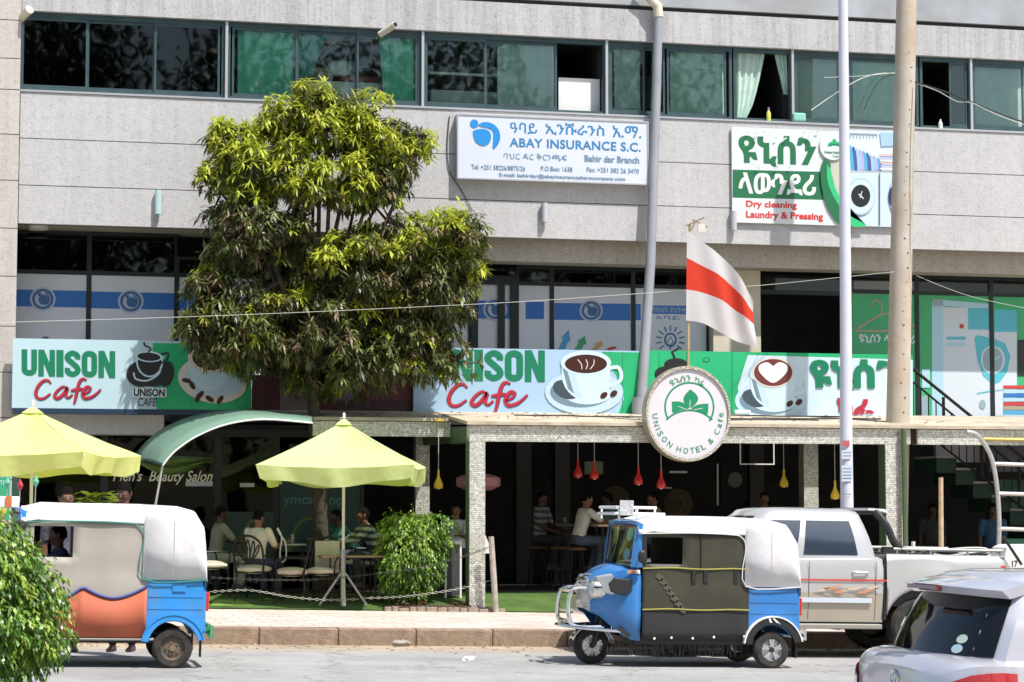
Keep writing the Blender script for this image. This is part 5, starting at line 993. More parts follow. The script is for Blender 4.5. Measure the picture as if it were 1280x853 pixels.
def rickshaw(name, label, loc, pal, left):
    t = thing(name, loc, label, 'rickshaw', 'three wheeled rickshaws on the road', rz=math.pi)
    W_ = .62; B = pal['blue']; cl_ = pal['canopy']
    bld_ = lambda mb, nm, par=t, **k: mb.build(nm, par, local=True, **k)
    # wheels: rear pair on the axle x=0, front on x=1.96
    wheel(t, 0, W_-.06, .21, .12, 1, pal['rim']); wheel(t, 0, -W_+.06, .21, .12, -1, pal['rim']); wheel(t, 1.96, 0, .21, .10, 1, pal['rim'])
    # floor pan and chassis
    mb = MB(Mblkp); mb.box(-.2, 1.62, -W_+.05, W_-.05, .26, .32); mb.box(-.1, .15, -.3, .3, .15, .3); mb.tube([(0, -.5, .21), (0, .5, .21)], .03, 8); mb.tube([(1.96, .09, .21), (1.86, .09, .5), (1.8, 0, .75)], .03, 8); mb.tube([(1.96, -.09, .21), (1.86, -.09, .5), (1.8, 0, .75)], .03, 8); bld_(mb, 'chassis')
    # rear body with wheel arches
    side = [(-.33, .40)]+[(-.235, .34)]+arc2(0, .235, .255, 155, 20, 12)+[(.285, .33), (.285, .93), (-.29, .93), (-.325, .70)]
    mb = MB(B)
    for s_ in (1, -1): mb.prism(side, s_*W_, s_*(W_-.02))
    mb.box(-.335, -.31, -W_+.02, W_-.02, .36, .93); mb.box(-.31, .26, -W_+.02, W_-.02, .90, .925)
    mb.box(.262, .282, -W_+.02, W_-.02, .33, .9)
    rb_ = bld_(mb, 'rear_body', bevel=.012)
    mb = MB(B); 
    for z0, z1 in ((.74, .755), (.615, .63)): mb.box(-.30, .27, W_, W_+.006, z0, z1); mb.box(-.30, .27, -W_-.006, -W_, z0, z1)
    bld_(mb, 'pressed_ridge', rb_)
    for s_ in (1, -1):
        a_ = arc2(0, .235, .262, 168, 8, 16); b_ = arc2(0, .235, .345 if pal['arch'] else .32, 168, 8, 16); mb = MB(pal['archm']); mb.prism(a_+b_[::-1], s_*(W_+.002), s_*(W_+.05)); ar = bld_(mb, 'wheel_arch', bevel=.006)
        mb = MB(Mwhite if pal['arch'] else B); c_ = arc2(0, .235, .36 if pal['arch'] else .335, 168, 8, 16); mb.prism(b_+c_[::-1], s_*(W_+.002), s_*(W_+.06)); bld_(mb, 'arch_trim', ar)
        if pal['arch']:
            mb = MB(Mwhite)
            for q_ in ([(.02, .52), (.05, .59), (.075, .59), (.045, .52)], [(-.03, .52), (.035, .59), (.01, .59), (-.055, .52)], [(-.08, .50), (-.035, .55), (-.06, .51)]): mb.prism(q_, s_*(W_+.051), s_*(W_+.054))
            bld_(mb, 'painted_mark', ar)
    # canopy of stretched cloth
    mb = MB(cl_); st = [(-.315, .0, .93), (-.30, .30, .93), (-.25, .52, .93), (-.12, .66, .93), (.05, .725, .93), (.33, .745, .93)]
    def ring(x, hi, lo, w_): 
        top = .96+hi; return [(x, w_, lo), (x, w_, (lo+top-.16)/2), (x, w_-.005, top-.16), (x, w_-.04, top-.07), (x, w_-.16, top-.015), (x, w_*.4, top), (x, 0, top+.008), (x, -w_*.4, top), (x, -w_+.16, top-.015), (x, -w_+.04, top-.07), (x, -w_+.005, top-.16), (x, -w_, (lo+top-.16)/2), (x, -w_, lo)]
    R1 = [ring(-.335, .02, .92, W_+.0), ring(-.325, .26, .92, W_+.012), ring(-.295, .53, .92, W_+.014), ring(-.20, .68, .92, W_+.014), ring(-.04, .72, .92, W_+.014), ring(.34, .735, .92, W_+.014)]
    mb.loft(R1, caps=False, close=False); mb.add([R1[0][i] for i in range(13)], [tuple(range(13))])
    sg = lambda x: .008*math.sin(x*9)
    R2 = [ring(x, .735+sg(x)-(.05 if x > 1.55 else 0), z, W_+.016) for x, z in ((.34, 1.49), (.345, 1.5), (.7, 1.515), (1.1, 1.52), (1.4, 1.52), (1.56, 1.51), (1.6, 1.535))]
    mb.loft(R2, caps=False, close=False); cn_ = bld_(mb, 'canopy', smooth=50, solid=.012)
    for s_ in (1, -1):
        ms_ = MB(mat('seam_grey', (.42, .41, .40), .8))
        for X_ in (.02, .33): ms_.tube([(X_, s_*(W_+.018), .93), (X_, s_*(W_+.02), 1.3), (X_, s_*(W_+.018), 1.54)], .004, 4)
        ms_.build('stitched_seam', cn_, local=True)
    for s_ in (1, -1):
        mb = MB(pal['piping']); y = s_*(W_+.026); mb.tube(bez([(-.33, y, .925), (.33, y, .925), (.335, y, 1.36), (.38, y, 1.47), (.5, y, 1.505), (1.0, y, 1.515), (1.56, y, 1.50)], 4), .007, 5); bld_(mb, 'canopy_piping')
    # side curtains
    for s_ in (1, -1):
        y = s_*(W_+.004)
        hx0, hx1, hz0, hz1 = pal['hole']
        def cp_(x, z): return (x, y+s_*(.006*math.sin(x*8+z*3)+.004*math.sin(z*17)), z)
        mb = MB(pal['side'])
        zs = pal['split']; xf = 1.56 if pal['long'] else 1.545
        def cuts(a, b_, st_, *mid):
            o_ = sorted([a, b_]+list(mid)); r_ = []
            for p_, q_ in zip(o_[:-1], o_[1:]): n_ = max(1, int((q_-p_)/st_)); r_ += [p_+(q_-p_)*i/n_ for i in range(n_)]
            return r_+[b_]
        gx = cuts(.285, xf, .08, hx0, hx1); gq = cuts(.32, 1.53, .08, zs, hz0, hz1)
        vs_ = [cp_(x_, z_) for z_ in gq for x_ in gx]; nx = len(gx)
        for lowp in (0, 1):
            mb.m(pal['low'] if lowp else pal['side']); fs_ = []
            for j in range(len(gq)-1):
                zm = (gq[j]+gq[j+1])/2
                if (zm < zs) != bool(lowp): continue
                for i in range(nx-1):
                    xm = (gx[i]+gx[i+1])/2
                    if hx0 < xm < hx1 and hz0 < zm < hz1: continue
                    fs_.append((j*nx+i, j*nx+i+1, (j+1)*nx+i+1, (j+1)*nx+i))
            mb.add(vs_, fs_)
        if pal['wave']:
            mb.m(pal['low']); wv = lambda x: .72+.13*(abs((x-.285)/.36-.95)/.95)**1.7 if x < .95 else .71+.16*max(0, 1-(x-.9)/.28)**1.6
            n_ = 40; o_ = [cp_(.285+(xf-.285)*i/n_, .32) for i in range(n_+1)]+[(.285+(xf-.285)*i/n_, y+s_*.014, wv(.285+(xf-.285)*i/n_)) for i in range(n_+1)]; o_ = [(a, y+s_*.014, c) for a, b, c in o_]
            mb.add(o_, [(i, i+1, n_+2+i, n_+1+i) for i in range(n_)])
        sc_ = bld_(mb, 'side_curtain', smooth=60, solid=.006)
        mb = MB(pal['trim'])
        if pal['wave']: mb.tube([(.285+(xf-.285)*i/30, y+s_*.02, wv(.285+(xf-.285)*i/30)+.006) for i in range(31)], .014, 6); 
        else:
            for z_ in (zs, 1.115): mb.tube([(.285+(xf-.285)*i/12, y+s_*.012, z_+.006*math.sin(i*.9)) for i in range(13)], .008, 5)
        bld_(mb, 'trim_cord', sc_)
        if not pal['wave']:
            mb = MB(Mblkp)
            for x_ in (.42, .78, .92): mb.box(x_, x_+.045, y+s_*.010, y+s_*.016, .96, 1.1)
            mb.box(1.505, 1.545, y+s_*.008, y+s_*.014, 1.16, 1.5)
            mb.tube([(.86, y+s_*.012, 1.50), (.862, y+s_*.012, 1.12)], .006, 5); bld_(mb, 'strap', sc_)
            mb = MB(Mwhite); [mb.disc((x_, y+s_*.012, z_), .014, 8, 'Y', .01) for x_, z_ in ((.34, .36), (.7, .35), (.95, .335), (1.2, .34), (1.4, .33))]; bld_(mb, 'snap_button', sc_)
            mb = MB(mat('olive_print', (.085, .08, .055), .6)); [mb.bar((1.33-k*.045, y+s_*.012, 1.04-k*.06), (1.36-k*.045, y+s_*.012, .99-k*.06), .09, .003, (0, 1, 0)) for k in range(7)]; bld_(mb, 'faded_print', sc_)
        if pal['low_bar']: mb = MB(mat('sill_grey', (.3, .28, .25), .6)); mb.tube([(.2, y, .30), (1.6, y, .30)], .016, 6); bld_(mb, 'sill_rail')
    # front cab: pillars, cowl, dash
    Mb = B; mb = MB(Mb); F = lambda x, y, z: (x, y, z)
    secs = [(1.56, .62, .30, 1.13), (1.66, .61, .31, 1.135), (1.76, .56, .36, 1.13), (1.86, .46, .46, 1.10), (1.96, .35, .56, 1.05), (2.05, .26, .60, .98), (2.10, .17, .64, .9)]
    def cow(x, w_, lo, hi): return [(x, w_*.97, lo), (x, w_, lo+(hi-lo)*.35), (x, w_, hi-.16), (x, w_-.03, hi-.05), (x, w_*.72, hi-.01), (x, w_*.3, hi+.015), (x, 0, hi+.02), (x, -w_*.3, hi+.015), (x, -w_*.72, hi-.01), (x, -w_+.03, hi-.05), (x, -w_, hi-.16), (x, -w_, lo+(hi-lo)*.35), (x, -w_*.97, lo)]
    rr2 = [cow(*s__) for s__ in secs]; k_ = 7 if left else 6; mb.loft(rr2[:k_], caps=False, close=False)
    if not left: mb.m(mat('silver_fairing', (.55, .56, .57), .3, metal=.5)).loft(rr2[5:7], caps=False, close=False)
    mb.add([rr2[-1][i] for i in range(13)], [tuple(range(13))]); cw = bld_(mb, 'front_cowl', smooth=40, solid=.01)
    mb = MB(Mb); 
    for s_ in (1, -1): mb.loft([[(1.545, s_*.625, 1.12), (1.60, s_*.625, 1.12), (1.68, s_*.585, 1.12), (1.62, s_*.57, 1.12)], [(1.545, s_*.615, 1.60), (1.585, s_*.615, 1.60), (1.62, s_*.575, 1.60), (1.58, s_*.56, 1.60)]])
    mb.loft([[(1.53, y_, 1.59), (1.60+.05*(1-(y_/.62)**2), y_, 1.585), (1.61+.05*(1-(y_/.62)**2), y_, 1.64), (1.53, y_, 1.665-.07*(abs(y_)/.61)**6)] for y_ in (-.60, -.4, 0, .4, .60)], caps=True); bld_(mb, 'windscreen_pillar', smooth=40)
    # windscreen, bowed forward
    def ws(u, v): y_ = (-.565+1.13*u)*(1-.03*v); k_ = 1-(y_/.6)**2; return (1.63+.13*k_*(1-v*.4)-.035*v, y_, 1.125+.46*v)
    mb = MB(glass('windscreen_glass', (.72, .80, .74), .6)); mb.grid(ws, 12, 6); wsn = bld_(mb, 'windscreen', smooth=60)
    mb = MB(Mblkp); mb.tube([ws(i/12, 0) for i in range(13)]+[ws(1, i/4) for i in range(1, 5)]+[ws(1-i/12, 1) for i in range(1, 13)]+[ws(0, 1-i/4) for i in range(1, 4)], .012, 6, closed=True); bld_(mb, 'rubber_seal', wsn)
    mb = MB(Mblkp); a_ = Vector(ws(.35, 0)); mb.tube([a_+Vector((.02, 0, -.01)), Vector(ws(.55, .55))+Vector((.012, 0, 0))], .007, 5); bld_(mb, 'wiper', wsn)
    for (u, v, r_, m_) in (((.88, .78, .075, mat('sticker_aqua', (.1, .5, .42), .5)), (.86, .3, .07, mat('sticker_sky', (.15, .42, .62), .5)), (.25, .16, .04, mat('sticker_lime', (.25, .6, .15), .5))) if not left else ()):
        c_ = Vector(ws(u, v)); mb = MB(m_); mb.add([Vector(ws(u+r_/1.13*math.cos(a*.5236), v+r_/.46*math.sin(a*.5236)))+Vector((-.008, 0, 0)) for a in range(12)], [tuple(range(12))]); bld_(mb, 'sticker', wsn)
    if not left:
        mb = MB(mat('fringe_orange', (.5, .2, .05), .8)); mb.grid(lambda u, v: tuple(Vector(ws(.02+.96*u, 1-.07*v))+Vector((-.01, 0, 0))), 20, 1); bld_(mb, 'screen_band', wsn)
    # dash, handlebar, seats
    mb = MB(Mblkp); mb.box(1.55, 1.72, -.5, .5, 1.0, 1.11); mb.tube([(1.45, -.3, 1.05), (1.52, 0, .98), (1.45, .3, 1.05)], .016, 7); mb.tube([(1.52, 0, .98), (1.7, 0, .5)], .03, 8); bld_(mb, 'handlebar')
    Mseat = mat('seat_vinyl_'+('white' if not left else 'dark'), (.6, .6, .58) if not left else (.05, .04, .04), .6); mb = MB(Mseat); mb.box(.95, 1.3, -.28, .28, .62, .72); mb.box(.93, 1.0, -.28, .28, .72, 1.0); bld_(mb, 'driver_seat', bevel=.03)
    mb = MB(Mseat); mb.box(.1, .55, -.55, .55, .6, .72); mb.box(.02, .14, -.55, .55, .72, 1.2); bld_(mb, 'passenger_seat', bevel=.04)
    # head lamps, mudguard, bull bar
    mb = MB(pal['guard']); g = []
    for i in range(11):
        a = R(20+i*15); g.append([(1.96+.255*math.cos(a), y_, .21+.255*math.sin(a)+.0-abs(y_)*.25) for y_ in (-.10, -.07, 0, .07, .10)])
    mb.loft(g, caps=False, close=False); bld_(mb, 'mudguard', smooth=60, solid=.008)
    if not left:
        mb = MB(Mchr)
        for s_ in (1, -1):
            mb.tube(bez([(1.9, s_*.3, .44), (2.22, s_*.28, .44), (2.30, s_*.26, .56), (2.28, s_*.24, .8), (2.2, s_*.22, .86), (2.06, s_*.22, .86)], 4), .024, 8)
        for z_ in (.5, .62, .84): mb.tube([(2.27, -.25, z_), (2.33, 0, z_), (2.27, .25, z_)], .02, 8)
        mb.tube(bez([(1.75, -.55, .4), (2.1, -.42, .42), (2.32, -.2, .44), (2.35, 0, .44), (2.32, .2, .44), (2.1, .42, .42), (1.75, .55, .4)], 3), .02, 8); bb = bld_(mb, 'bull_bar', smooth=True)
        mb = MB(Mchr); 
        for z_ in (.9, .94, .98, 1.02): mb.tube([(2.12-(z_-.9)*.9, -.17, z_), (2.16-(z_-.9)*.9, 0, z_), (2.12-(z_-.9)*.9, .17, z_)], .011, 6)
        mb.lathe([(.001, .03), (.05, .03), (.06, 0)], (2.09, 0, .97), 14, 'X'); bld_(mb, 'grille', cw)
        for s_ in (1, -1):
            mb = MB(Mchr); mb.lathe([(.115, -.16), (.125, 0), (.115, .035), (.10, .04)], (2.02, s_*.30, .86), 20, 'X'); hl = bld_(mb, 'headlight', smooth=40)
            mb = MB(mat('lamp_clear', (.6, .62, .62), .1, metal=.3, coat=1)); mb.lathe([(.001, .06), (.06, .05), (.10, .03)], (2.02, s_*.30, .86), 18, 'X'); bld_(mb, 'lens', hl, smooth=True)
            mb = MB(Mblkp); mb.prism([(1.66, .98), (1.86, 1.0), (1.93, .93), (1.9, .84), (1.75, .80), (1.66, .86)], s_*.615 if False else s_*.56, s_*.626); bld_(mb, 'side_lamp_panel', cw, bevel=.01)
            mb = MB(mat('silver_fairing', (.55, .56, .57), .3, metal=.5)); mb.loft([[(1.82, s_*.50, .80), (1.98, s_*.40, .84), (2.02, s_*.38, 1.0), (1.85, s_*.50, 1.03)], [(1.84, s_*.44, .78), (2.0, s_*.28, .84), (2.02, s_*.25, 1.0), (1.86, s_*.42, 1.05)]]); bld_(mb, 'fairing', cw, bevel=.01)
        mb = MB(mat('cowl_sticker', (.5, .25, .15), .5)); mb.box(1.62, 1.72, .607, .613, 1.05, 1.09); mb.m(Mwhite).box(1.575, 1.62, .614, .622, 1.05, 1.09); bld_(mb, 'sticker', cw)
        mb = MB(Mblkp)
        for a_, b_ in (((1.80, .45), (1.68, .34)), ((1.76, .40), (1.58, .34))): mb.bar((a_[0], .56+.0, a_[1]), (b_[0], .60, b_[1]), .05, .004, (0, 1, 0))
        bld_(mb, 'flame_decal', cw)
        # tassels under the sill
        rn = random.Random(8); mb = MB(Mblkp)
        for s_ in (1, -1):
            for k in range(64):
                x_ = .35+1.35*k/64+rn.uniform(-.01, .01); h_ = rn.uniform(.08, .19); mb.bar((x_, s_*.55, .30), (x_+rn.uniform(-.01, .01), s_*.55, .30-h_), .011, .008, (1, 0, 0))
            mb.box(.35, 1.72, s_*.54, s_*.56, .285, .31)
        bld_(mb, 'tassel_fringe', kind='stuff')
        # roof rack with a small board
        mb = MB(Mwhite)
        for z_, x0_, x1_ in ((1.79, 1.32, 1.78), (1.72, 1.22, 1.80)):
            for s_ in (.38, -.38): mb.tube([(x0_, s_, z_), (x1_, s_, z_)], .017, 7)
        mb.tube([(1.78, -.38, 1.79), (1.78, .38, 1.79)], .017, 7); mb.tube([(1.80, -.38, 1.72), (1.80, .38, 1.72)], .017, 7)
        for x_ in (1.34, 1.55, 1.76):
            for s_ in (.38, -.38): mb.tube([(x_, s_, 1.66), (x_, s_, 1.79)], .013, 6)
        rk = bld_(mb, 'roof_rack', smooth=True); mb = MB(mat('rack_board', (.55, .55, .57), .6, noise=(40, .4))); mb.box(1.60, 1.76, .395, .41, 1.70, 1.87); bld_(mb, 'board', rk)
    else:
        mb = MB(Mchr); mb.tube(bez([(1.8, -.5, .4), (2.2, -.3, .42), (2.3, 0, .44), (2.2, .3, .42), (1.8, .5, .4)], 3), .02, 8); bld_(mb, 'bull_bar', smooth=True)
        for s_ in (1, -1): mb = MB(Mchr); mb.lathe([(.10, -.1), (.11, 0), (.001, .05)], (2.0, s_*.30, .86), 18, 'X'); bld_(mb, 'headlight', smooth=40)
        mb = MB(Mwhite); mb.box(1.62, 1.9, -.3, .3, 1.64, 1.76); rk = bld_(mb, 'roof_sign', bevel=.01)
        mb = MB(mat('ornament_orange', (.6, .15, .04), .6)); mb.box(1.70, 1.76, .301, .32, 1.65, 1.76); bld_(mb, 'orange_panel', rk)
        for x_, z_, m_ in ((1.86, 1.92, Mwhite), (1.75, 1.90, mat('ornament_green', (.1, .4, .25), .6)), (1.62, 1.88, Mred), (1.46, 1.92, mat('ornament_green', (.1, .4, .25), .6))):
            mb = MB(Mgal); mb.tube([(x_, .25, 1.70), (x_, .25, z_)], .006, 5); p_ = bld_(mb, 'ornament', rk if x_ > 1.5 else rk); mb = MB(m_); mb.lathe([(.001, -.07), (.035, 0), (.001, .07)], (x_, .25, z_), 8); bld_(mb, 'finial', p_) if False else None; mb.build('ornament', rk, local=True)
    # mirror
    for s_ in (1, -1):
        mb = MB(Mchr if left else Mblkp); mb.tube([(1.58, s_*.62, 1.22), (1.62, s_*.72, 1.25)], .01, 6); mi = bld_(mb, 'mirror_arm')
        mb = MB(Mblkp); mb.ell((1.58 if not left else 1.60, s_*.73, 1.24 if not left else 1.45), .055, .02, .075, 12, 8); bld_(mb, 'mirror', mi, smooth=True)
    # rear bumper, tail lamps, mud flap
    mb = MB(Mchr if not left else mat('bumper_green', (.08, .3, .12), .5)); mb.tube([(-.37, -.60, .42), (-.42, -.5, .42), (-.42, .5, .42), (-.37, .60, .42)], .022, 8); mb.tube([(-.37, -.60, .34), (-.42, -.5, .34), (-.42, .5, .34), (-.37, .60, .34)], .018, 8)
    for s_ in (-.6, -.3, .3, .6): mb.bar((-.40, s_, .32), (-.40, s_, .45), .03, .03, (1, 0, 0)); mb.bar((-.33, s_*.9, .4), (-.42, s_*.9, .4), .03, .03)
    bld_(mb, 'rear_bumper', smooth=True)
    for s_ in (1, -1):
        mb = MB(mat('tail_red', (.55, .02, .015), .25, coat=.6)); mb.box(-.365, -.33, s_*.44, s_*.60, .60, .80); tl = bld_(mb, 'tail_lamp', bevel=.01); mb = MB(mat('tail_orange', (.7, .2, .02), .3)); mb.box(-.372, -.365, s_*.46, s_*.58, .73, .79); bld_(mb, 'indicator', tl)
        mb = MB(Mblkp); mb.box(-.30, -.285, s_*.48, s_*.62, .12, .36); bld_(mb, 'mud_flap')
    if left: mb = MB(B); mb.box(-.12, .02, W_+.006, W_+.014, .80, .88); bld_(mb, 'filler_flap', rb_)
    return t
RB = mat('rickshaw_blue', (.035, .20, .52), .3, noise=(2.5, .12), coat=.5, dirt=((.10, .14, .20), 4, .3))
RB2 = mat('rickshaw_sky_blue', (.03, .27, .66), .35, noise=(2.5, .12), coat=.3, dirt=((.20, .21, .21), 4, .5))
Mvin = mat('canopy_white_vinyl', (.74, .72, .73), .55, noise=(2, .06), bump=(3, .6), dirt=((.45, .41, .36), 2.5, .45)); Mvin2 = mat('canopy_white_vinyl_dusty', (.72, .70, .70), .6, noise=(2, .08), bump=(3, .6), dirt=((.42, .38, .34), 2.2, .55))
def gtilt(t, X): t.rotation_euler = (0, R(-1.2) if abs(t.rotation_euler.z) > 1 else R(1.2), t.rotation_euler.z)
r1 = rickshaw('rickshaw', 'blue rickshaw with white roof and olive black side curtain, chrome front bars', (8.40, 24.08, gz(8.40)+.0), dict(blue=RB, canopy=Mvin, side=mat('curtain_olive', (.045, .041, .024), .6, noise=(3, .2), bump=(5, .3)), low=mat('curtain_black', (.022, .021, .021), .6, noise=(3, .2)), rim='spoke', arch=True, archm=Mblkp, piping=mat('piping_white', (.7, .7, .7)), hole=(1.08, 1.5, 1.16, 1.46), split=.655, long=False, wave=False, trim=mat('cord_yellow', (.36, .32, .07), .7), low_bar=False, guard=Mchr), False)
gtilt(r1, 8.4)
r2 = rickshaw('rickshaw', 'blue rickshaw with cream side panel and orange lower skirt, parked at the left', (1.62, 23.62, gz(1.62)+.0), dict(blue=RB2, canopy=Mvin2, side=mat('curtain_beige', (.40, .36, .31), .75, noise=(1.8, .12), bump=(3, .4)), low=mat('curtain_orange', (.50, .13, .065), .75, noise=(2, .18)), rim='steel', arch=False, archm=RB2, piping=mat('piping_green', (.05, .25, .2)), hole=(1.06, 1.46, 1.14, 1.46), split=.33, long=True, wave=True, trim=mat('cord_blue', (.06, .09, .28), .7), low_bar=True, guard=Mblkp), True)
gtilt(r2, 1.6)

# ---- motor cars: one smooth shell, greenhouse, glass ----
def shell(mb, xs, lo, up, hw, crown=.03, n=7, m=6, tum=.05, side=None):
    rings = []
    for x in xs:
        l, u, w_ = lo(x), up(x), hw(x); L_ = []
        for k in range(n+1):
            f = k/n; z = l+(u-l)*f; y = w_*(1-.06*(1-f)**2*1.0-tum*max(0, f-.55)**2*2.2)
            if k == n: y -= .02
            L_.append((x, y, z))
        T_ = [(x, (w_*(1-tum*.45)-.05)*math.cos(math.pi*(j)/(m)), u+.012+crown*math.sin(math.pi*j/m)) for j in range(0, m+1)]
        rings.append(L_+T_+[(a, -b, c) for a, b, c in L_[::-1]])
    mb.loft(rings, caps=False, close=False); N = len(rings[0]); mb.add(rings[0], [tuple(range(N))]); mb.add(rings[-1], [tuple(range(N))[::-1]])
def house(oB, oT, zb, zt, bow=.02):
    """returns S(i, t): point at outline position i (float) and height t"""
    N = len(oB)
    def S(i, t, off=0):
        i = i % N; a = int(i); f = i-a; b = (a+1) % N
        B_ = Vector(oB[a]).lerp(Vector(oB[b]), f); T_ = Vector(oT[a]).lerp(Vector(oT[b]), f); p = B_.lerp(T_, t); zb_ = zb(p.x) if callable(zb) else zb
        v = Vector((p.x, p.y, zb_+(zt-zb_)*t)); cen = Vector(((oB[0][0]+oB[N//2][0])/2, 0, v.z)); n_ = Vector((v.x-cen.x, (v.y)*3, 0)).normalized()
        return v+n_*(bow*math.sin(math.pi*t)+off)
    return S
def patch(mb, S, i0, i1, t0, t1, off=.006, nu=6, nv=4, skew=0, round_=0):
    def f(u, v):
        i = i0+(i1-i0)*u+(skew*(v) if skew else 0); return tuple(S(i, t0+(t1-t0)*v, off))
    mb.grid(f, nu, nv)
Mcarglass = mat('tinted_car_glass', (.006, .007, .008), .05, spec=.5); Mcarglass2 = mat('blue_tinted_glass', (.03, .045, .065), .05, spec=.8, coat=1)
Msil = mat('silver_white_paint', (.60, .60, .66), .25, metal=.3, coat=1, noise=(1.2, .04)); Msil2 = mat('silver_paint', (.54, .53, .52), .3, metal=.35, coat=1, noise=(1.2, .05)); Mtan = mat('pickup_gold_lower', (.46, .40, .31), .35, metal=.3, coat=.8, noise=(2, .08))
def lerpt(tab):
    def f(x):
        if x <= tab[0][0]: return tab[0][1]
        for (a, p), (b, q) in zip(tab[:-1], tab[1:]):
            if x <= b: return p+(q-p)*(x-a)/(b-a)
        return tab[-1][1]
    return f
def archlo(base, cs, r, zc):
    def f(x):
        z = base
        for c in cs:
            d = abs(x-c)
            if d < r: z = max(z, zc+math.sqrt(r*r-d*d))
        return z
    return f
def hatchback(label, loc, rz, paint):
    t = thing('hatchback', loc, label, 'car', rz=rz); b = lambda mb, nm, par=t, **k: mb.build(nm, par, local=True, **k)
    xs = sorted(set([0, .02, .06, .12, .2, .3, 1.2, 1.6, 2.0, 2.4, 2.7, 3.3, 3.45, 3.58, 3.68, 3.74, 3.78]+[.68+.34*math.cos(R(a)) for a in range(0, 181, 15)]+[3.14+.34*math.cos(R(a)) for a in range(0, 181, 15)]+[.339, 1.021, 2.799, 3.481]))
    lo = archlo(.2, (.68, 3.14), .34, .28); up = lerpt([(0, .90), (.06, .955), (.14, .99), (.6, 1.0), (2.3, .95), (2.75, .93), (3.2, .86), (3.6, .76), (3.78, .62)]); hw = lerpt([(0, .54), (.02, .62), (.06, .70), (.12, .765), (.2, .81), (.3, .835), (.7, .845), (3.1, .84), (3.45, .80), (3.6, .74), (3.7, .66), (3.78, .52)])
    mb = MB(paint); shell(mb, xs, lo, up, hw, crown=.035); bd = b(mb, 'body', smooth=38)
    oB = [(.13, 0), (.15, .32), (.20, .55), (.33, .73), (.9, .78), (1.9, .78), (2.55, .75), (2.85, .5), (2.95, 0), (2.85, -.5), (2.55, -.75), (1.9, -.78), (.9, -.78), (.33, -.73), (.20, -.55), (.15, -.32)]
    oT = [(.40, 0), (.41, .28), (.44, .46), (.54, .58), (.95, .61), (1.6, .61), (1.92, .58), (2.05, .38), (2.1, 0), (2.05, -.38), (1.92, -.58), (1.6, -.61), (.95, -.61), (.54, -.58), (.44, -.46), (.41, -.28)]
    S = house(oB, oT, .985, 1.44, .03); mb = MB(paint); N = len(oB)
    rings = [[tuple(S(i, tt)) for i in range(N)] for tt in (0, .2, .4, .6, .8, 1)]+[[(1.2+(x-1.2)*k, y*k, 1.44+h) for x, y in oT] for k, h in ((.93, .035), (.75, .058), (.4, .07), (.1, .075))]
    mb.loft(rings, caps=True); rf = b(mb, 'roof', smooth=42)
    mb = MB(Mcarglass); patch(mb, S, 13.35, 18.65, .10, .86, .008, 14, 4); b(mb, 'rear_window', rf, smooth=True)
    for s_, (a, c) in ((1, (4.1, 5.0)), (1, (5.1, 5.9)), (-1, (11.0, 11.9)), (-1, (10.1, 10.9))): mb = MB(Mcarglass); patch(mb, S, a, c, .08, .86, .008); b(mb, 'side_window', rf, smooth=True)
    mb = MB(Mcarglass); patch(mb, S, 6.5, 9.5, .05, .9, .008, 12, 4); b(mb, 'windscreen', rf, smooth=True)
    # roof spoiler with its dark underside lamp
    mb = MB(paint); rs_ = []
    for y_ in (-.62, -.5, -.3, 0, .3, .5, .62):
        xr = .17+.20*(abs(y_)/.62)**3; z_ = 1.415-.02*(y_/.62)**2; rs_.append([(xr, y_, z_), (xr+.12, y_, z_+.035), (.62, y_, 1.485-.03*(y_/.62)**2), (.62, y_, 1.41), (xr+.05, y_, z_-.045)])
    mb.loft(rs_, caps=True); sp_ = b(mb, 'spoiler', smooth=35)
    mb = MB(mat('brake_lamp_dark', (.22, .02, .02), .2, coat=1)); mb.loft([[(.158, y_, 1.385), (.165, y_, 1.408), (.2, y_, 1.40), (.2, y_, 1.375)] for y_ in (-.2, 0, .2)]); b(mb, 'brake_lamp', sp_)
    for s_ in (1, -1):
        mb = MB(mat('tail_lens', (.50, .02, .03), .15, coat=1)); pts = []
        syf = lambda x_, z_: hw(x_)*(1-.06*(1-(z_-lo(x_))/(up(x_)-lo(x_)))**2-.05*max(0, (z_-lo(x_))/(up(x_)-lo(x_))-.55)**2*2.2)
        mb.loft([[(x_-(.012 if x_ < .1 else .0), s_*(syf(x_, z0_+(z1_-z0_)*f)+.012), z0_+(z1_-z0_)*f) for f in (0, .25, .5, .75, 1)] for x_, z0_, z1_ in ((.0, .80, .86), (.02, .76, .875), (.06, .70, .905), (.12, .68, .94), (.2, .70, .955), (.28, .77, .96), (.36, .87, .955))], caps=False, close=False); tl = b(mb, 'tail_lamp', smooth=40)
        mb = MB(mat('lamp_clear', (.6, .6, .6))); mb.ell((.06, s_*.685, .80), .03, .03, .045, 10, 6); b(mb, 'reversing_lamp', tl, smooth=True)
        mb = MB(mat('lamp_clear', (.6, .6, .6))); mb.ell((3.60, s_*.62, .70), .12, .10, .07, 12, 8); b(mb, 'headlight', smooth=True)
        mb = MB(paint); mb.ell((2.45, s_*.93, 1.03), .07, .09, .06, 12, 8); b(mb, 'door_mirror', smooth=True)
    mb = MB(Mblkp); mb.tube([(.135, .02, .985), (.10, .02, 1.0), (.095, .02, 1.0)], .018, 8); mb.tube([(.11, .02, 1.0), (.2, -.3, 1.12)], .008, 5) if False else None; mb.box(.085, .12, -.02, .05, .975, 1.01); b(mb, 'wiper_cap')
    mb = MB(Mchr)
    for rx_, rz_, dy, dz in ((.063, .043, 0, 0), (.024, .042, 0, 0), (.046, .018, 0, .018)): mb.tube([(-.004+.004*math.cos(a), rx_*math.cos(a)+.0+dy, .875+rz_*math.sin(a)+dz) for a in [i*math.pi/10 for i in range(20)]], .0055, 5, closed=True)
    b(mb, 'emblem', smooth=True)
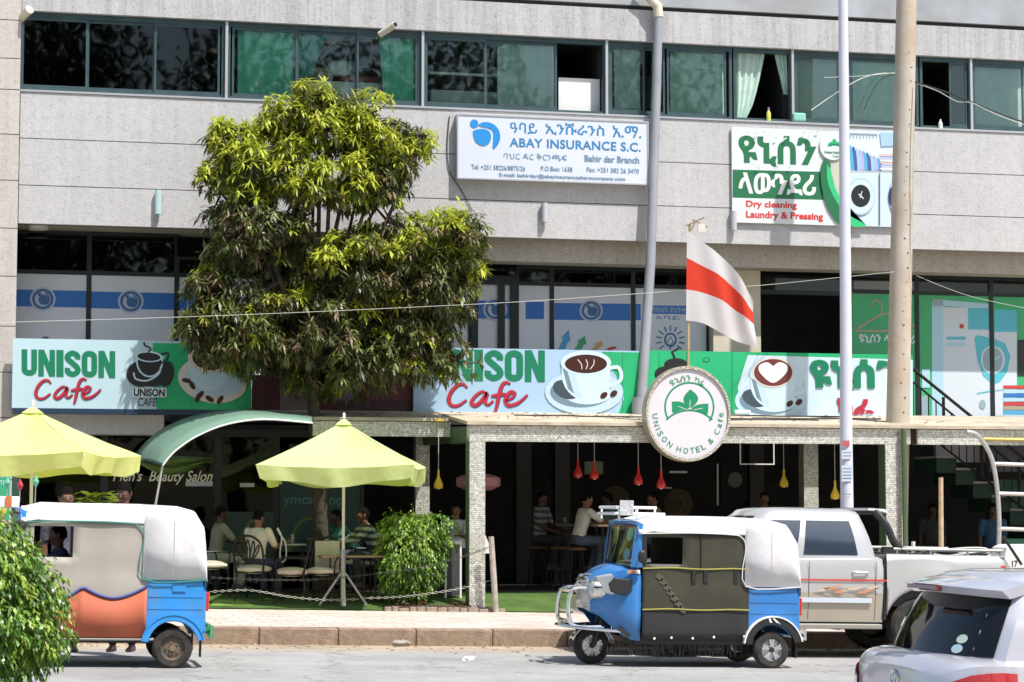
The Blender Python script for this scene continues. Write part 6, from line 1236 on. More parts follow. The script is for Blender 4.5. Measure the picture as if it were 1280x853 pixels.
    mb = MB(Mchr)
    text_mb(mb, 'Vitz', -.36, -.24, .80, .84, 0, Mchr, bold=.01); mb.v = [(-.001 if True else 0, a, c) for a, b_, c in mb.v]; b(mb, 'model_lettering')
    for y_, z_, m_ in ((-.44, 1.12, mat('window_sticker_pale', (.55, .66, .58), .5)), (-.40, 1.065, mat('window_sticker_blue', (.50, .68, .72), .5))):
        mb = MB(m_); i_ = 16+(-.44-y_)*0+(y_)/.32*1.0 if False else 14.55+(y_+.44)*1.2; tt = (z_-.985)/.455
        mb.add([tuple(S(i_+.22*math.cos(a*.5236), tt+.055*math.sin(a*.5236), .012)) for a in range(12)], [tuple(range(12))]); b(mb, 'window_sticker')
    for x_ in (.68, 3.14):
        for s_ in (1, -1): wheel(t, x_, s_*.74, .29, .17, s_)
    mb = MB(Mblkp); mb.box(.1, 3.7, -.7, .7, .18, .5); b(mb, 'underbody')
    mb = MB(Mblkp); mb.box(3.74, 3.785, -.4, .4, .35, .5); b(mb, 'grille'); mb = MB(Mblkp)
    for z_ in (0,): [mb.box(x_, x_+.006, s_*.838, s_*.846, .3, .95) for x_ in (1.1, 1.95, 2.75) for s_ in (1, -1)]
    b(mb, 'door_gap'); return t
h1 = hatchback('silver white hatchback with roof spoiler and dark rear window, nearest the camera', (4.93, 11.74, road_z(5, 11.7)), 0, Msil); h1.rotation_euler = (0, R(1.2), 0)
h2 = hatchback('white car of which only the bonnet corner shows at the lower left', (-3.72, 11.2, road_z(0, 11)-.05), 0, mat('white_car_paint', (.72, .72, .72), .25, coat=1))
def pickup(loc):
    t = thing('pickup_truck', loc, 'silver double cab pickup truck parked behind the olive sided rickshaw', 'pickup', rz=math.pi); b = lambda mb, nm, par=t, **k: mb.build(nm, par, local=True, **k)
    # local x: 0 at the tail, 5.2 at the nose; cab rear wall 1.65
    ar = [(.0)]; xsA = lambda c, r: [c+r*math.cos(R(a)) for a in range(0, 181, 12)]
    rw, fw_ = 1.15, 4.24; lo = archlo(.42, (rw, fw_), .46, .38); W_ = .87
    mb = MB(Msil2); xs_b = sorted(set([0, .03, .1, .5, 1.60]+[x for x in xsA(rw, .46)]+[rw-.461, min(1.6, rw+.461)])); xs_b = [x for x in xs_b if x <= 1.60]
    def side(mb, xs, lo, hi, w_):
        for s_ in (1, -1):
            rows = [[(x, s_*(w_(x)-.05*max(0, .5-f)**2*2+(.035*math.exp(-((x-rw)/.42)**4)*(1-f)**.5*(f < .8) if x < 1.7 else 0)), lo(x)+(hi(x)-lo(x))*f) for f in (0, .1, .25, .4, .55, .7, .85, 1)] for x in xs]; mb.loft(rows, caps=False, close=False)
    hi_b = lambda x: 1.26; w_b = lerpt([(0, .84), (.1, .865), (1.7, .87)]); side(mb, xs_b, lo, hi_b, w_b)
    for s_ in (1, -1): mb.box(.0, 1.6, s_*.80, s_*.865, 1.255, 1.27)
    mb.box(0, .05, -.84, .84, .55, 1.26); mb.box(1.55, 1.6, -.8, .8, .6, 1.26); bed = b(mb, 'bed', smooth=38, solid=.012)
    mb = MB(Mblkp); mb.box(.05, 1.6, -.80, .80, .62, .66); mb.box(.03, 1.6, .78, .80, .66, 1.27); mb.box(.03, 1.6, -.80, -.78, .66, 1.27); b(mb, 'bed_liner', bed)
    for s_ in (1, -1):
        mb = MB(Mgal); mb.tube([(.02, s_*.83, 1.335), (1.5, s_*.83, 1.335)], .022, 8)
        for x_ in (.05, .5, 1.0, 1.45): mb.tube([(x_, s_*.83, 1.26), (x_, s_*.83, 1.335)], .016, 6)
        b(mb, 'side_rail', bed, smooth=True)
    # cab lower body + bonnet
    xs = sorted(set([1.63, 1.66, 1.72, 2.2, 2.8, 3.3, 3.7, 4.7, 4.85, 4.98, 5.06, 5.10]+xsA(fw_, .46)+[fw_-.461, fw_+.461])); up = lerpt([(1.63, 1.20), (3.5, 1.17), (3.9, 1.13), (4.6, 1.08), (4.9, 1.0), (5.1, .85)]); hw = lerpt([(1.63, .855), (1.66, .87), (4.5, .87), (4.8, .84), (4.98, .77), (5.1, .62)])
    mb = MB(Msil2); shell(mb, xs, lo, up, hw, crown=.04); cb_ = b(mb, 'cab', smooth=38)
    # two-tone flank and door lines
    for s_ in (1, -1):
        mb = MB(Mtan); f_ = lambda x, z: (x, s_*(hw(x)*(1-.06*(1-(z-.42)/.76)**2)+.004), z)
        xt = [1.66, 1.8, 2.2, 2.8, 3.2, 3.6, fw_-.47]; mb.loft([[f_(x, z) for z in (.43, .55, .68, .78)] for x in xt], caps=False, close=False); b(mb, 'lower_flank', cb_, smooth=40)
    mb = MB(Mblkp)
    for s_ in (1, -1):
        for x_ in (1.74, 2.62, 3.62): mb.loft([[(x_, s_*(.872*(1-.06*(1-(z-.42)/.76)**2)+.004), z), (x_+.007, s_*(.872*(1-.06*(1-(z-.42)/.76)**2)+.004), z)] for z in (.45, .6, .8, 1.0, 1.17)], caps=False, close=False)
        mb.box(1.603, 1.628, s_*.80, s_*.855, .45, 1.22)
    b(mb, 'door_gap', cb_)
    mb = MB(Msil2)
    for s_ in (1, -1):
        for x_ in (1.95, 2.85): mb.tube([(x_-.1, s_*.868, 1.03), (x_-.08, s_*.90, 1.035), (x_+.08, s_*.90, 1.035), (x_+.1, s_*.868, 1.03)], .016, 8)
    b(mb, 'door_handle', cb_, smooth=True)
    # rubbing strip + running board
    mb = MB(mat('strip_pale', (.55, .60, .66), .35, coat=.5)); pass
    for s_ in (1, -1): mb = MB(mat('strip_pale', (0, 0, 0))); mb.box(1.80, 3.6, s_*.868, s_*.882, .66, .72); b(mb, 'rubbing_strip', cb_)
    mb = MB(mat('running_board', (.32, .30, .27), .5, metal=.4)); pass
    for s_ in (1, -1): mb = MB(mat('running_board', (0, 0, 0))); mb.box(1.68, 3.7, s_*.78, s_*.93, .34, .40); b(mb, 'running_board', bevel=.01)
    # flank decal: red line and flames
    mb = MB(mat('decal_red', (.55, .05, .04), .4)); mo = mat('decal_orange', (.62, .24, .10), .4); md = mat('decal_sand', (.60, .45, .30), .4)
    for s_ in (1, -1):
        mb = MB(); Y_ = s_*.879; mb.m(mat('decal_red', (0, 0, 0))); mb.prism([(3.6, .925), (1.0, .93), (.95, .955), (3.6, .94)], s_*.874, Y_)
        mb.prism([(1.30, .95), (.95, .955), (1.45, .78), (1.50, .90)], s_*.874, Y_+s_*.004)
        for (x_, z_, l_, m_) in ((2.45, .83, .28, mo), (2.32, .79, .22, mo), (2.15, .83, .3, md), (2.0, .79, .26, mo), (2.55, .81, .24, md), (1.88, .84, .2, md)): mb.m(m_); mb.prism([(x_, z_), (x_-l_, z_+.05), (x_-l_*.4, z_-.01), (x_-l_*.9, z_-.035)], s_*.874, Y_+s_*.002)
        b(mb, 'decal', cb_)
    # greenhouse
    oB = [(1.68, 0), (1.68, .45), (1.70, .76), (1.85, .80), (2.7, .80), (3.45, .80), (3.75, .74), (3.95, .4), (4.0, 0), (3.95, -.4), (3.75, -.74), (3.45, -.80), (2.7, -.80), (1.85, -.80), (1.70, -.76), (1.68, -.45)]
    oT = [(1.84, 0), (1.84, .38), (1.87, .58), (1.98, .62), (2.6, .63), (3.0, .62), (3.12, .58), (3.2, .35), (3.22, 0), (3.2, -.35), (3.12, -.58), (3.0, -.62), (2.6, -.63), (1.98, -.62), (1.87, -.58), (1.84, -.38)]
    S = house(oB, oT, 1.19, 1.76, .03); mb = MB(Msil2); rings = [[tuple(S(i, tt)) for i in range(16)] for tt in (0, .25, .5, .75, .93, 1)]+[[(2.5+(x-2.5)*k, y*k, 1.76+h) for x, y in oT] for k, h in ((.95, .03), (.8, .055), (.4, .07), (.1, .075))]
    mb.loft(rings, caps=True); rf = b(mb, 'roof', smooth=42)
    for (a, c) in ((3.12, 3.98), (4.12, 5.2), (12.02, 12.88), (10.8, 11.88)): mb = MB(Mcarglass2); patch(mb, S, a, c, .10, .84, .008, 8, 4); w_ = b(mb, 'side_window', rf, smooth=True)
    mb = MB(Mcarglass); patch(mb, S, 6.4, 9.6, .05, .92, .008, 12, 4); b(mb, 'windscreen', rf, smooth=True); mb = MB(Mcarglass); patch(mb, S, 14.6, 17.4, .2, .85, .008, 8, 4); b(mb, 'rear_window', rf, smooth=True)
    # roll bar behind the cab with a white wing
    mb = MB(Mblkp)
    for s_ in (1, -1): mb.tube(bez([(1.35, s_*.80, 1.30), (1.48, s_*.80, 1.42), (1.56, s_*.76, 1.62), (1.68, s_*.66, 1.80)], 4), .05, 8); mb.box(1.32, 1.62, s_*.74, s_*.84, 1.27, 1.36)
    mb.tube([(1.68, -.66, 1.80), (1.68, .66, 1.80)], .045, 8); rb_ = b(mb, 'roll_bar', smooth=40)
    mb = MB(Mwhite); mb.loft([[(1.50, y_, 1.775), (1.56, y_, 1.83), (1.78, y_, 1.835), (1.78, y_, 1.81), (1.6, y_, 1.80)] for y_ in (-.70, -.3, .3, .70)]); b(mb, 'wing', rb_)
    for x_, r_ in ((rw, .37), (fw_, .37)):
        for s_ in (1, -1): wheel(t, x_, s_*.72, r_, .24, s_, 'spoke' if x_ > 3 else 'steel')
    mb = MB(mat('tail_lens', (.5, .02, .03))); pass
    for s_ in (1, -1): mb = MB(mat('tail_lens', (0, 0, 0))); mb.box(-.01, .06, s_*.70, s_*.868, .85, 1.15); b(mb, 'tail_lamp', bevel=.01)
    mb = MB(Mchr); mb.box(-.12, .0, -.82, .82, .5, .62); b(mb, 'rear_bumper', bevel=.02); mb = MB(Msil2); mb.box(5.05, 5.22, -.78, .78, .42, .66); b(mb, 'front_bumper', bevel=.04)
    mb = MB(Mblkp); mb.box(.1, 5.0, -.6, .6, .34, .62); b(mb, 'chassis'); mb = MB(Mchr); mb.box(5.08, 5.13, -.45, .45, .72, .9); b(mb, 'grille'); mb = MB(mat('lamp_clear', (.6, .6, .6))); pass
    for s_ in (1, -1): mb = MB(mat('lamp_clear', (0, 0, 0))); mb.ell((4.98, s_*.66, .86), .1, .13, .08, 12, 8); b(mb, 'headlight', smooth=True)
    return t
pk = pickup((12.17, 26.20, gz(11)-.0)); pk.rotation_euler = (0, R(-1.2), math.pi)
# load lying in the truck bed
mb = MB(mat('cable_coil_pale', (.5, .5, .47), .6)); c_ = P(1200, 690, 26.2)
for k in range(4): mb.tube([(c_[0]+(.42-.02*k)*math.cos(a), 26.2+.3*math.sin(a), c_[1]-.10+.035*k+.05*math.sin(a+k)) for a in [i*math.pi/12 for i in range(24)]], .014, 5, closed=True)
mb.build('cable_coil', label='pale coil of cable lying on the pickup bed', cat='cable coil', smooth=True)
mb = MB(Mblkp); c_ = P(1140, 688, 26.2); rn = random.Random(2); pts = [(c_[0]-.9+i*.16, 26.1+rn.uniform(-.2, .2), c_[1]-.04+rn.uniform(-.03, .05)) for i in range(14)]
mb.tube(bez(pts, 3), .022, 6); mb.build('rope', label='black rope lying in a tangle along the pickup bed', cat='rope', smooth=True)
mb = MB(mat('bed_load', (.05, .05, .05), .9)); mb.box(10.75, 12.0, 25.6, 26.8, gz(11)+.66, gz(11)+1.22); mb.build('load_cover', label='dark covered load filling the pickup bed', cat='cover', bevel=.05)
# ================= parasols =================
def zgr(x, y):
    z = gz(x)
    if y < YK: return road_z(x, y)
    if y < 32.47: return z+KH
    a = z+KH+.012; return a+(FL+.01-a)*min(1, (y-32.47)/1.3)
def parasol(name, label, px, Y, rz, half, apy, eavey, mt, vent=True, base='legs'):
    x, za = P(px, apy, Y); ze = P(px, eavey, Y)[1]; zb = zgr(x, Y); t = thing(name, (x, Y, zb), label, 'parasol', 'yellow green cafe parasols', rz)
    za -= zb; ze -= zb; b = lambda mb, nm, par=t, **k: mb.build(nm, par, local=True, **k); cor = [(half, -half), (half, half), (-half, half), (-half, -half)]
    def edge(i, s): 
        a, c = cor[i], cor[(i+1) % 4]; m = math.sin(math.pi*s); k_ = 1-.035*m; return Vector(((a[0]*(1-s)+c[0]*s)*k_, (a[1]*(1-s)+c[1]*s)*k_, ze-.05*m))
    for i in range(4):
        mb = MB(mt)
        def f(u, v): e = edge(i, u); p = Vector((0, 0, za)).lerp(e, .02+.98*v); p.z -= (.09+.02*math.sin(i*3))*math.sin(math.pi*v)*math.sin(math.pi*u)+.10*v*(1-v)*.9+.012*math.sin(u*23+i)*math.sin(v*9)*v; return tuple(p)
        mb.grid(f, 14, 10)
        def g(u, v): e = edge(i, u); o = Vector((e.x, e.y, 0)).normalized(); return tuple(e+o*((.035*math.sin(u*math.pi*5+i*2)+.02*math.sin(u*math.pi*11+i))*v-.075*v)+Vector((0, 0, -(.25+.035*math.sin(u*math.pi*3+i)-.05*(2*u-1)**8)*v)))
        mb.grid(g, 24, 3); b(mb, 'canopy_panel', smooth=50, fix=True)
    mb = MB(mt); mb.lathe([(.17, za-.055), (.09, za+.0), (.03, za+.035), (.001, za+.04)], (0, 0, 0), 4, 'Z', R(45), R(405)); b(mb, 'vent_cap')
    mb = MB(Mwhite); mb.lathe([(.001, za+.14), (.025, za+.11), (.02, za+.08), (.03, za+.05)], (0, 0, 0), 10); b(mb, 'finial', smooth=True)
    mb = MB(mat('parasol_pole', (.66, .63, .56), .4, metal=.2)); mb.tube([(0, 0, 0), (0, 0, za)], .024, 10); b(mb, 'pole', smooth=True)
    for c in cor: mb = MB(mat('rib_grey', (.4, .4, .38), .5, metal=.4)); mb.bar((0, 0, za-.03), (c[0]*.98, c[1]*.98, ze-.02), .02, .015); mb.bar((0, 0, za-.85), (c[0]*.5, c[1]*.5, (za+ze)/2-.06), .015, .012); b(mb, 'rib')
    mb = MB(Mgal)
    if base == 'legs':
        mb.tube([(0, 0, .0), (0, 0, .85)], .04, 10)
        for a in (10, 100, 190, 280): mb.bar((.03*math.cos(R(a)), .03*math.sin(R(a)), .5), (.36*math.cos(R(a)), .36*math.sin(R(a)), .015), .045, .03)
    else: mb.lathe([(.001, 0), (.28, 0), (.28, .05), (.06, .09), (.05, .4), (.001, .4)], (0, 0, 0), 20)
    b(mb, 'base'); return t
Mpar = mat('parasol_lime', (.80, .88, .40), .75, trans=.36, noise=(1.5, .05), bump=(5, .8), tg=3.4); Mpar2 = mat('parasol_yellow', (.84, .88, .36), .75, trans=.36, noise=(1.5, .05), bump=(5, .8), tg=2.8)
parasol('parasol', 'lime parasol with white sunlit top in front of the mango trunk', 430, 32.75, R(-15), 1.17, 527, 583, Mpar)
parasol('parasol', 'yellow parasol at the left edge above the left rickshaw', 41, 31.3, R(-21.7), 1.2, 512, 568, Mpar2, base='disc')
# ================= furniture =================
Miron = mat('wrought_iron_black', (.018, .016, .015), .45, metal=.5); Mcush = mat('cushion_cream', (.62, .56, .42), .85, noise=(4, .1)); Mcush2 = mat('cushion_pink_cream', (.58, .46, .36), .85, noise=(4, .1)); Mtab = mat('table_brown', (.30, .19, .12), .45, noise=(3, .2)); Mwood = mat('pale_wood', (.55, .40, .24), .7, noise=(8, .25))
def chair(px, Y, rz, label, back=True, orn=True, cm=Mcush, sub=0):
    x = PXX(px, Y, 740); t = thing('cafe_chair', (x, Y, zgr(x, Y)), label, 'chair', 'wrought iron cafe chairs', rz); b = lambda mb, nm, par=t, **k: mb.build(nm, par, local=True, **k)
    for sx in (-1, 1):
        for sy in (-1, 1):
            mb = MB(Miron); mb.tube(bez([(sx*.20, sy*.21, .43), (sx*.22, sy*.22, .25), (sx*.20, sy*.20, .1), (sx*.235, sy*.23, .0)], 3), .013, 6); b(mb, 'leg')
    mb = MB(Miron); mb.tube([(.21, .22, .43), (.21, -.22, .43), (-.2, -.22, .43), (-.2, .22, .43)], .013, 6, closed=True); b(mb, 'seat_frame')
    mb = MB(cm); mb.ell((0, 0, .475), .26, .26, .075, 16, 8); mb.box(-.2, .21, -.21, .21, .445, .5); b(mb, 'seat', bevel=.02, smooth=True)
    mb = MB(Miron); mb.tube(bez([(-.20, -.22, .43), (-.25, -.24, .65), (-.29, -.21, .86), (-.30, -.1, .96), (-.30, 0, .985), (-.30, .1, .96), (-.29, .21, .86), (-.25, .24, .65), (-.20, .22, .43)], 5), .019, 6)
    if orn:
        for k in range(-2, 3):
            a = k*.36; mb.tube(bez([(-.235, .02*k, .58), (-.27, .20*math.sin(a)-.03, .75), (-.29, .27*math.sin(a), .60+.33*math.cos(a)), (-.27, .21*math.sin(a)+.03, .74), (-.235, .02*k, .58)], 4), .012, 5)
        mb.tube([(-.232, -.23, .56), (-.232, .23, .56)], .011, 6)
    b(mb, 'backrest', smooth=True)
    if back: mb = MB(cm); mb.loft([[(-.26-.03*(z-.5)+d_, y_, z) for y_, d_ in ((-.2, 0), (-.19, .05), (0, .075), (.19, .05), (.2, 0), (0, -.01))] for z in (.5, .53, .72, .9, .93)]); b(mb, 'back_cushion', bevel=.01, smooth=50)
    for s_ in (-1, 1): mb = MB(Miron); mb.tube(bez([(-.26, s_*.24, .68), (.0, s_*.27, .69), (.18, s_*.26, .67), (.22, s_*.24, .60), (.20, s_*.22, .44)], 4), .013, 6); b(mb, 'armrest', smooth=True)
    return t
chair(318, 33.2, R(62), 'wrought iron chair with scrolled back, carrying the man in the cream shirt', back=False)
chair(404, 33.05, R(248), 'iron chair with square cream back cushion left of the parasol pole')
chair(365, 32.95, R(165), 'low iron chair with pinkish cream seat cushion in front of the round table', back=False, orn=False, cm=Mcush2)
chair(452, 34.3, R(190), 'iron chair behind the brown table, right of the parasol pole')
chair(262, 33.6, R(20), 'iron chair half hidden behind the tail of the left rickshaw')
def table(px, py, Y, r, mt, label, sq=False, leg=Miron):
    x, z = P(px, py, Y); zb = zgr(x, Y); t = thing('cafe_table', (x, Y, zb), label, 'table'); z -= zb; b = lambda mb, nm, **k: mb.build(nm, t, local=True, **k)
    mb = MB(mt); mb.box(-r, r, -r*.6, r*.6, z-.03, z) if sq else mb.lathe([(.001, z-.025), (r, z-.025), (r, z), (.001, z)], (0, 0, 0), 28); b(mb, 'tabletop', bevel=.006)
    for a in range(4): c_, s_ = (1, 1, -1, -1)[a]*r*.75, (1, -1, -1, 1)[a]*(r*.45 if sq else r*.6); mb = MB(leg); mb.tube([(c_, s_, 0), (c_*.95, s_*.95, z-.03)], .013, 6); b(mb, 'leg')
    return t
table(363, 680, 33.7, .26, mat('table_grey', (.35, .35, .34), .4), 'round grey cafe table in front of the man in the cream shirt')
table(438, 694.5, 33.1, .48, Mtab, 'long brown table around the parasol pole', sq=True)
# glass and items on the round table
x, z = P(366, 679.5, 33.6); t = thing('drinking_glass', (x, 33.6, z), 'clear drinking glass standing on the round grey table', 'glass'); mb = MB(glass('tumbler', (.8, .85, .85), 3)); mb.lathe([(.001, 0), (.035, 0), (.04, .14), (.036, .14), (.031, .01)], (x, 33.6, z), 14); mb.build('tumbler', t, smooth=True)
mb = MB(mat('cable_white', (.7, .7, .7), .5)); pts = [P(px, py, 33.3) for px, py in ((347, 660), (352, 672), (350, 690), (351, 702), (357, 699), (357, 680), (350, 668), (346, 661))]; mb.tube(bez([(a, 33.3, c) for a, c in pts], 4), .011, 5); mb.build('lanyard', smooth=True, label='white cord looped in the hand of the man in the cream shirt', cat='cord')
# barrier posts and chains
def chainl(pts, Y0, Y1, label, mt, r=.018):
    out = []; n_ = len(pts)
    for i, p in enumerate(pts): Y = Y0+(Y1-Y0)*i/(n_-1); x, z = P(*p, Y); out.append((x, Y, z))
    o = bez(out, 10); mb = MB(mt)
    tot = [Vector(a) for a in o]; d = 0; L_ = .055; cur = tot[0]; k = 0; link = []
    i = 1
    while i < len(tot):
        if (tot[i]-cur).length < L_: i += 1; continue
        dr = (tot[i]-cur).normalized(); nx = cur+dr*L_; m = (cur+nx)/2; u = Vector((0, 0, 1)) if k % 2 else Vector((0, 1, 0)); u = (u-dr*u.dot(dr)).normalized()
        ring = [m+dr*(L_*.62*math.cos(a))+u*(r*.8*math.sin(a)) for a in [j*math.pi/4 for j in range(8)]]; mb.tube(ring, .0042, 4, closed=True); cur = nx; k += 1
    mb.build('chain', label=label, cat='chain', smooth=True)
Mch = mat('chain_pale', (.36, .35, .32), .5, metal=.4); Mchd = mat('chain_dark', (.05, .045, .04), .5, metal=.4)
chainl([(612, 684), (575, 697), (520, 711), (470, 717), (430, 722), (380, 725), (330, 725), (298, 724), (262, 722)], 32.4, 32.3, 'upper barrier chain sagging from the leaning wooden post toward the left rickshaw', Mchd)
chainl([(612, 726), (575, 736), (530, 743), (490, 747), (452, 748)], 32.42, 32.45, 'lower barrier chain from the wooden post toward the parasol foot', Mch)
chainl([(262, 740), (300, 738), (322, 739), (360, 746), (405, 750), (450, 749)], 32.35, 32.45, 'low pale chain lying along the carpet edge at the left', Mch)
chainl([(455, 690), (475, 702), (488, 715), (500, 722)], 33.0, 32.8, 'short pale chain hanging beside the fig shrub', Mch, .022)
def post(px0, py0, px1, py1, Y, r, mt, label, name='post', square=False, cat='post'):
    a, c = P(px0, py0, Y), P(px1, py1, Y); zb = zgr(c[0], Y); t = thing(name, (c[0], Y, zb), label, cat); mb = MB(mt)
    (mb.bar((c[0], Y, zb-.02), (a[0], Y, a[1]), r*2, r*2, (0, 1, 0)) if square else mb.tube([(c[0], Y, zb-.02), ((a[0]+c[0])/2, Y, (a[1]+zb)/2), (a[0], Y, a[1])], [r, r*1.05, r*.95], 9)); mb.build('shaft', t, smooth=30); return t
post(614, 671, 620, 765, 32.3, .045, mat('grey_wood', (.40, .36, .31), .85, noise=(9, .3)), 'leaning grey wooden barrier post right of the mosaic column')
post(455, 700, 455, 765, 32.9, .02, Miron, 'thin black barrier rod beside the parasol foot')
post(1176, 597, 1176, 720, 29.5, .036, Mwood, 'pale wooden stake standing behind the pickup bed')
post(1141.5, 677, 1141.5, 720, 29.3, .03, mat('stake_white', (.6, .6, .56), .6), 'short whitish stake behind the pickup bed')
post(97, 690, 97, 740, 31.8, .02, Miron, 'thin dark rod behind the left rickshaw')
# framed dark barrier panel beside the shrub
Yq = 33.35; x0, x1 = PXX(556, Yq, 700), PXX(577, Yq, 700); z0, z1 = zgr(x0, Yq), P(566, 676, Yq)[1]; t = thing('panel_stand', ((x0+x1)/2, Yq, z0), 'dark panel in a thin white frame between the shrub and mosaic column', 'board')
mb = MB(mat('panel_dark', (.05, .05, .055), .6)); mb.box(x0+.03, x1-.03, Yq, Yq+.02, z0+.04, z1-.06); mb.build('panel', t); mb = MB(Mwhite); mb.box(x0, x0+.03, Yq-.01, Yq+.03, z0, z1); mb.box(x1-.03, x1, Yq-.01, Yq+.03, z0, z1); mb.box(x0+.03, x1-.03, Yq-.01, Yq+.03, z1-.06, z1); mb.build('frame', t)
x, z = P(604, 692, 33.2); t = thing('cloth', (x, 33.2, z), 'white cloth corner hanging behind the mosaic column', 'cloth'); mb = MB(Mcushw); a = [P(*p, 33.2) for p in ((603, 660), (612, 682), (612, 692), (600, 692))]; mb.prism([p for p in a], 33.2, 33.23); mb.build('drape', t)
# ---- inside the cafe ----
for px, y0, y1, Y, col in ((722.5, 553, 588, 34.9, 'dim red'), (743, 553, 590, 34.5, 'red'), (798, 555, 597, 33.9, 'bright red'), (826.5, 556, 602, 33.5, 'red'), (548, 550, 602, 33.9, 'yellow'), (980, 557, 600, 34.9, 'dim yellow'), (1044, 558, 615, 33.3, 'yellow')):
    nm = {722.5: 'dim red pendant lamp, leftmost of the four red ones', 743: 'red pendant lamp in front of the pale notice', 798: 'bright red pendant lamp left of the round sign\'s foot', 826.5: 'red pendant lamp just under the round sign', 548: 'yellow pendant lamp left of the front mosaic column', 980: 'yellow pendant lamp beside the rear right mosaic column', 1044: 'large yellow pendant lamp left of the lamp post'}[px]
    x, z = P(px, y1+9, Y); zt_ = roofz(Y)-.08 if Y < 35 else 3.1; zt_ = max(zt_, z+.4); t = thing('pendant_lamp', (x, Y, z), nm, 'pendant lamp', 'pendant lamps in the cafe')
    c_ = mat('lamp_red', (.60, .02, .015), .3, coat=.5) if 'red' in col else mat('lamp_yellow', (.75, .50, .02), .35, coat=.4); s_ = 1.1
    mb = MB(c_); mb.lathe([(.058*s_, 0), (.07*s_, .03), (.066*s_, .08), (.035*s_, .15), (.018*s_, .2), (.017*s_, .30), (.001, .31)], (x, Y, z), 14); mb.lathe([(.055*s_, 0.002), (.03, .1), (.001, .12)], (x, Y, z), 14); mb.build('lamp_shade', t, smooth=50)
    mb = MB(mat('cord_white', (.5, .5, .46), .6)); mb.tube([(x, Y, z+.3), (x, Y, zt_)], .006, 5); mb.build('cord', t); mb = MB(c_); mb.disc((x, Y, zt_), .07, 12, 'Z', .03); mb.build('ceiling_cap', t)
    mb = MB(mat('bulb', (.7, .7, .65), .2)); mb.ell((x, Y, z+.02), .03, .03, .035, 8, 6); mb.build('bulb', t, smooth=True)
x, z = P(598, 603, 35.0); t = thing('pendant_lamp', (x, 35, z-.13), 'wide faceted pink lampshade behind the mosaic column', 'pendant lamp'); mb = MB(mat('shade_pink', (.62, .28, .30), .7, trans=.2, noise=(3, .15))); mb.lathe([(.22, -.13), (.37, -.06), (.37, .07), (.2, .13)], (x, 35, z), 8); mb.build('lamp_shade', t, solid=.01); mb = MB(Mwire); mb.tube([(x, 35, z+.1), (x, 35, 3.1)], .006, 5); mb.tube([(x-.3, 35, z+.1), (x+.3, 35, z+.1)], .01, 5); mb.build('cord', t)
def flat(name, px0, py0, px1, py1, Y, mt, label, cat, th=.02): return bx(name, px0, px1, py0, py1, Y, th, mt, label, cat, 0)
flat('notice', 731, 577, 754, 593, 38.2, mat('notice_paper', (.22, .30, .17), .7), 'pale green notice hanging behind the second red lamp', 'notice')
flat('strip_lamp', 837, 589, 859, 591.5, 38, Mwhite, 'short white strip light, upper one right of the red lamps', 'strip light'); flat('strip_lamp', 832, 609, 840, 611, 38, Mwhite, 'tiny white strip light, lower one right of the red lamps', 'strip light')
x, z = P(918.5, 600, 37.9); t = thing('wall_speaker', (x, 37.9, z-.14), 'round grey loudspeaker on a dark panel inside the cafe', 'loudspeaker'); mb = MB(Mdark); mb.box(x-.25, x+.25, 37.92, 38.0, z-.4, z+.3); mb.build('panel', t); mb = MB(mat('speaker_grey', (.12, .14, .12), .6)); mb.disc((x, 37.9, z), .14, 20, 'Y', .04); mb.build('cone', t, smooth=30); mb = MB(Mwhite); a, c = P(897, 580, 37.85), P(897, 632, 37.85); mb.bar((a[0], 37.85, a[1]), (c[0], 37.85, c[1]), .025, .02, (0, 1, 0)); mb.build('edge_strip', t)
x0, z0 = P(925, 581, 36.2); x1, z1 = P(968, 555, 36.2); t = thing('menu_frame', ((x0+x1)/2, 36.2, z0), 'thin white rectangular frame hanging from the ceiling right of the round sign', 'frame'); mb = MB(Mwhite); f = .02; mb.box(x0, x1, 36.2, 36.22, z0, z0+f); mb.box(x0, x0+f, 36.2, 36.22, z0+f, z1+.2); mb.box(x1-f, x1, 36.2, 36.22, z0+f, z1+.2); mb.build('frame_bar', t)
for i, (px, py, r) in enumerate(((770, 625, .24), (848, 630, .26))):
    x, z = P(px, py, 37.6); mb = MB(mat('wicker_brown', (.11, .08, .05), .85, noise=(30, .5), bump=(60, 1)))
    for k in range(8): mb.tube([(x+(r-.03*k)*math.cos(a), 37.6-.015*k, z+(r-.03*k)*math.sin(a)) for a in [j*math.pi/12 for j in range(24)]], .017, 5, closed=True)
    mb.disc((x, 37.62, z), r, 24, 'Y', .02); mb.build('wicker_disc', label=('round brown woven wall disc behind the man in the white shirt', 'round brown woven wall disc behind the man in the olive shirt')[i], cat='wall ornament')
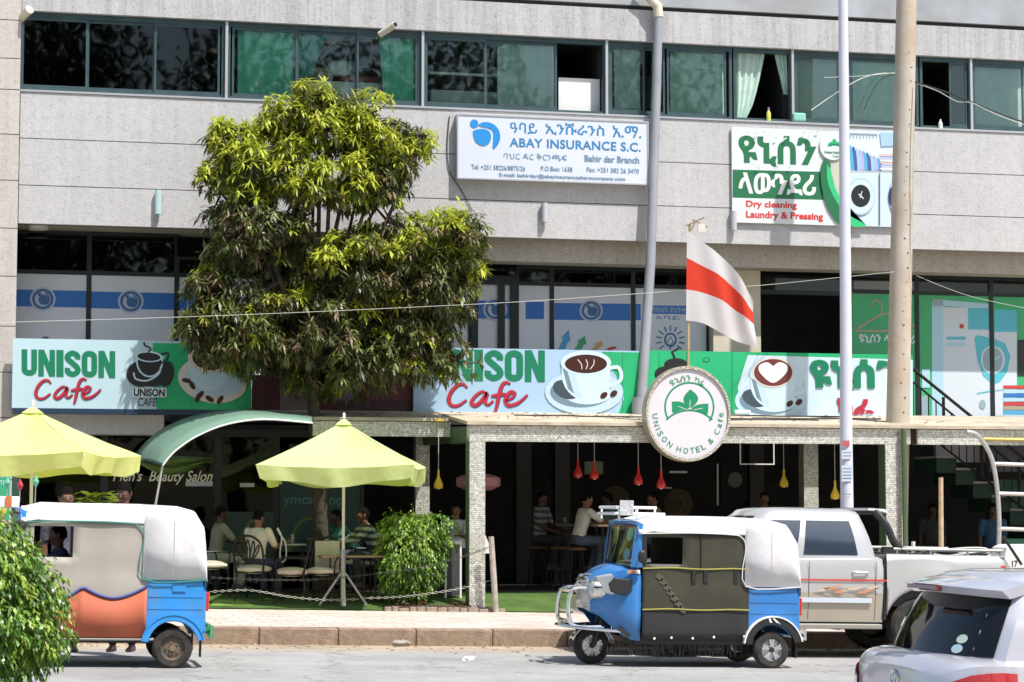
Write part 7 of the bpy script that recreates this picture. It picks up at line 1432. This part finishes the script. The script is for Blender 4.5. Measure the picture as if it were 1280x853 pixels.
# bar tables and stools
def bar_table(px0, px1, py, Y, mt, label):
    x0, z = P(px0, py, Y); x1 = P(px1, py, Y)[0]; t = thing('bar_table', ((x0+x1)/2, Y, FL), label, 'table'); mb = MB(mt); mb.box(x0, x1, Y-.28, Y+.28, z-.04, z); mb.build('tabletop', t, bevel=.008)
    for x in (x0+.1, x1-.1):
        for y in (Y-.2, Y+.2): mb = MB(Miron); mb.tube([(x, y, FL), (x, y, z-.04)], .02, 6); mb.build('leg', t)
bar_table(742, 835, 655.5, 34.6, Mwood, 'high wooden bar table at which the man in the white shirt leans'); bar_table(690, 728, 655, 36.0, mat('bar_dark', (.09, .075, .06), .6), 'dim high table beside the man in the checked shirt')
def stool(px, Y, label, h=.7, mt=Miron):
    x = PXX(px, Y, 700); t = thing('bar_stool', (x, Y, FL), label, 'bar stool', 'bar stools'); mb = MB(mt if mt != Miron else mat('stool_seat', (.12, .07, .04), .6)); mb.lathe([(.001, h-.05), (.17, h-.05), (.18, h-.02), (.16, h), (.001, h)], (x, Y, FL), 18); mb.build('seat', t, smooth=40)
    for a in (45, 135, 225, 315): c_, s_ = math.cos(R(a)), math.sin(R(a)); mb = MB(Miron); mb.tube([(x+.2*c_, Y+.2*s_, FL), (x+.12*c_, Y+.12*s_, FL+h-.05)], .014, 6); mb.build('leg', t)
    mb = MB(Miron); mb.tube([(x+.17*math.cos(a), Y+.17*math.sin(a), FL+.28) for a in [i*math.pi/8 for i in range(16)]], .01, 5, closed=True); mb.build('foot_ring', t)
stool(720, 34.7, 'bar stool under the man in the white shirt'); stool(672, 36.0, 'bar stool under the man in the checked shirt'); stool(700, 35.4, 'empty bar stool between the white shirt and the checked shirt'); stool(822, 35.4, 'bar stool under the man in the olive shirt')
x = PXX(716, 36, 653); mb = MB(mat('cup_grey', (.2, .2, .19), .4)); zc = P(716, 654, 36)[1]; mb.lathe([(.001, 0), (.03, 0), (.035, .1), (.028, .1), (.001, .01)], (PXX(706, 36, 650), 36, zc), 12); mb.build('cup', label='small grey cup on the dim high table', cat='cup', smooth=True)
# ---- right hand bay: stairs, railing, pipe frame ----
YSt = 35.75; Mst_g = mat('stair_dark_green', (.012, .045, .03), .7, noise=(2, .3)); Mtread = mat('stair_tread', (.30, .32, .29), .6)
st = thing('staircase', (PXX(1200, YSt, 600), YSt+.5, gz(16)+KH), 'dark staircase with pale treads and black railing climbing behind the right canopy', 'staircase')
pts = [(1171, 570), (1195, 585), (1217, 602), (1240, 619), (1263, 636), (1286, 653)]
for i, (px, py) in enumerate(pts):
    x, z = P(px, py, YSt); x1 = P(px+25, py, YSt)[0]; mb = MB(Mtread); mb.box(x, x1, YSt, YSt+1.0, z-.04, z); mb.build('tread', st); mb = MB(Mst_g); mb.box(x+.0, x1, YSt+.02, YSt+1.0, z-.30, z-.045); mb.build('riser', st)
a, c = P(1140, 462, YSt-.05), P(1300, 592, YSt-.05); mb = MB(Miron); mb.tube([(a[0], YSt-.1, a[1]), (c[0], YSt-.1, c[1])], .03, 8); mb.build('handrail', st, smooth=True)
a2, c2 = P(1140, 478, YSt-.05), P(1300, 610, YSt-.05); mb = MB(Miron); mb.tube([(a2[0], YSt-.1, a2[1]), (c2[0], YSt-.1, c2[1])], .02, 6); mb.tube([(a2[0], YSt-.1, a2[1]-.75), (c2[0], YSt-.1, c2[1]-.62)], .02, 6); mb.build('lower_rail', st)
for k in range(18):
    f = k/17; x = a2[0]+(c2[0]-a2[0])*f; z = a2[1]+(c2[1]-a2[1])*f; mb = MB(Miron); r = .028 if k % 5 == 4 else .011; mb.tube([(x, YSt-.1, z-.7), (x, YSt-.1, z+(.18 if k % 5 == 4 else 0))], r, 6); mb.build('baluster', st)
bx('wall_patch', 1170, 1232, 556, 578, YSt+1.2, .1, mat('wall_lavender', (.42, .42, .46), .7), 'pale wall patch seen behind the stair railing under the canopy', 'wall', 0)
bx('side_wall', 1244, 1330, 600, 700, YSt+1.3, .1, mat('wall_dark_green', (.015, .10, .055), .6, noise=(1, .3)), 'dark green wall behind the pipe frame at the right edge', 'wall', 0)
bx('ceiling_panel', 1236, 1330, 556, 590, YSt+.9, .1, mat('panel_grey', (.10, .10, .12), .7), 'grey panel under the canopy at the right edge', 'panel', 0)
YPf = 31.9; t = thing('pipe_rack', (PXX(1248, YPf, 690), YPf, zgr(PXX(1248, YPf, 690), YPf)), 'bent silver pipe frame with three rungs at the right edge', 'frame'); zb = t.location.z
cu = [P(px, py, YPf) for px, py in ((1208, 540), (1220, 543), (1231, 556), (1240, 575), (1245, 600), (1248, 630), (1249, 660), (1248, 700))]; mb = MB(mat('silver_pipe', (.55, .54, .52), .4, metal=.6, dirt=((.3, .24, .18), 4, .5))); mb.tube(bez([(a, YPf, c) for a, c in cu]+[(cu[-1][0], YPf, zb)], 4), .038, 10); mb.build('upright', t, smooth=True)
for y_ in (580, 617, 661): a = P(1243 if y_ < 600 else 1247, y_, YPf); c = P(1340, y_+3, YPf); mb = MB(mat('silver_pipe', (0, 0, 0))); mb.tube([(a[0], YPf, a[1]), (c[0], YPf, c[1])], .034, 8); mb.build('rung', t, smooth=True)
a = P(1340, 545, YPf); mb = MB(mat('silver_pipe', (0, 0, 0))); mb.tube([(a[0], YPf, a[1]), (a[0], YPf, zb)], .038, 8); mb.build('upright', t, smooth=True)
a, c = P(1229, 549, YC-.03), P(1330, 551, YC-.03); mb = MB(mat('brass_tube', (.55, .40, .12), .4, metal=.5)); mb.tube([(a[0], YC-.03, a[1]), (c[0], YC-.03, c[1])], .03, 8); mb.build('brass_rail', smooth=True, label='brass coloured rail fixed along the mosaic fascia at the right', cat='rail')
# white tank with a number at the right edge
Yt_ = 29.0; x0, z0 = P(1254, 716, Yt_); t = thing('white_cart', (x0+.3, Yt_, zgr(x0, Yt_)), 'white rounded cart marked 17 with a black rod, at the right edge', 'cart'); mb = MB(mat('cart_white', (.72, .70, .68), .5)); x1 = P(1300, 716, Yt_)[0]; z1 = P(1270, 681, Yt_)[1]
mb.loft([[(x0+(x1-x0)*u+(.1 if k else 0)*0, Yt_+.0+.5*k, z) for u, z in ((0, z0-.3), (.02, z0+.2), (.12, z1-.04), (.3, z1), (1, z1), (1, z0-.3))] for k in (0, 1)]); mb.box(x0+.05, x1, Yt_, Yt_+.5, zgr(x0, Yt_), z0-.3); mb.build('body', t, bevel=.02)
a = Art(Yt_-.003); a.text('17', 1265, 701, 1272, 709, Mblk, bold=.02); a.build('lettering', t); A, B_ = P(1254, 671, Yt_-.1), P(1277, 706, Yt_-.1); mb = MB(Mblk); mb.tube([(A[0], Yt_-.1, A[1]), (B_[0], Yt_-.1, B_[1])], .022, 7); mb.build('rod', t)
# green sign board and column at the far left
g = board('sign', -30, 12, 585, 650, 33.5, mat('sign_teal_green', (.03, .33, .17), .5), 'green signboard at the left edge with a yellow arc', 'sign', th=.05)
a = Art(33.5); a.ell(-4, 634, 13, 14, mat('sign_lime', (.5, .5, .1), .5)); a.ell(-8, 642, 13, 14, mat('sign_orange', (.6, .3, .08), .5)); a.text('Aa', 0, 592, 4, 597, Mcup); a.text('HOTEL', -10, 601, 10, 606, Mcup); a.build('lettering', g)
bx('wall_end', 12, 22, 585, 760, 33.55, .3, mat('column_green_dark', (.01, .06, .04), .6), 'narrow dark green post right of the green signboard', 'post', 0)
# ================= people =================
SK = {'a': mat('skin_dark', (.13, .062, .035), .5, spec=.4), 'b': mat('skin_brown', (.19, .092, .05), .5, spec=.4), 'c': mat('skin_deep', (.085, .042, .026), .5, spec=.4)}
Mhair = mat('hair_black', (.008, .007, .006), 1.0, spec=.05); Meye = mat('eye_white', (.22, .20, .18), .4); Mpup = mat('pupil', (.02, .012, .01), .2)
def solid(mb, name, parent, vox, mats, it=3):
    me = mb.mesh('tmp', fix=False); o = bpy.data.objects.new('tmp', me); C.objects.link(o); r_ = o.modifiers.new('r', 'REMESH'); r_.mode = 'VOXEL'; r_.voxel_size = vox; s_ = o.modifiers.new('s', 'SMOOTH'); s_.iterations = it; s_.factor = .5
    dg = bpy.context.evaluated_depsgraph_get(); dg.update(); m2 = bpy.data.meshes.new_from_object(o.evaluated_get(dg)); bpy.data.objects.remove(o); m2.materials.clear(); [m2.materials.append(m_) for m_ in mats]; m2.name = name; m2.shade_smooth(); p_ = bpy.data.objects.new(name, m2); C.objects.link(p_); p_.parent = parent; return p_
def limb(mb, a, b, ra, rb, n=10, fl=1.0):
    a, b = Vector(a), Vector(b); mb.tube([a, a.lerp(b, .35), b], [ra, ra*.62+rb*.38+.004, rb], n); mb.ell(a, ra, ra, ra, 10, 6); mb.ell(b, rb, rb, rb, 10, 6)
def person(label, loc, rz, pose='stand', shirt=(.6, .6, .58), trousers=(.05, .06, .09), sk='b', H=1.75, lean=0, head=(0, 0), arms=None, legs=None, stripes=None, sleeve=.5, hair='short', seat=.45, shoes=(.1, .08, .07), vox=.013, group=None, shirtname=None):
    t = thing('person', loc, label, 'person', group, rz); k = H/1.75; s = SK[sk]
    hz = .93*k if pose == 'stand' else seat+.12
    pel = Vector((0, 0, hz)); L_ = R(lean); ax = Vector((math.sin(L_), 0, math.cos(L_)))           # the person faces local +x
    che = pel+ax*.40*k; nk = pel+ax*.53*k; hd = nk+Vector((math.sin(L_*.5)*.5+.03, 0, 1)).normalized()*.155*k
    sh = [che+ax*.08*k+Vector((0, y*.185*k, 0)) for y in (1, -1)]; hip = [pel+Vector((0, y*.09*k, -.02)) for y in (1, -1)]
    arms = arms or [(-8, 10), (-8, 10)]; el = []; wr = []
    for i, y in enumerate((1, -1)):
        a1, a2 = arms[i][0], arms[i][1]; out = arms[i][2] if len(arms[i]) > 2 else 8
        # angles: a1 upper arm forward swing from hanging, a2 elbow bend
        d1 = Vector((math.sin(R(a1)), y*math.sin(R(out)), -math.cos(R(a1)))).normalized(); e = sh[i]+d1*.29*k
        d2 = Vector((math.sin(R(a1+a2)), -y*math.sin(R(arms[i][3] if len(arms[i]) > 3 else 4)), -math.cos(R(a1+a2)))).normalized(); el.append(e); wr.append(e+d2*.25*k)
        if i == 0: dh = [d2]
        else: dh.append(d2)
    if pose == 'stand': kn = [h+Vector((.02, y*.01, -.42*k)) for h, y in zip(hip, (1, -1))]; an = [q+Vector((-.03, 0, -.41*k)) for q in kn]
    else:
        spr = (legs or (.05, .05)); kn = [h+Vector((.42*k, y*spr[0], .0)) for h, y in zip(hip, (1, -1))]; an = [q+Vector((-.02 if seat < .6 else -.12, 0, -.42*k)) for q in kn]
    mb = MB(s)
    def ringv(c, rx, ry, a=ax): 
        u = Vector((a.z, 0, -a.x)); return [c+u*rx*math.cos(j*math.pi/8)+Vector((0, 1, 0))*ry*math.sin(j*math.pi/8) for j in range(16)]
    def torso(mb, g, lo=-.06, hi=1):
        R_ = [(lo, .10, .14), (.0, .105, .15), (.10, .10, .145), (.2, .098, .14), (.32, .108, .158), (.42, .112, .178), (.49, .085, .165), (.53, .055, .08)]; mb.loft([ringv(pel+ax*z*k, (rx+g)*k, (ry+g)*k) for z, rx, ry in R_])
    torso(mb, -.012); mb.tube([nk-ax*.05, hd-Vector((0, 0, .03))], [.058*k, .052*k], 12)
    for i in (0, 1):
        limb(mb, sh[i], el[i], .048*k, .037*k); limb(mb, el[i], wr[i], .037*k, .025*k); limb(mb, hip[i], kn[i], .078*k, .052*k); limb(mb, kn[i], an[i], .05*k, .034*k)
        mb.tube([an[i]+Vector((-.03, 0, -.03)), an[i]+Vector((.06, 0, -.05)), an[i]+Vector((.17*k, 0, -.065))], [.038, .036, .022], 8)
    # head with brow, nose, cheeks, chin and ears
    yw, pt_ = R(head[0]), R(head[1]); HM = Matrix.Rotation(yw, 3, 'Z') @ Matrix.Rotation(pt_, 3, 'Y'); q = lambda x, y, z: hd+HM @ Vector((x*k, y*k, z*k))
    vs = []; 
    for j in range(13):
        t_ = math.pi*j/12; z = math.cos(t_)*.118; rr = math.sin(t_)
        for i in range(18):
            a = 2*math.pi*i/18; c_, s_ = math.cos(a), math.sin(a); x = c_*rr*.092-.004; y = s_*rr*.075
            if z < -.02: f = 1+(z+.02)*2.8; y *= max(.55, f); x = x*(max(.6, 1+(z+.02)*1.6) if x < 0 else 1.0)
            if z > .03 and x > 0: x *= .95
            vs.append(q(x, y, z))
    mb.add(vs, [(j*18+i, (j+1)*18+i, (j+1)*18+(i+1) % 18, j*18+(i+1) % 18) for j in range(12) for i in range(18)])
    mb.loft([[q(.082, -.009, .02), q(.092, 0, .02), q(.082, .009, .02)], [q(.082, -.014, -.012), q(.112, 0, -.012), q(.082, .014, -.012)], [q(.08, -.02, -.03), q(.108, 0, -.032), q(.08, .02, -.03)]]); mb.ell(q(.078, 0, -.058), .016, .026, .012, 8, 6); mb.ell(q(.068, 0, -.098), .022, .026, .018, 8, 6)
    for y in (1, -1): mb.ell(q(-.005, y*.078, -.005), .02, .009, .032, 8, 6); mb.ell(q(.062, y*.038, -.03), .02, .018, .018, 8, 6); mb.ell(q(.078, y*.03, .028), .012, .02, .007, 8, 5)
    body = solid(mb, 'body', t, vox*.75, [s], 2)
    # hands: palm, four unequal fingers, thumb, gently curled
    for i, y in enumerate((1, -1)):
        mh = MB(s); d = dh[i]; sd = Vector((0, 1, 0))-d*d.y; sd.normalize(); nr = d.cross(sd)*y; w0 = wr[i]
        mh.loft([[w0+d*f+sd*a_*wd+nr*b_*th for a_, b_ in ((-1, 0), (-.7, .8), (0, 1), (.7, .8), (1, 0), (.7, -.8), (0, -1), (-.7, -.8))] for f, wd, th in ((-.01, .024, .02), (.03, .036, .016), (.085, .04, .013))])
        for j, (o, l) in enumerate(((-.03, .065), (-.01, .078), (.011, .073), (.03, .055))):
            p0 = w0+d*.08+sd*o; c1 = (d+nr*-.35).normalized(); c2_ = (d+nr*-1.1).normalized(); mh.tube([p0, p0+d*l*.4, p0+d*l*.4+c1*l*.35, p0+d*l*.4+c1*l*.35+c2_*l*.3], [.0095, .009, .0085, .007], 6)
        p0 = w0+d*.03-sd*.03*1; mh.tube([p0, p0+(d*.5-sd*.8).normalized()*.035, p0+(d*.8-sd*.5).normalized()*.07], [.012, .011, .009], 6); mh.build('hand', body, local=True, smooth=60)
    for y in (1, -1): me_ = MB(Meye); me_.ell(q(.079, y*.031, .012), .012, .014, .008, 10, 6); ey = me_.build('eye', body, local=True, smooth=True); me_ = MB(Mpup); me_.ell(q(.088, y*.031, .012), .005, .006, .006, 8, 5); me_.build('pupil', body, local=True, smooth=True) if False else me_.build('iris', body, local=True, smooth=True)
    ml = MB(mat('lips', (.16, .055, .045), .5)); ml.ell(q(.094, 0, -.056), .006, .022, .004, 10, 5); ml.ell(q(.093, 0, -.064), .006, .018, .004, 10, 5); ml.build('lips', body, local=True, smooth=True)
    mh = MB(Mhair); vs = []; hh = []
    for j in range(9):
        t_ = math.pi*.60*j/8
        for i in range(20):
            a = 2*math.pi*i/20; z = math.cos(t_)*.124; rr = math.sin(t_); x = math.cos(a)*rr*.097-.007; y = math.sin(a)*rr*.079
            front = math.cos(a)
            if front > .35 and z < .055: z = .055+.02*(j/8)*.2; x = min(x, .082)
            elif front > -.25 and z < -.005: z = -.005
            vs.append(q(x, y, z))
    mh.add(vs, [(j*20+i, (j+1)*20+i, (j+1)*20+(i+1) % 20, j*20+(i+1) % 20) for j in range(8) for i in range(20)]); mh.build('hair', t, local=True, smooth=True, solid=.006)
    # clothes
    ms = MB(); torso(ms, .008, lo=-.12 if pose == 'stand' else -.05)
    for i in (0, 1):
        e = sh[i].lerp(el[i], min(1, sleeve*1.6)); limb(ms, sh[i]-Vector((0, 0, .005)), e, .066*k, .054*k)
        if sleeve > .7: limb(ms, el[i], el[i].lerp(wr[i], .92), .05*k, .037*k)
    m1 = mat('shirt_%02d%02d%02d' % tuple(int(c*99) for c in shirt), shirt, .85, noise=(7, .14), bump=(14, .9)); so_ = solid(ms, 'shirt', t, vox, [m1], 3)
    if stripes:
        m2_ = mat('stripe_dark', stripes, .85); so_.data.materials.append(m2_)
        for p_ in so_.data.polygons:
            if int((p_.center.z+.02*math.sin(p_.center.x*9))/.055) % 2: p_.material_index = 1
    mt_ = MB(); mt_.loft([ringv(pel+ax*z*k, rx*k, ry*k) for z, rx, ry in ((-.10, .10, .15), (-.04, .118, .165), (.06, .112, .158))])
    for i in (0, 1): limb(mt_, hip[i], kn[i], .095*k, .07*k); limb(mt_, kn[i], kn[i].lerp(an[i], .93), .066*k, .052*k)
    solid(mt_, 'trousers', t, vox, [mat('cloth_%02d%02d%02d' % tuple(int(c*99) for c in trousers), trousers, .9, noise=(8, .2), bump=(12, .7))], 3)
    mf = MB(mat('shoe_%02d%02d%02d' % tuple(int(c*99) for c in shoes), shoes, .7))
    for i in (0, 1):
        a = an[i]; mf.loft([[(a.x+x_, a.y+w_*y, a.z+z_) for w_, z_ in ((-1, -.082), (-1, -.05), (-.6, h_), (.6, h_), (1, -.05), (1, -.082))] for x_, y, h_ in ((-.075, .025, .0), (-.03, .04, .01), (.06, .042, -.02), (.14, .044, -.045), (.2, .022, -.06))])
    mf.build('shoes', t, local=True, bevel=.008, smooth=45); return t
def at(px, Y): return PXX(px, Y, 700)
def F(x): return (x, )
HZ = FL
pp = lambda label, px, Y, rzd, dz=0, **k: person(label, (at(px, Y), Y, zgr(at(px, Y), Y)+dz), R(rzd), **k)
pp('man with short hair looking out behind the front of the left rickshaw roof', 82, 24.85, -90, dz=.05, H=1.86, shirt=(.12, .11, .14), sk='b', head=(8, 6))
pp('smiling man looking down behind the middle of the left rickshaw roof', 154, 24.9, -105, dz=.05, H=1.93, shirt=(.30, .28, .30), sk='a', head=(-10, 14), shoes=(.45, .25, .25), trousers=(.04, .05, .09))
x = 1.62-1.1; person('driver in a dark blue shirt sitting inside the left rickshaw', (x, 23.55, gz(x)+.10), R(180), 'sit', shirt=(.035, .045, .10), sk='a', seat=.52, H=1.62, lean=8, arms=[(42, 25), (42, 25)], sleeve=.45, head=(0, 0), trousers=(.03, .035, .05))
pp('man in a cream T-shirt seated on the scrolled iron chair, seen from behind', 320, 33.25, 48, pose='sit', shirt=(.62, .57, .44), sk='b', lean=6, arms=[(25, 62), (30, 75)], trousers=(.04, .05, .10), head=(-8, 5))
pp('person in a black and pale striped shirt bending at the brown table', 474, 34.2, 188, pose='sit', seat=.48, shirt=(.42, .47, .46), stripes=(.05, .07, .08), sk='a', lean=28, arms=[(50, 30), (50, 30)], sleeve=.9)
pp('person in a dark green shirt leaning forward behind the parasol pole', 445, 35.0, 195, pose='sit', seat=.5, shirt=(.05, .20, .15), sk='c', lean=38, arms=[(55, 30), (55, 30)], sleeve=.9)
pp('man in a white shirt seated just left of the front mosaic column', 571, 35.1, -120, pose='sit', seat=.5, shirt=(.62, .64, .68), sk='b', lean=4, arms=[(35, 60), (30, 60)])
pp('dim figure in grey sitting behind the tail of the left rickshaw', 268, 34.3, 10, pose='sit', seat=.45, shirt=(.25, .25, .18), sk='c', lean=10, arms=[(40, 40), (40, 40)], trousers=(.35, .36, .3))
pp('man in a white T-shirt on a bar stool leaning on the wooden bar table', 722, 34.7, 8, pose='sit', seat=.70, shirt=(.60, .56, .50), sk='b', lean=17, arms=[(42, 58, 12, 10), (50, 52, 12, 10)], trousers=(.06, .08, .12), head=(-6, 6))
pp('man in a pale checked shirt sitting in the dark left part of the bar', 674, 36.0, -40, pose='sit', seat=.70, shirt=(.24, .24, .24), stripes=(.18, .18, .19), sk='c', lean=5, arms=[(20, 50), (20, 50)], trousers=(.03, .03, .04))
pp('person in a teal shirt half hidden behind the man in the white T-shirt', 768, 35.9, 175, pose='sit', seat=.70, shirt=(.10, .20, .20), sk='c', lean=12, arms=[(40, 50), (40, 50)])
pp('man in an olive shirt facing left behind the rickshaw roof rack', 824, 35.4, 180, pose='sit', seat=.70, shirt=(.22, .20, .08), sk='b', lean=10, arms=[(40, 50), (40, 50)])
pp('man with grey shirt whose head shows just above the pickup roof', 955, 35.6, -90, pose='sit', seat=.70, shirt=(.28, .28, .28), sk='a', lean=4)
pp('dim seated figure in dark clothes behind the pale wooden stake', 1166, 36.6, -100, pose='sit', seat=.5, shirt=(.04, .04, .035), sk='c', lean=4)
pp('person in a blue shirt beside the silver pipe frame', 1241, 35.0, -95, pose='sit', seat=.5, shirt=(.02, .07, .14), sk='c', lean=4)
bpy.context.view_layer.update()
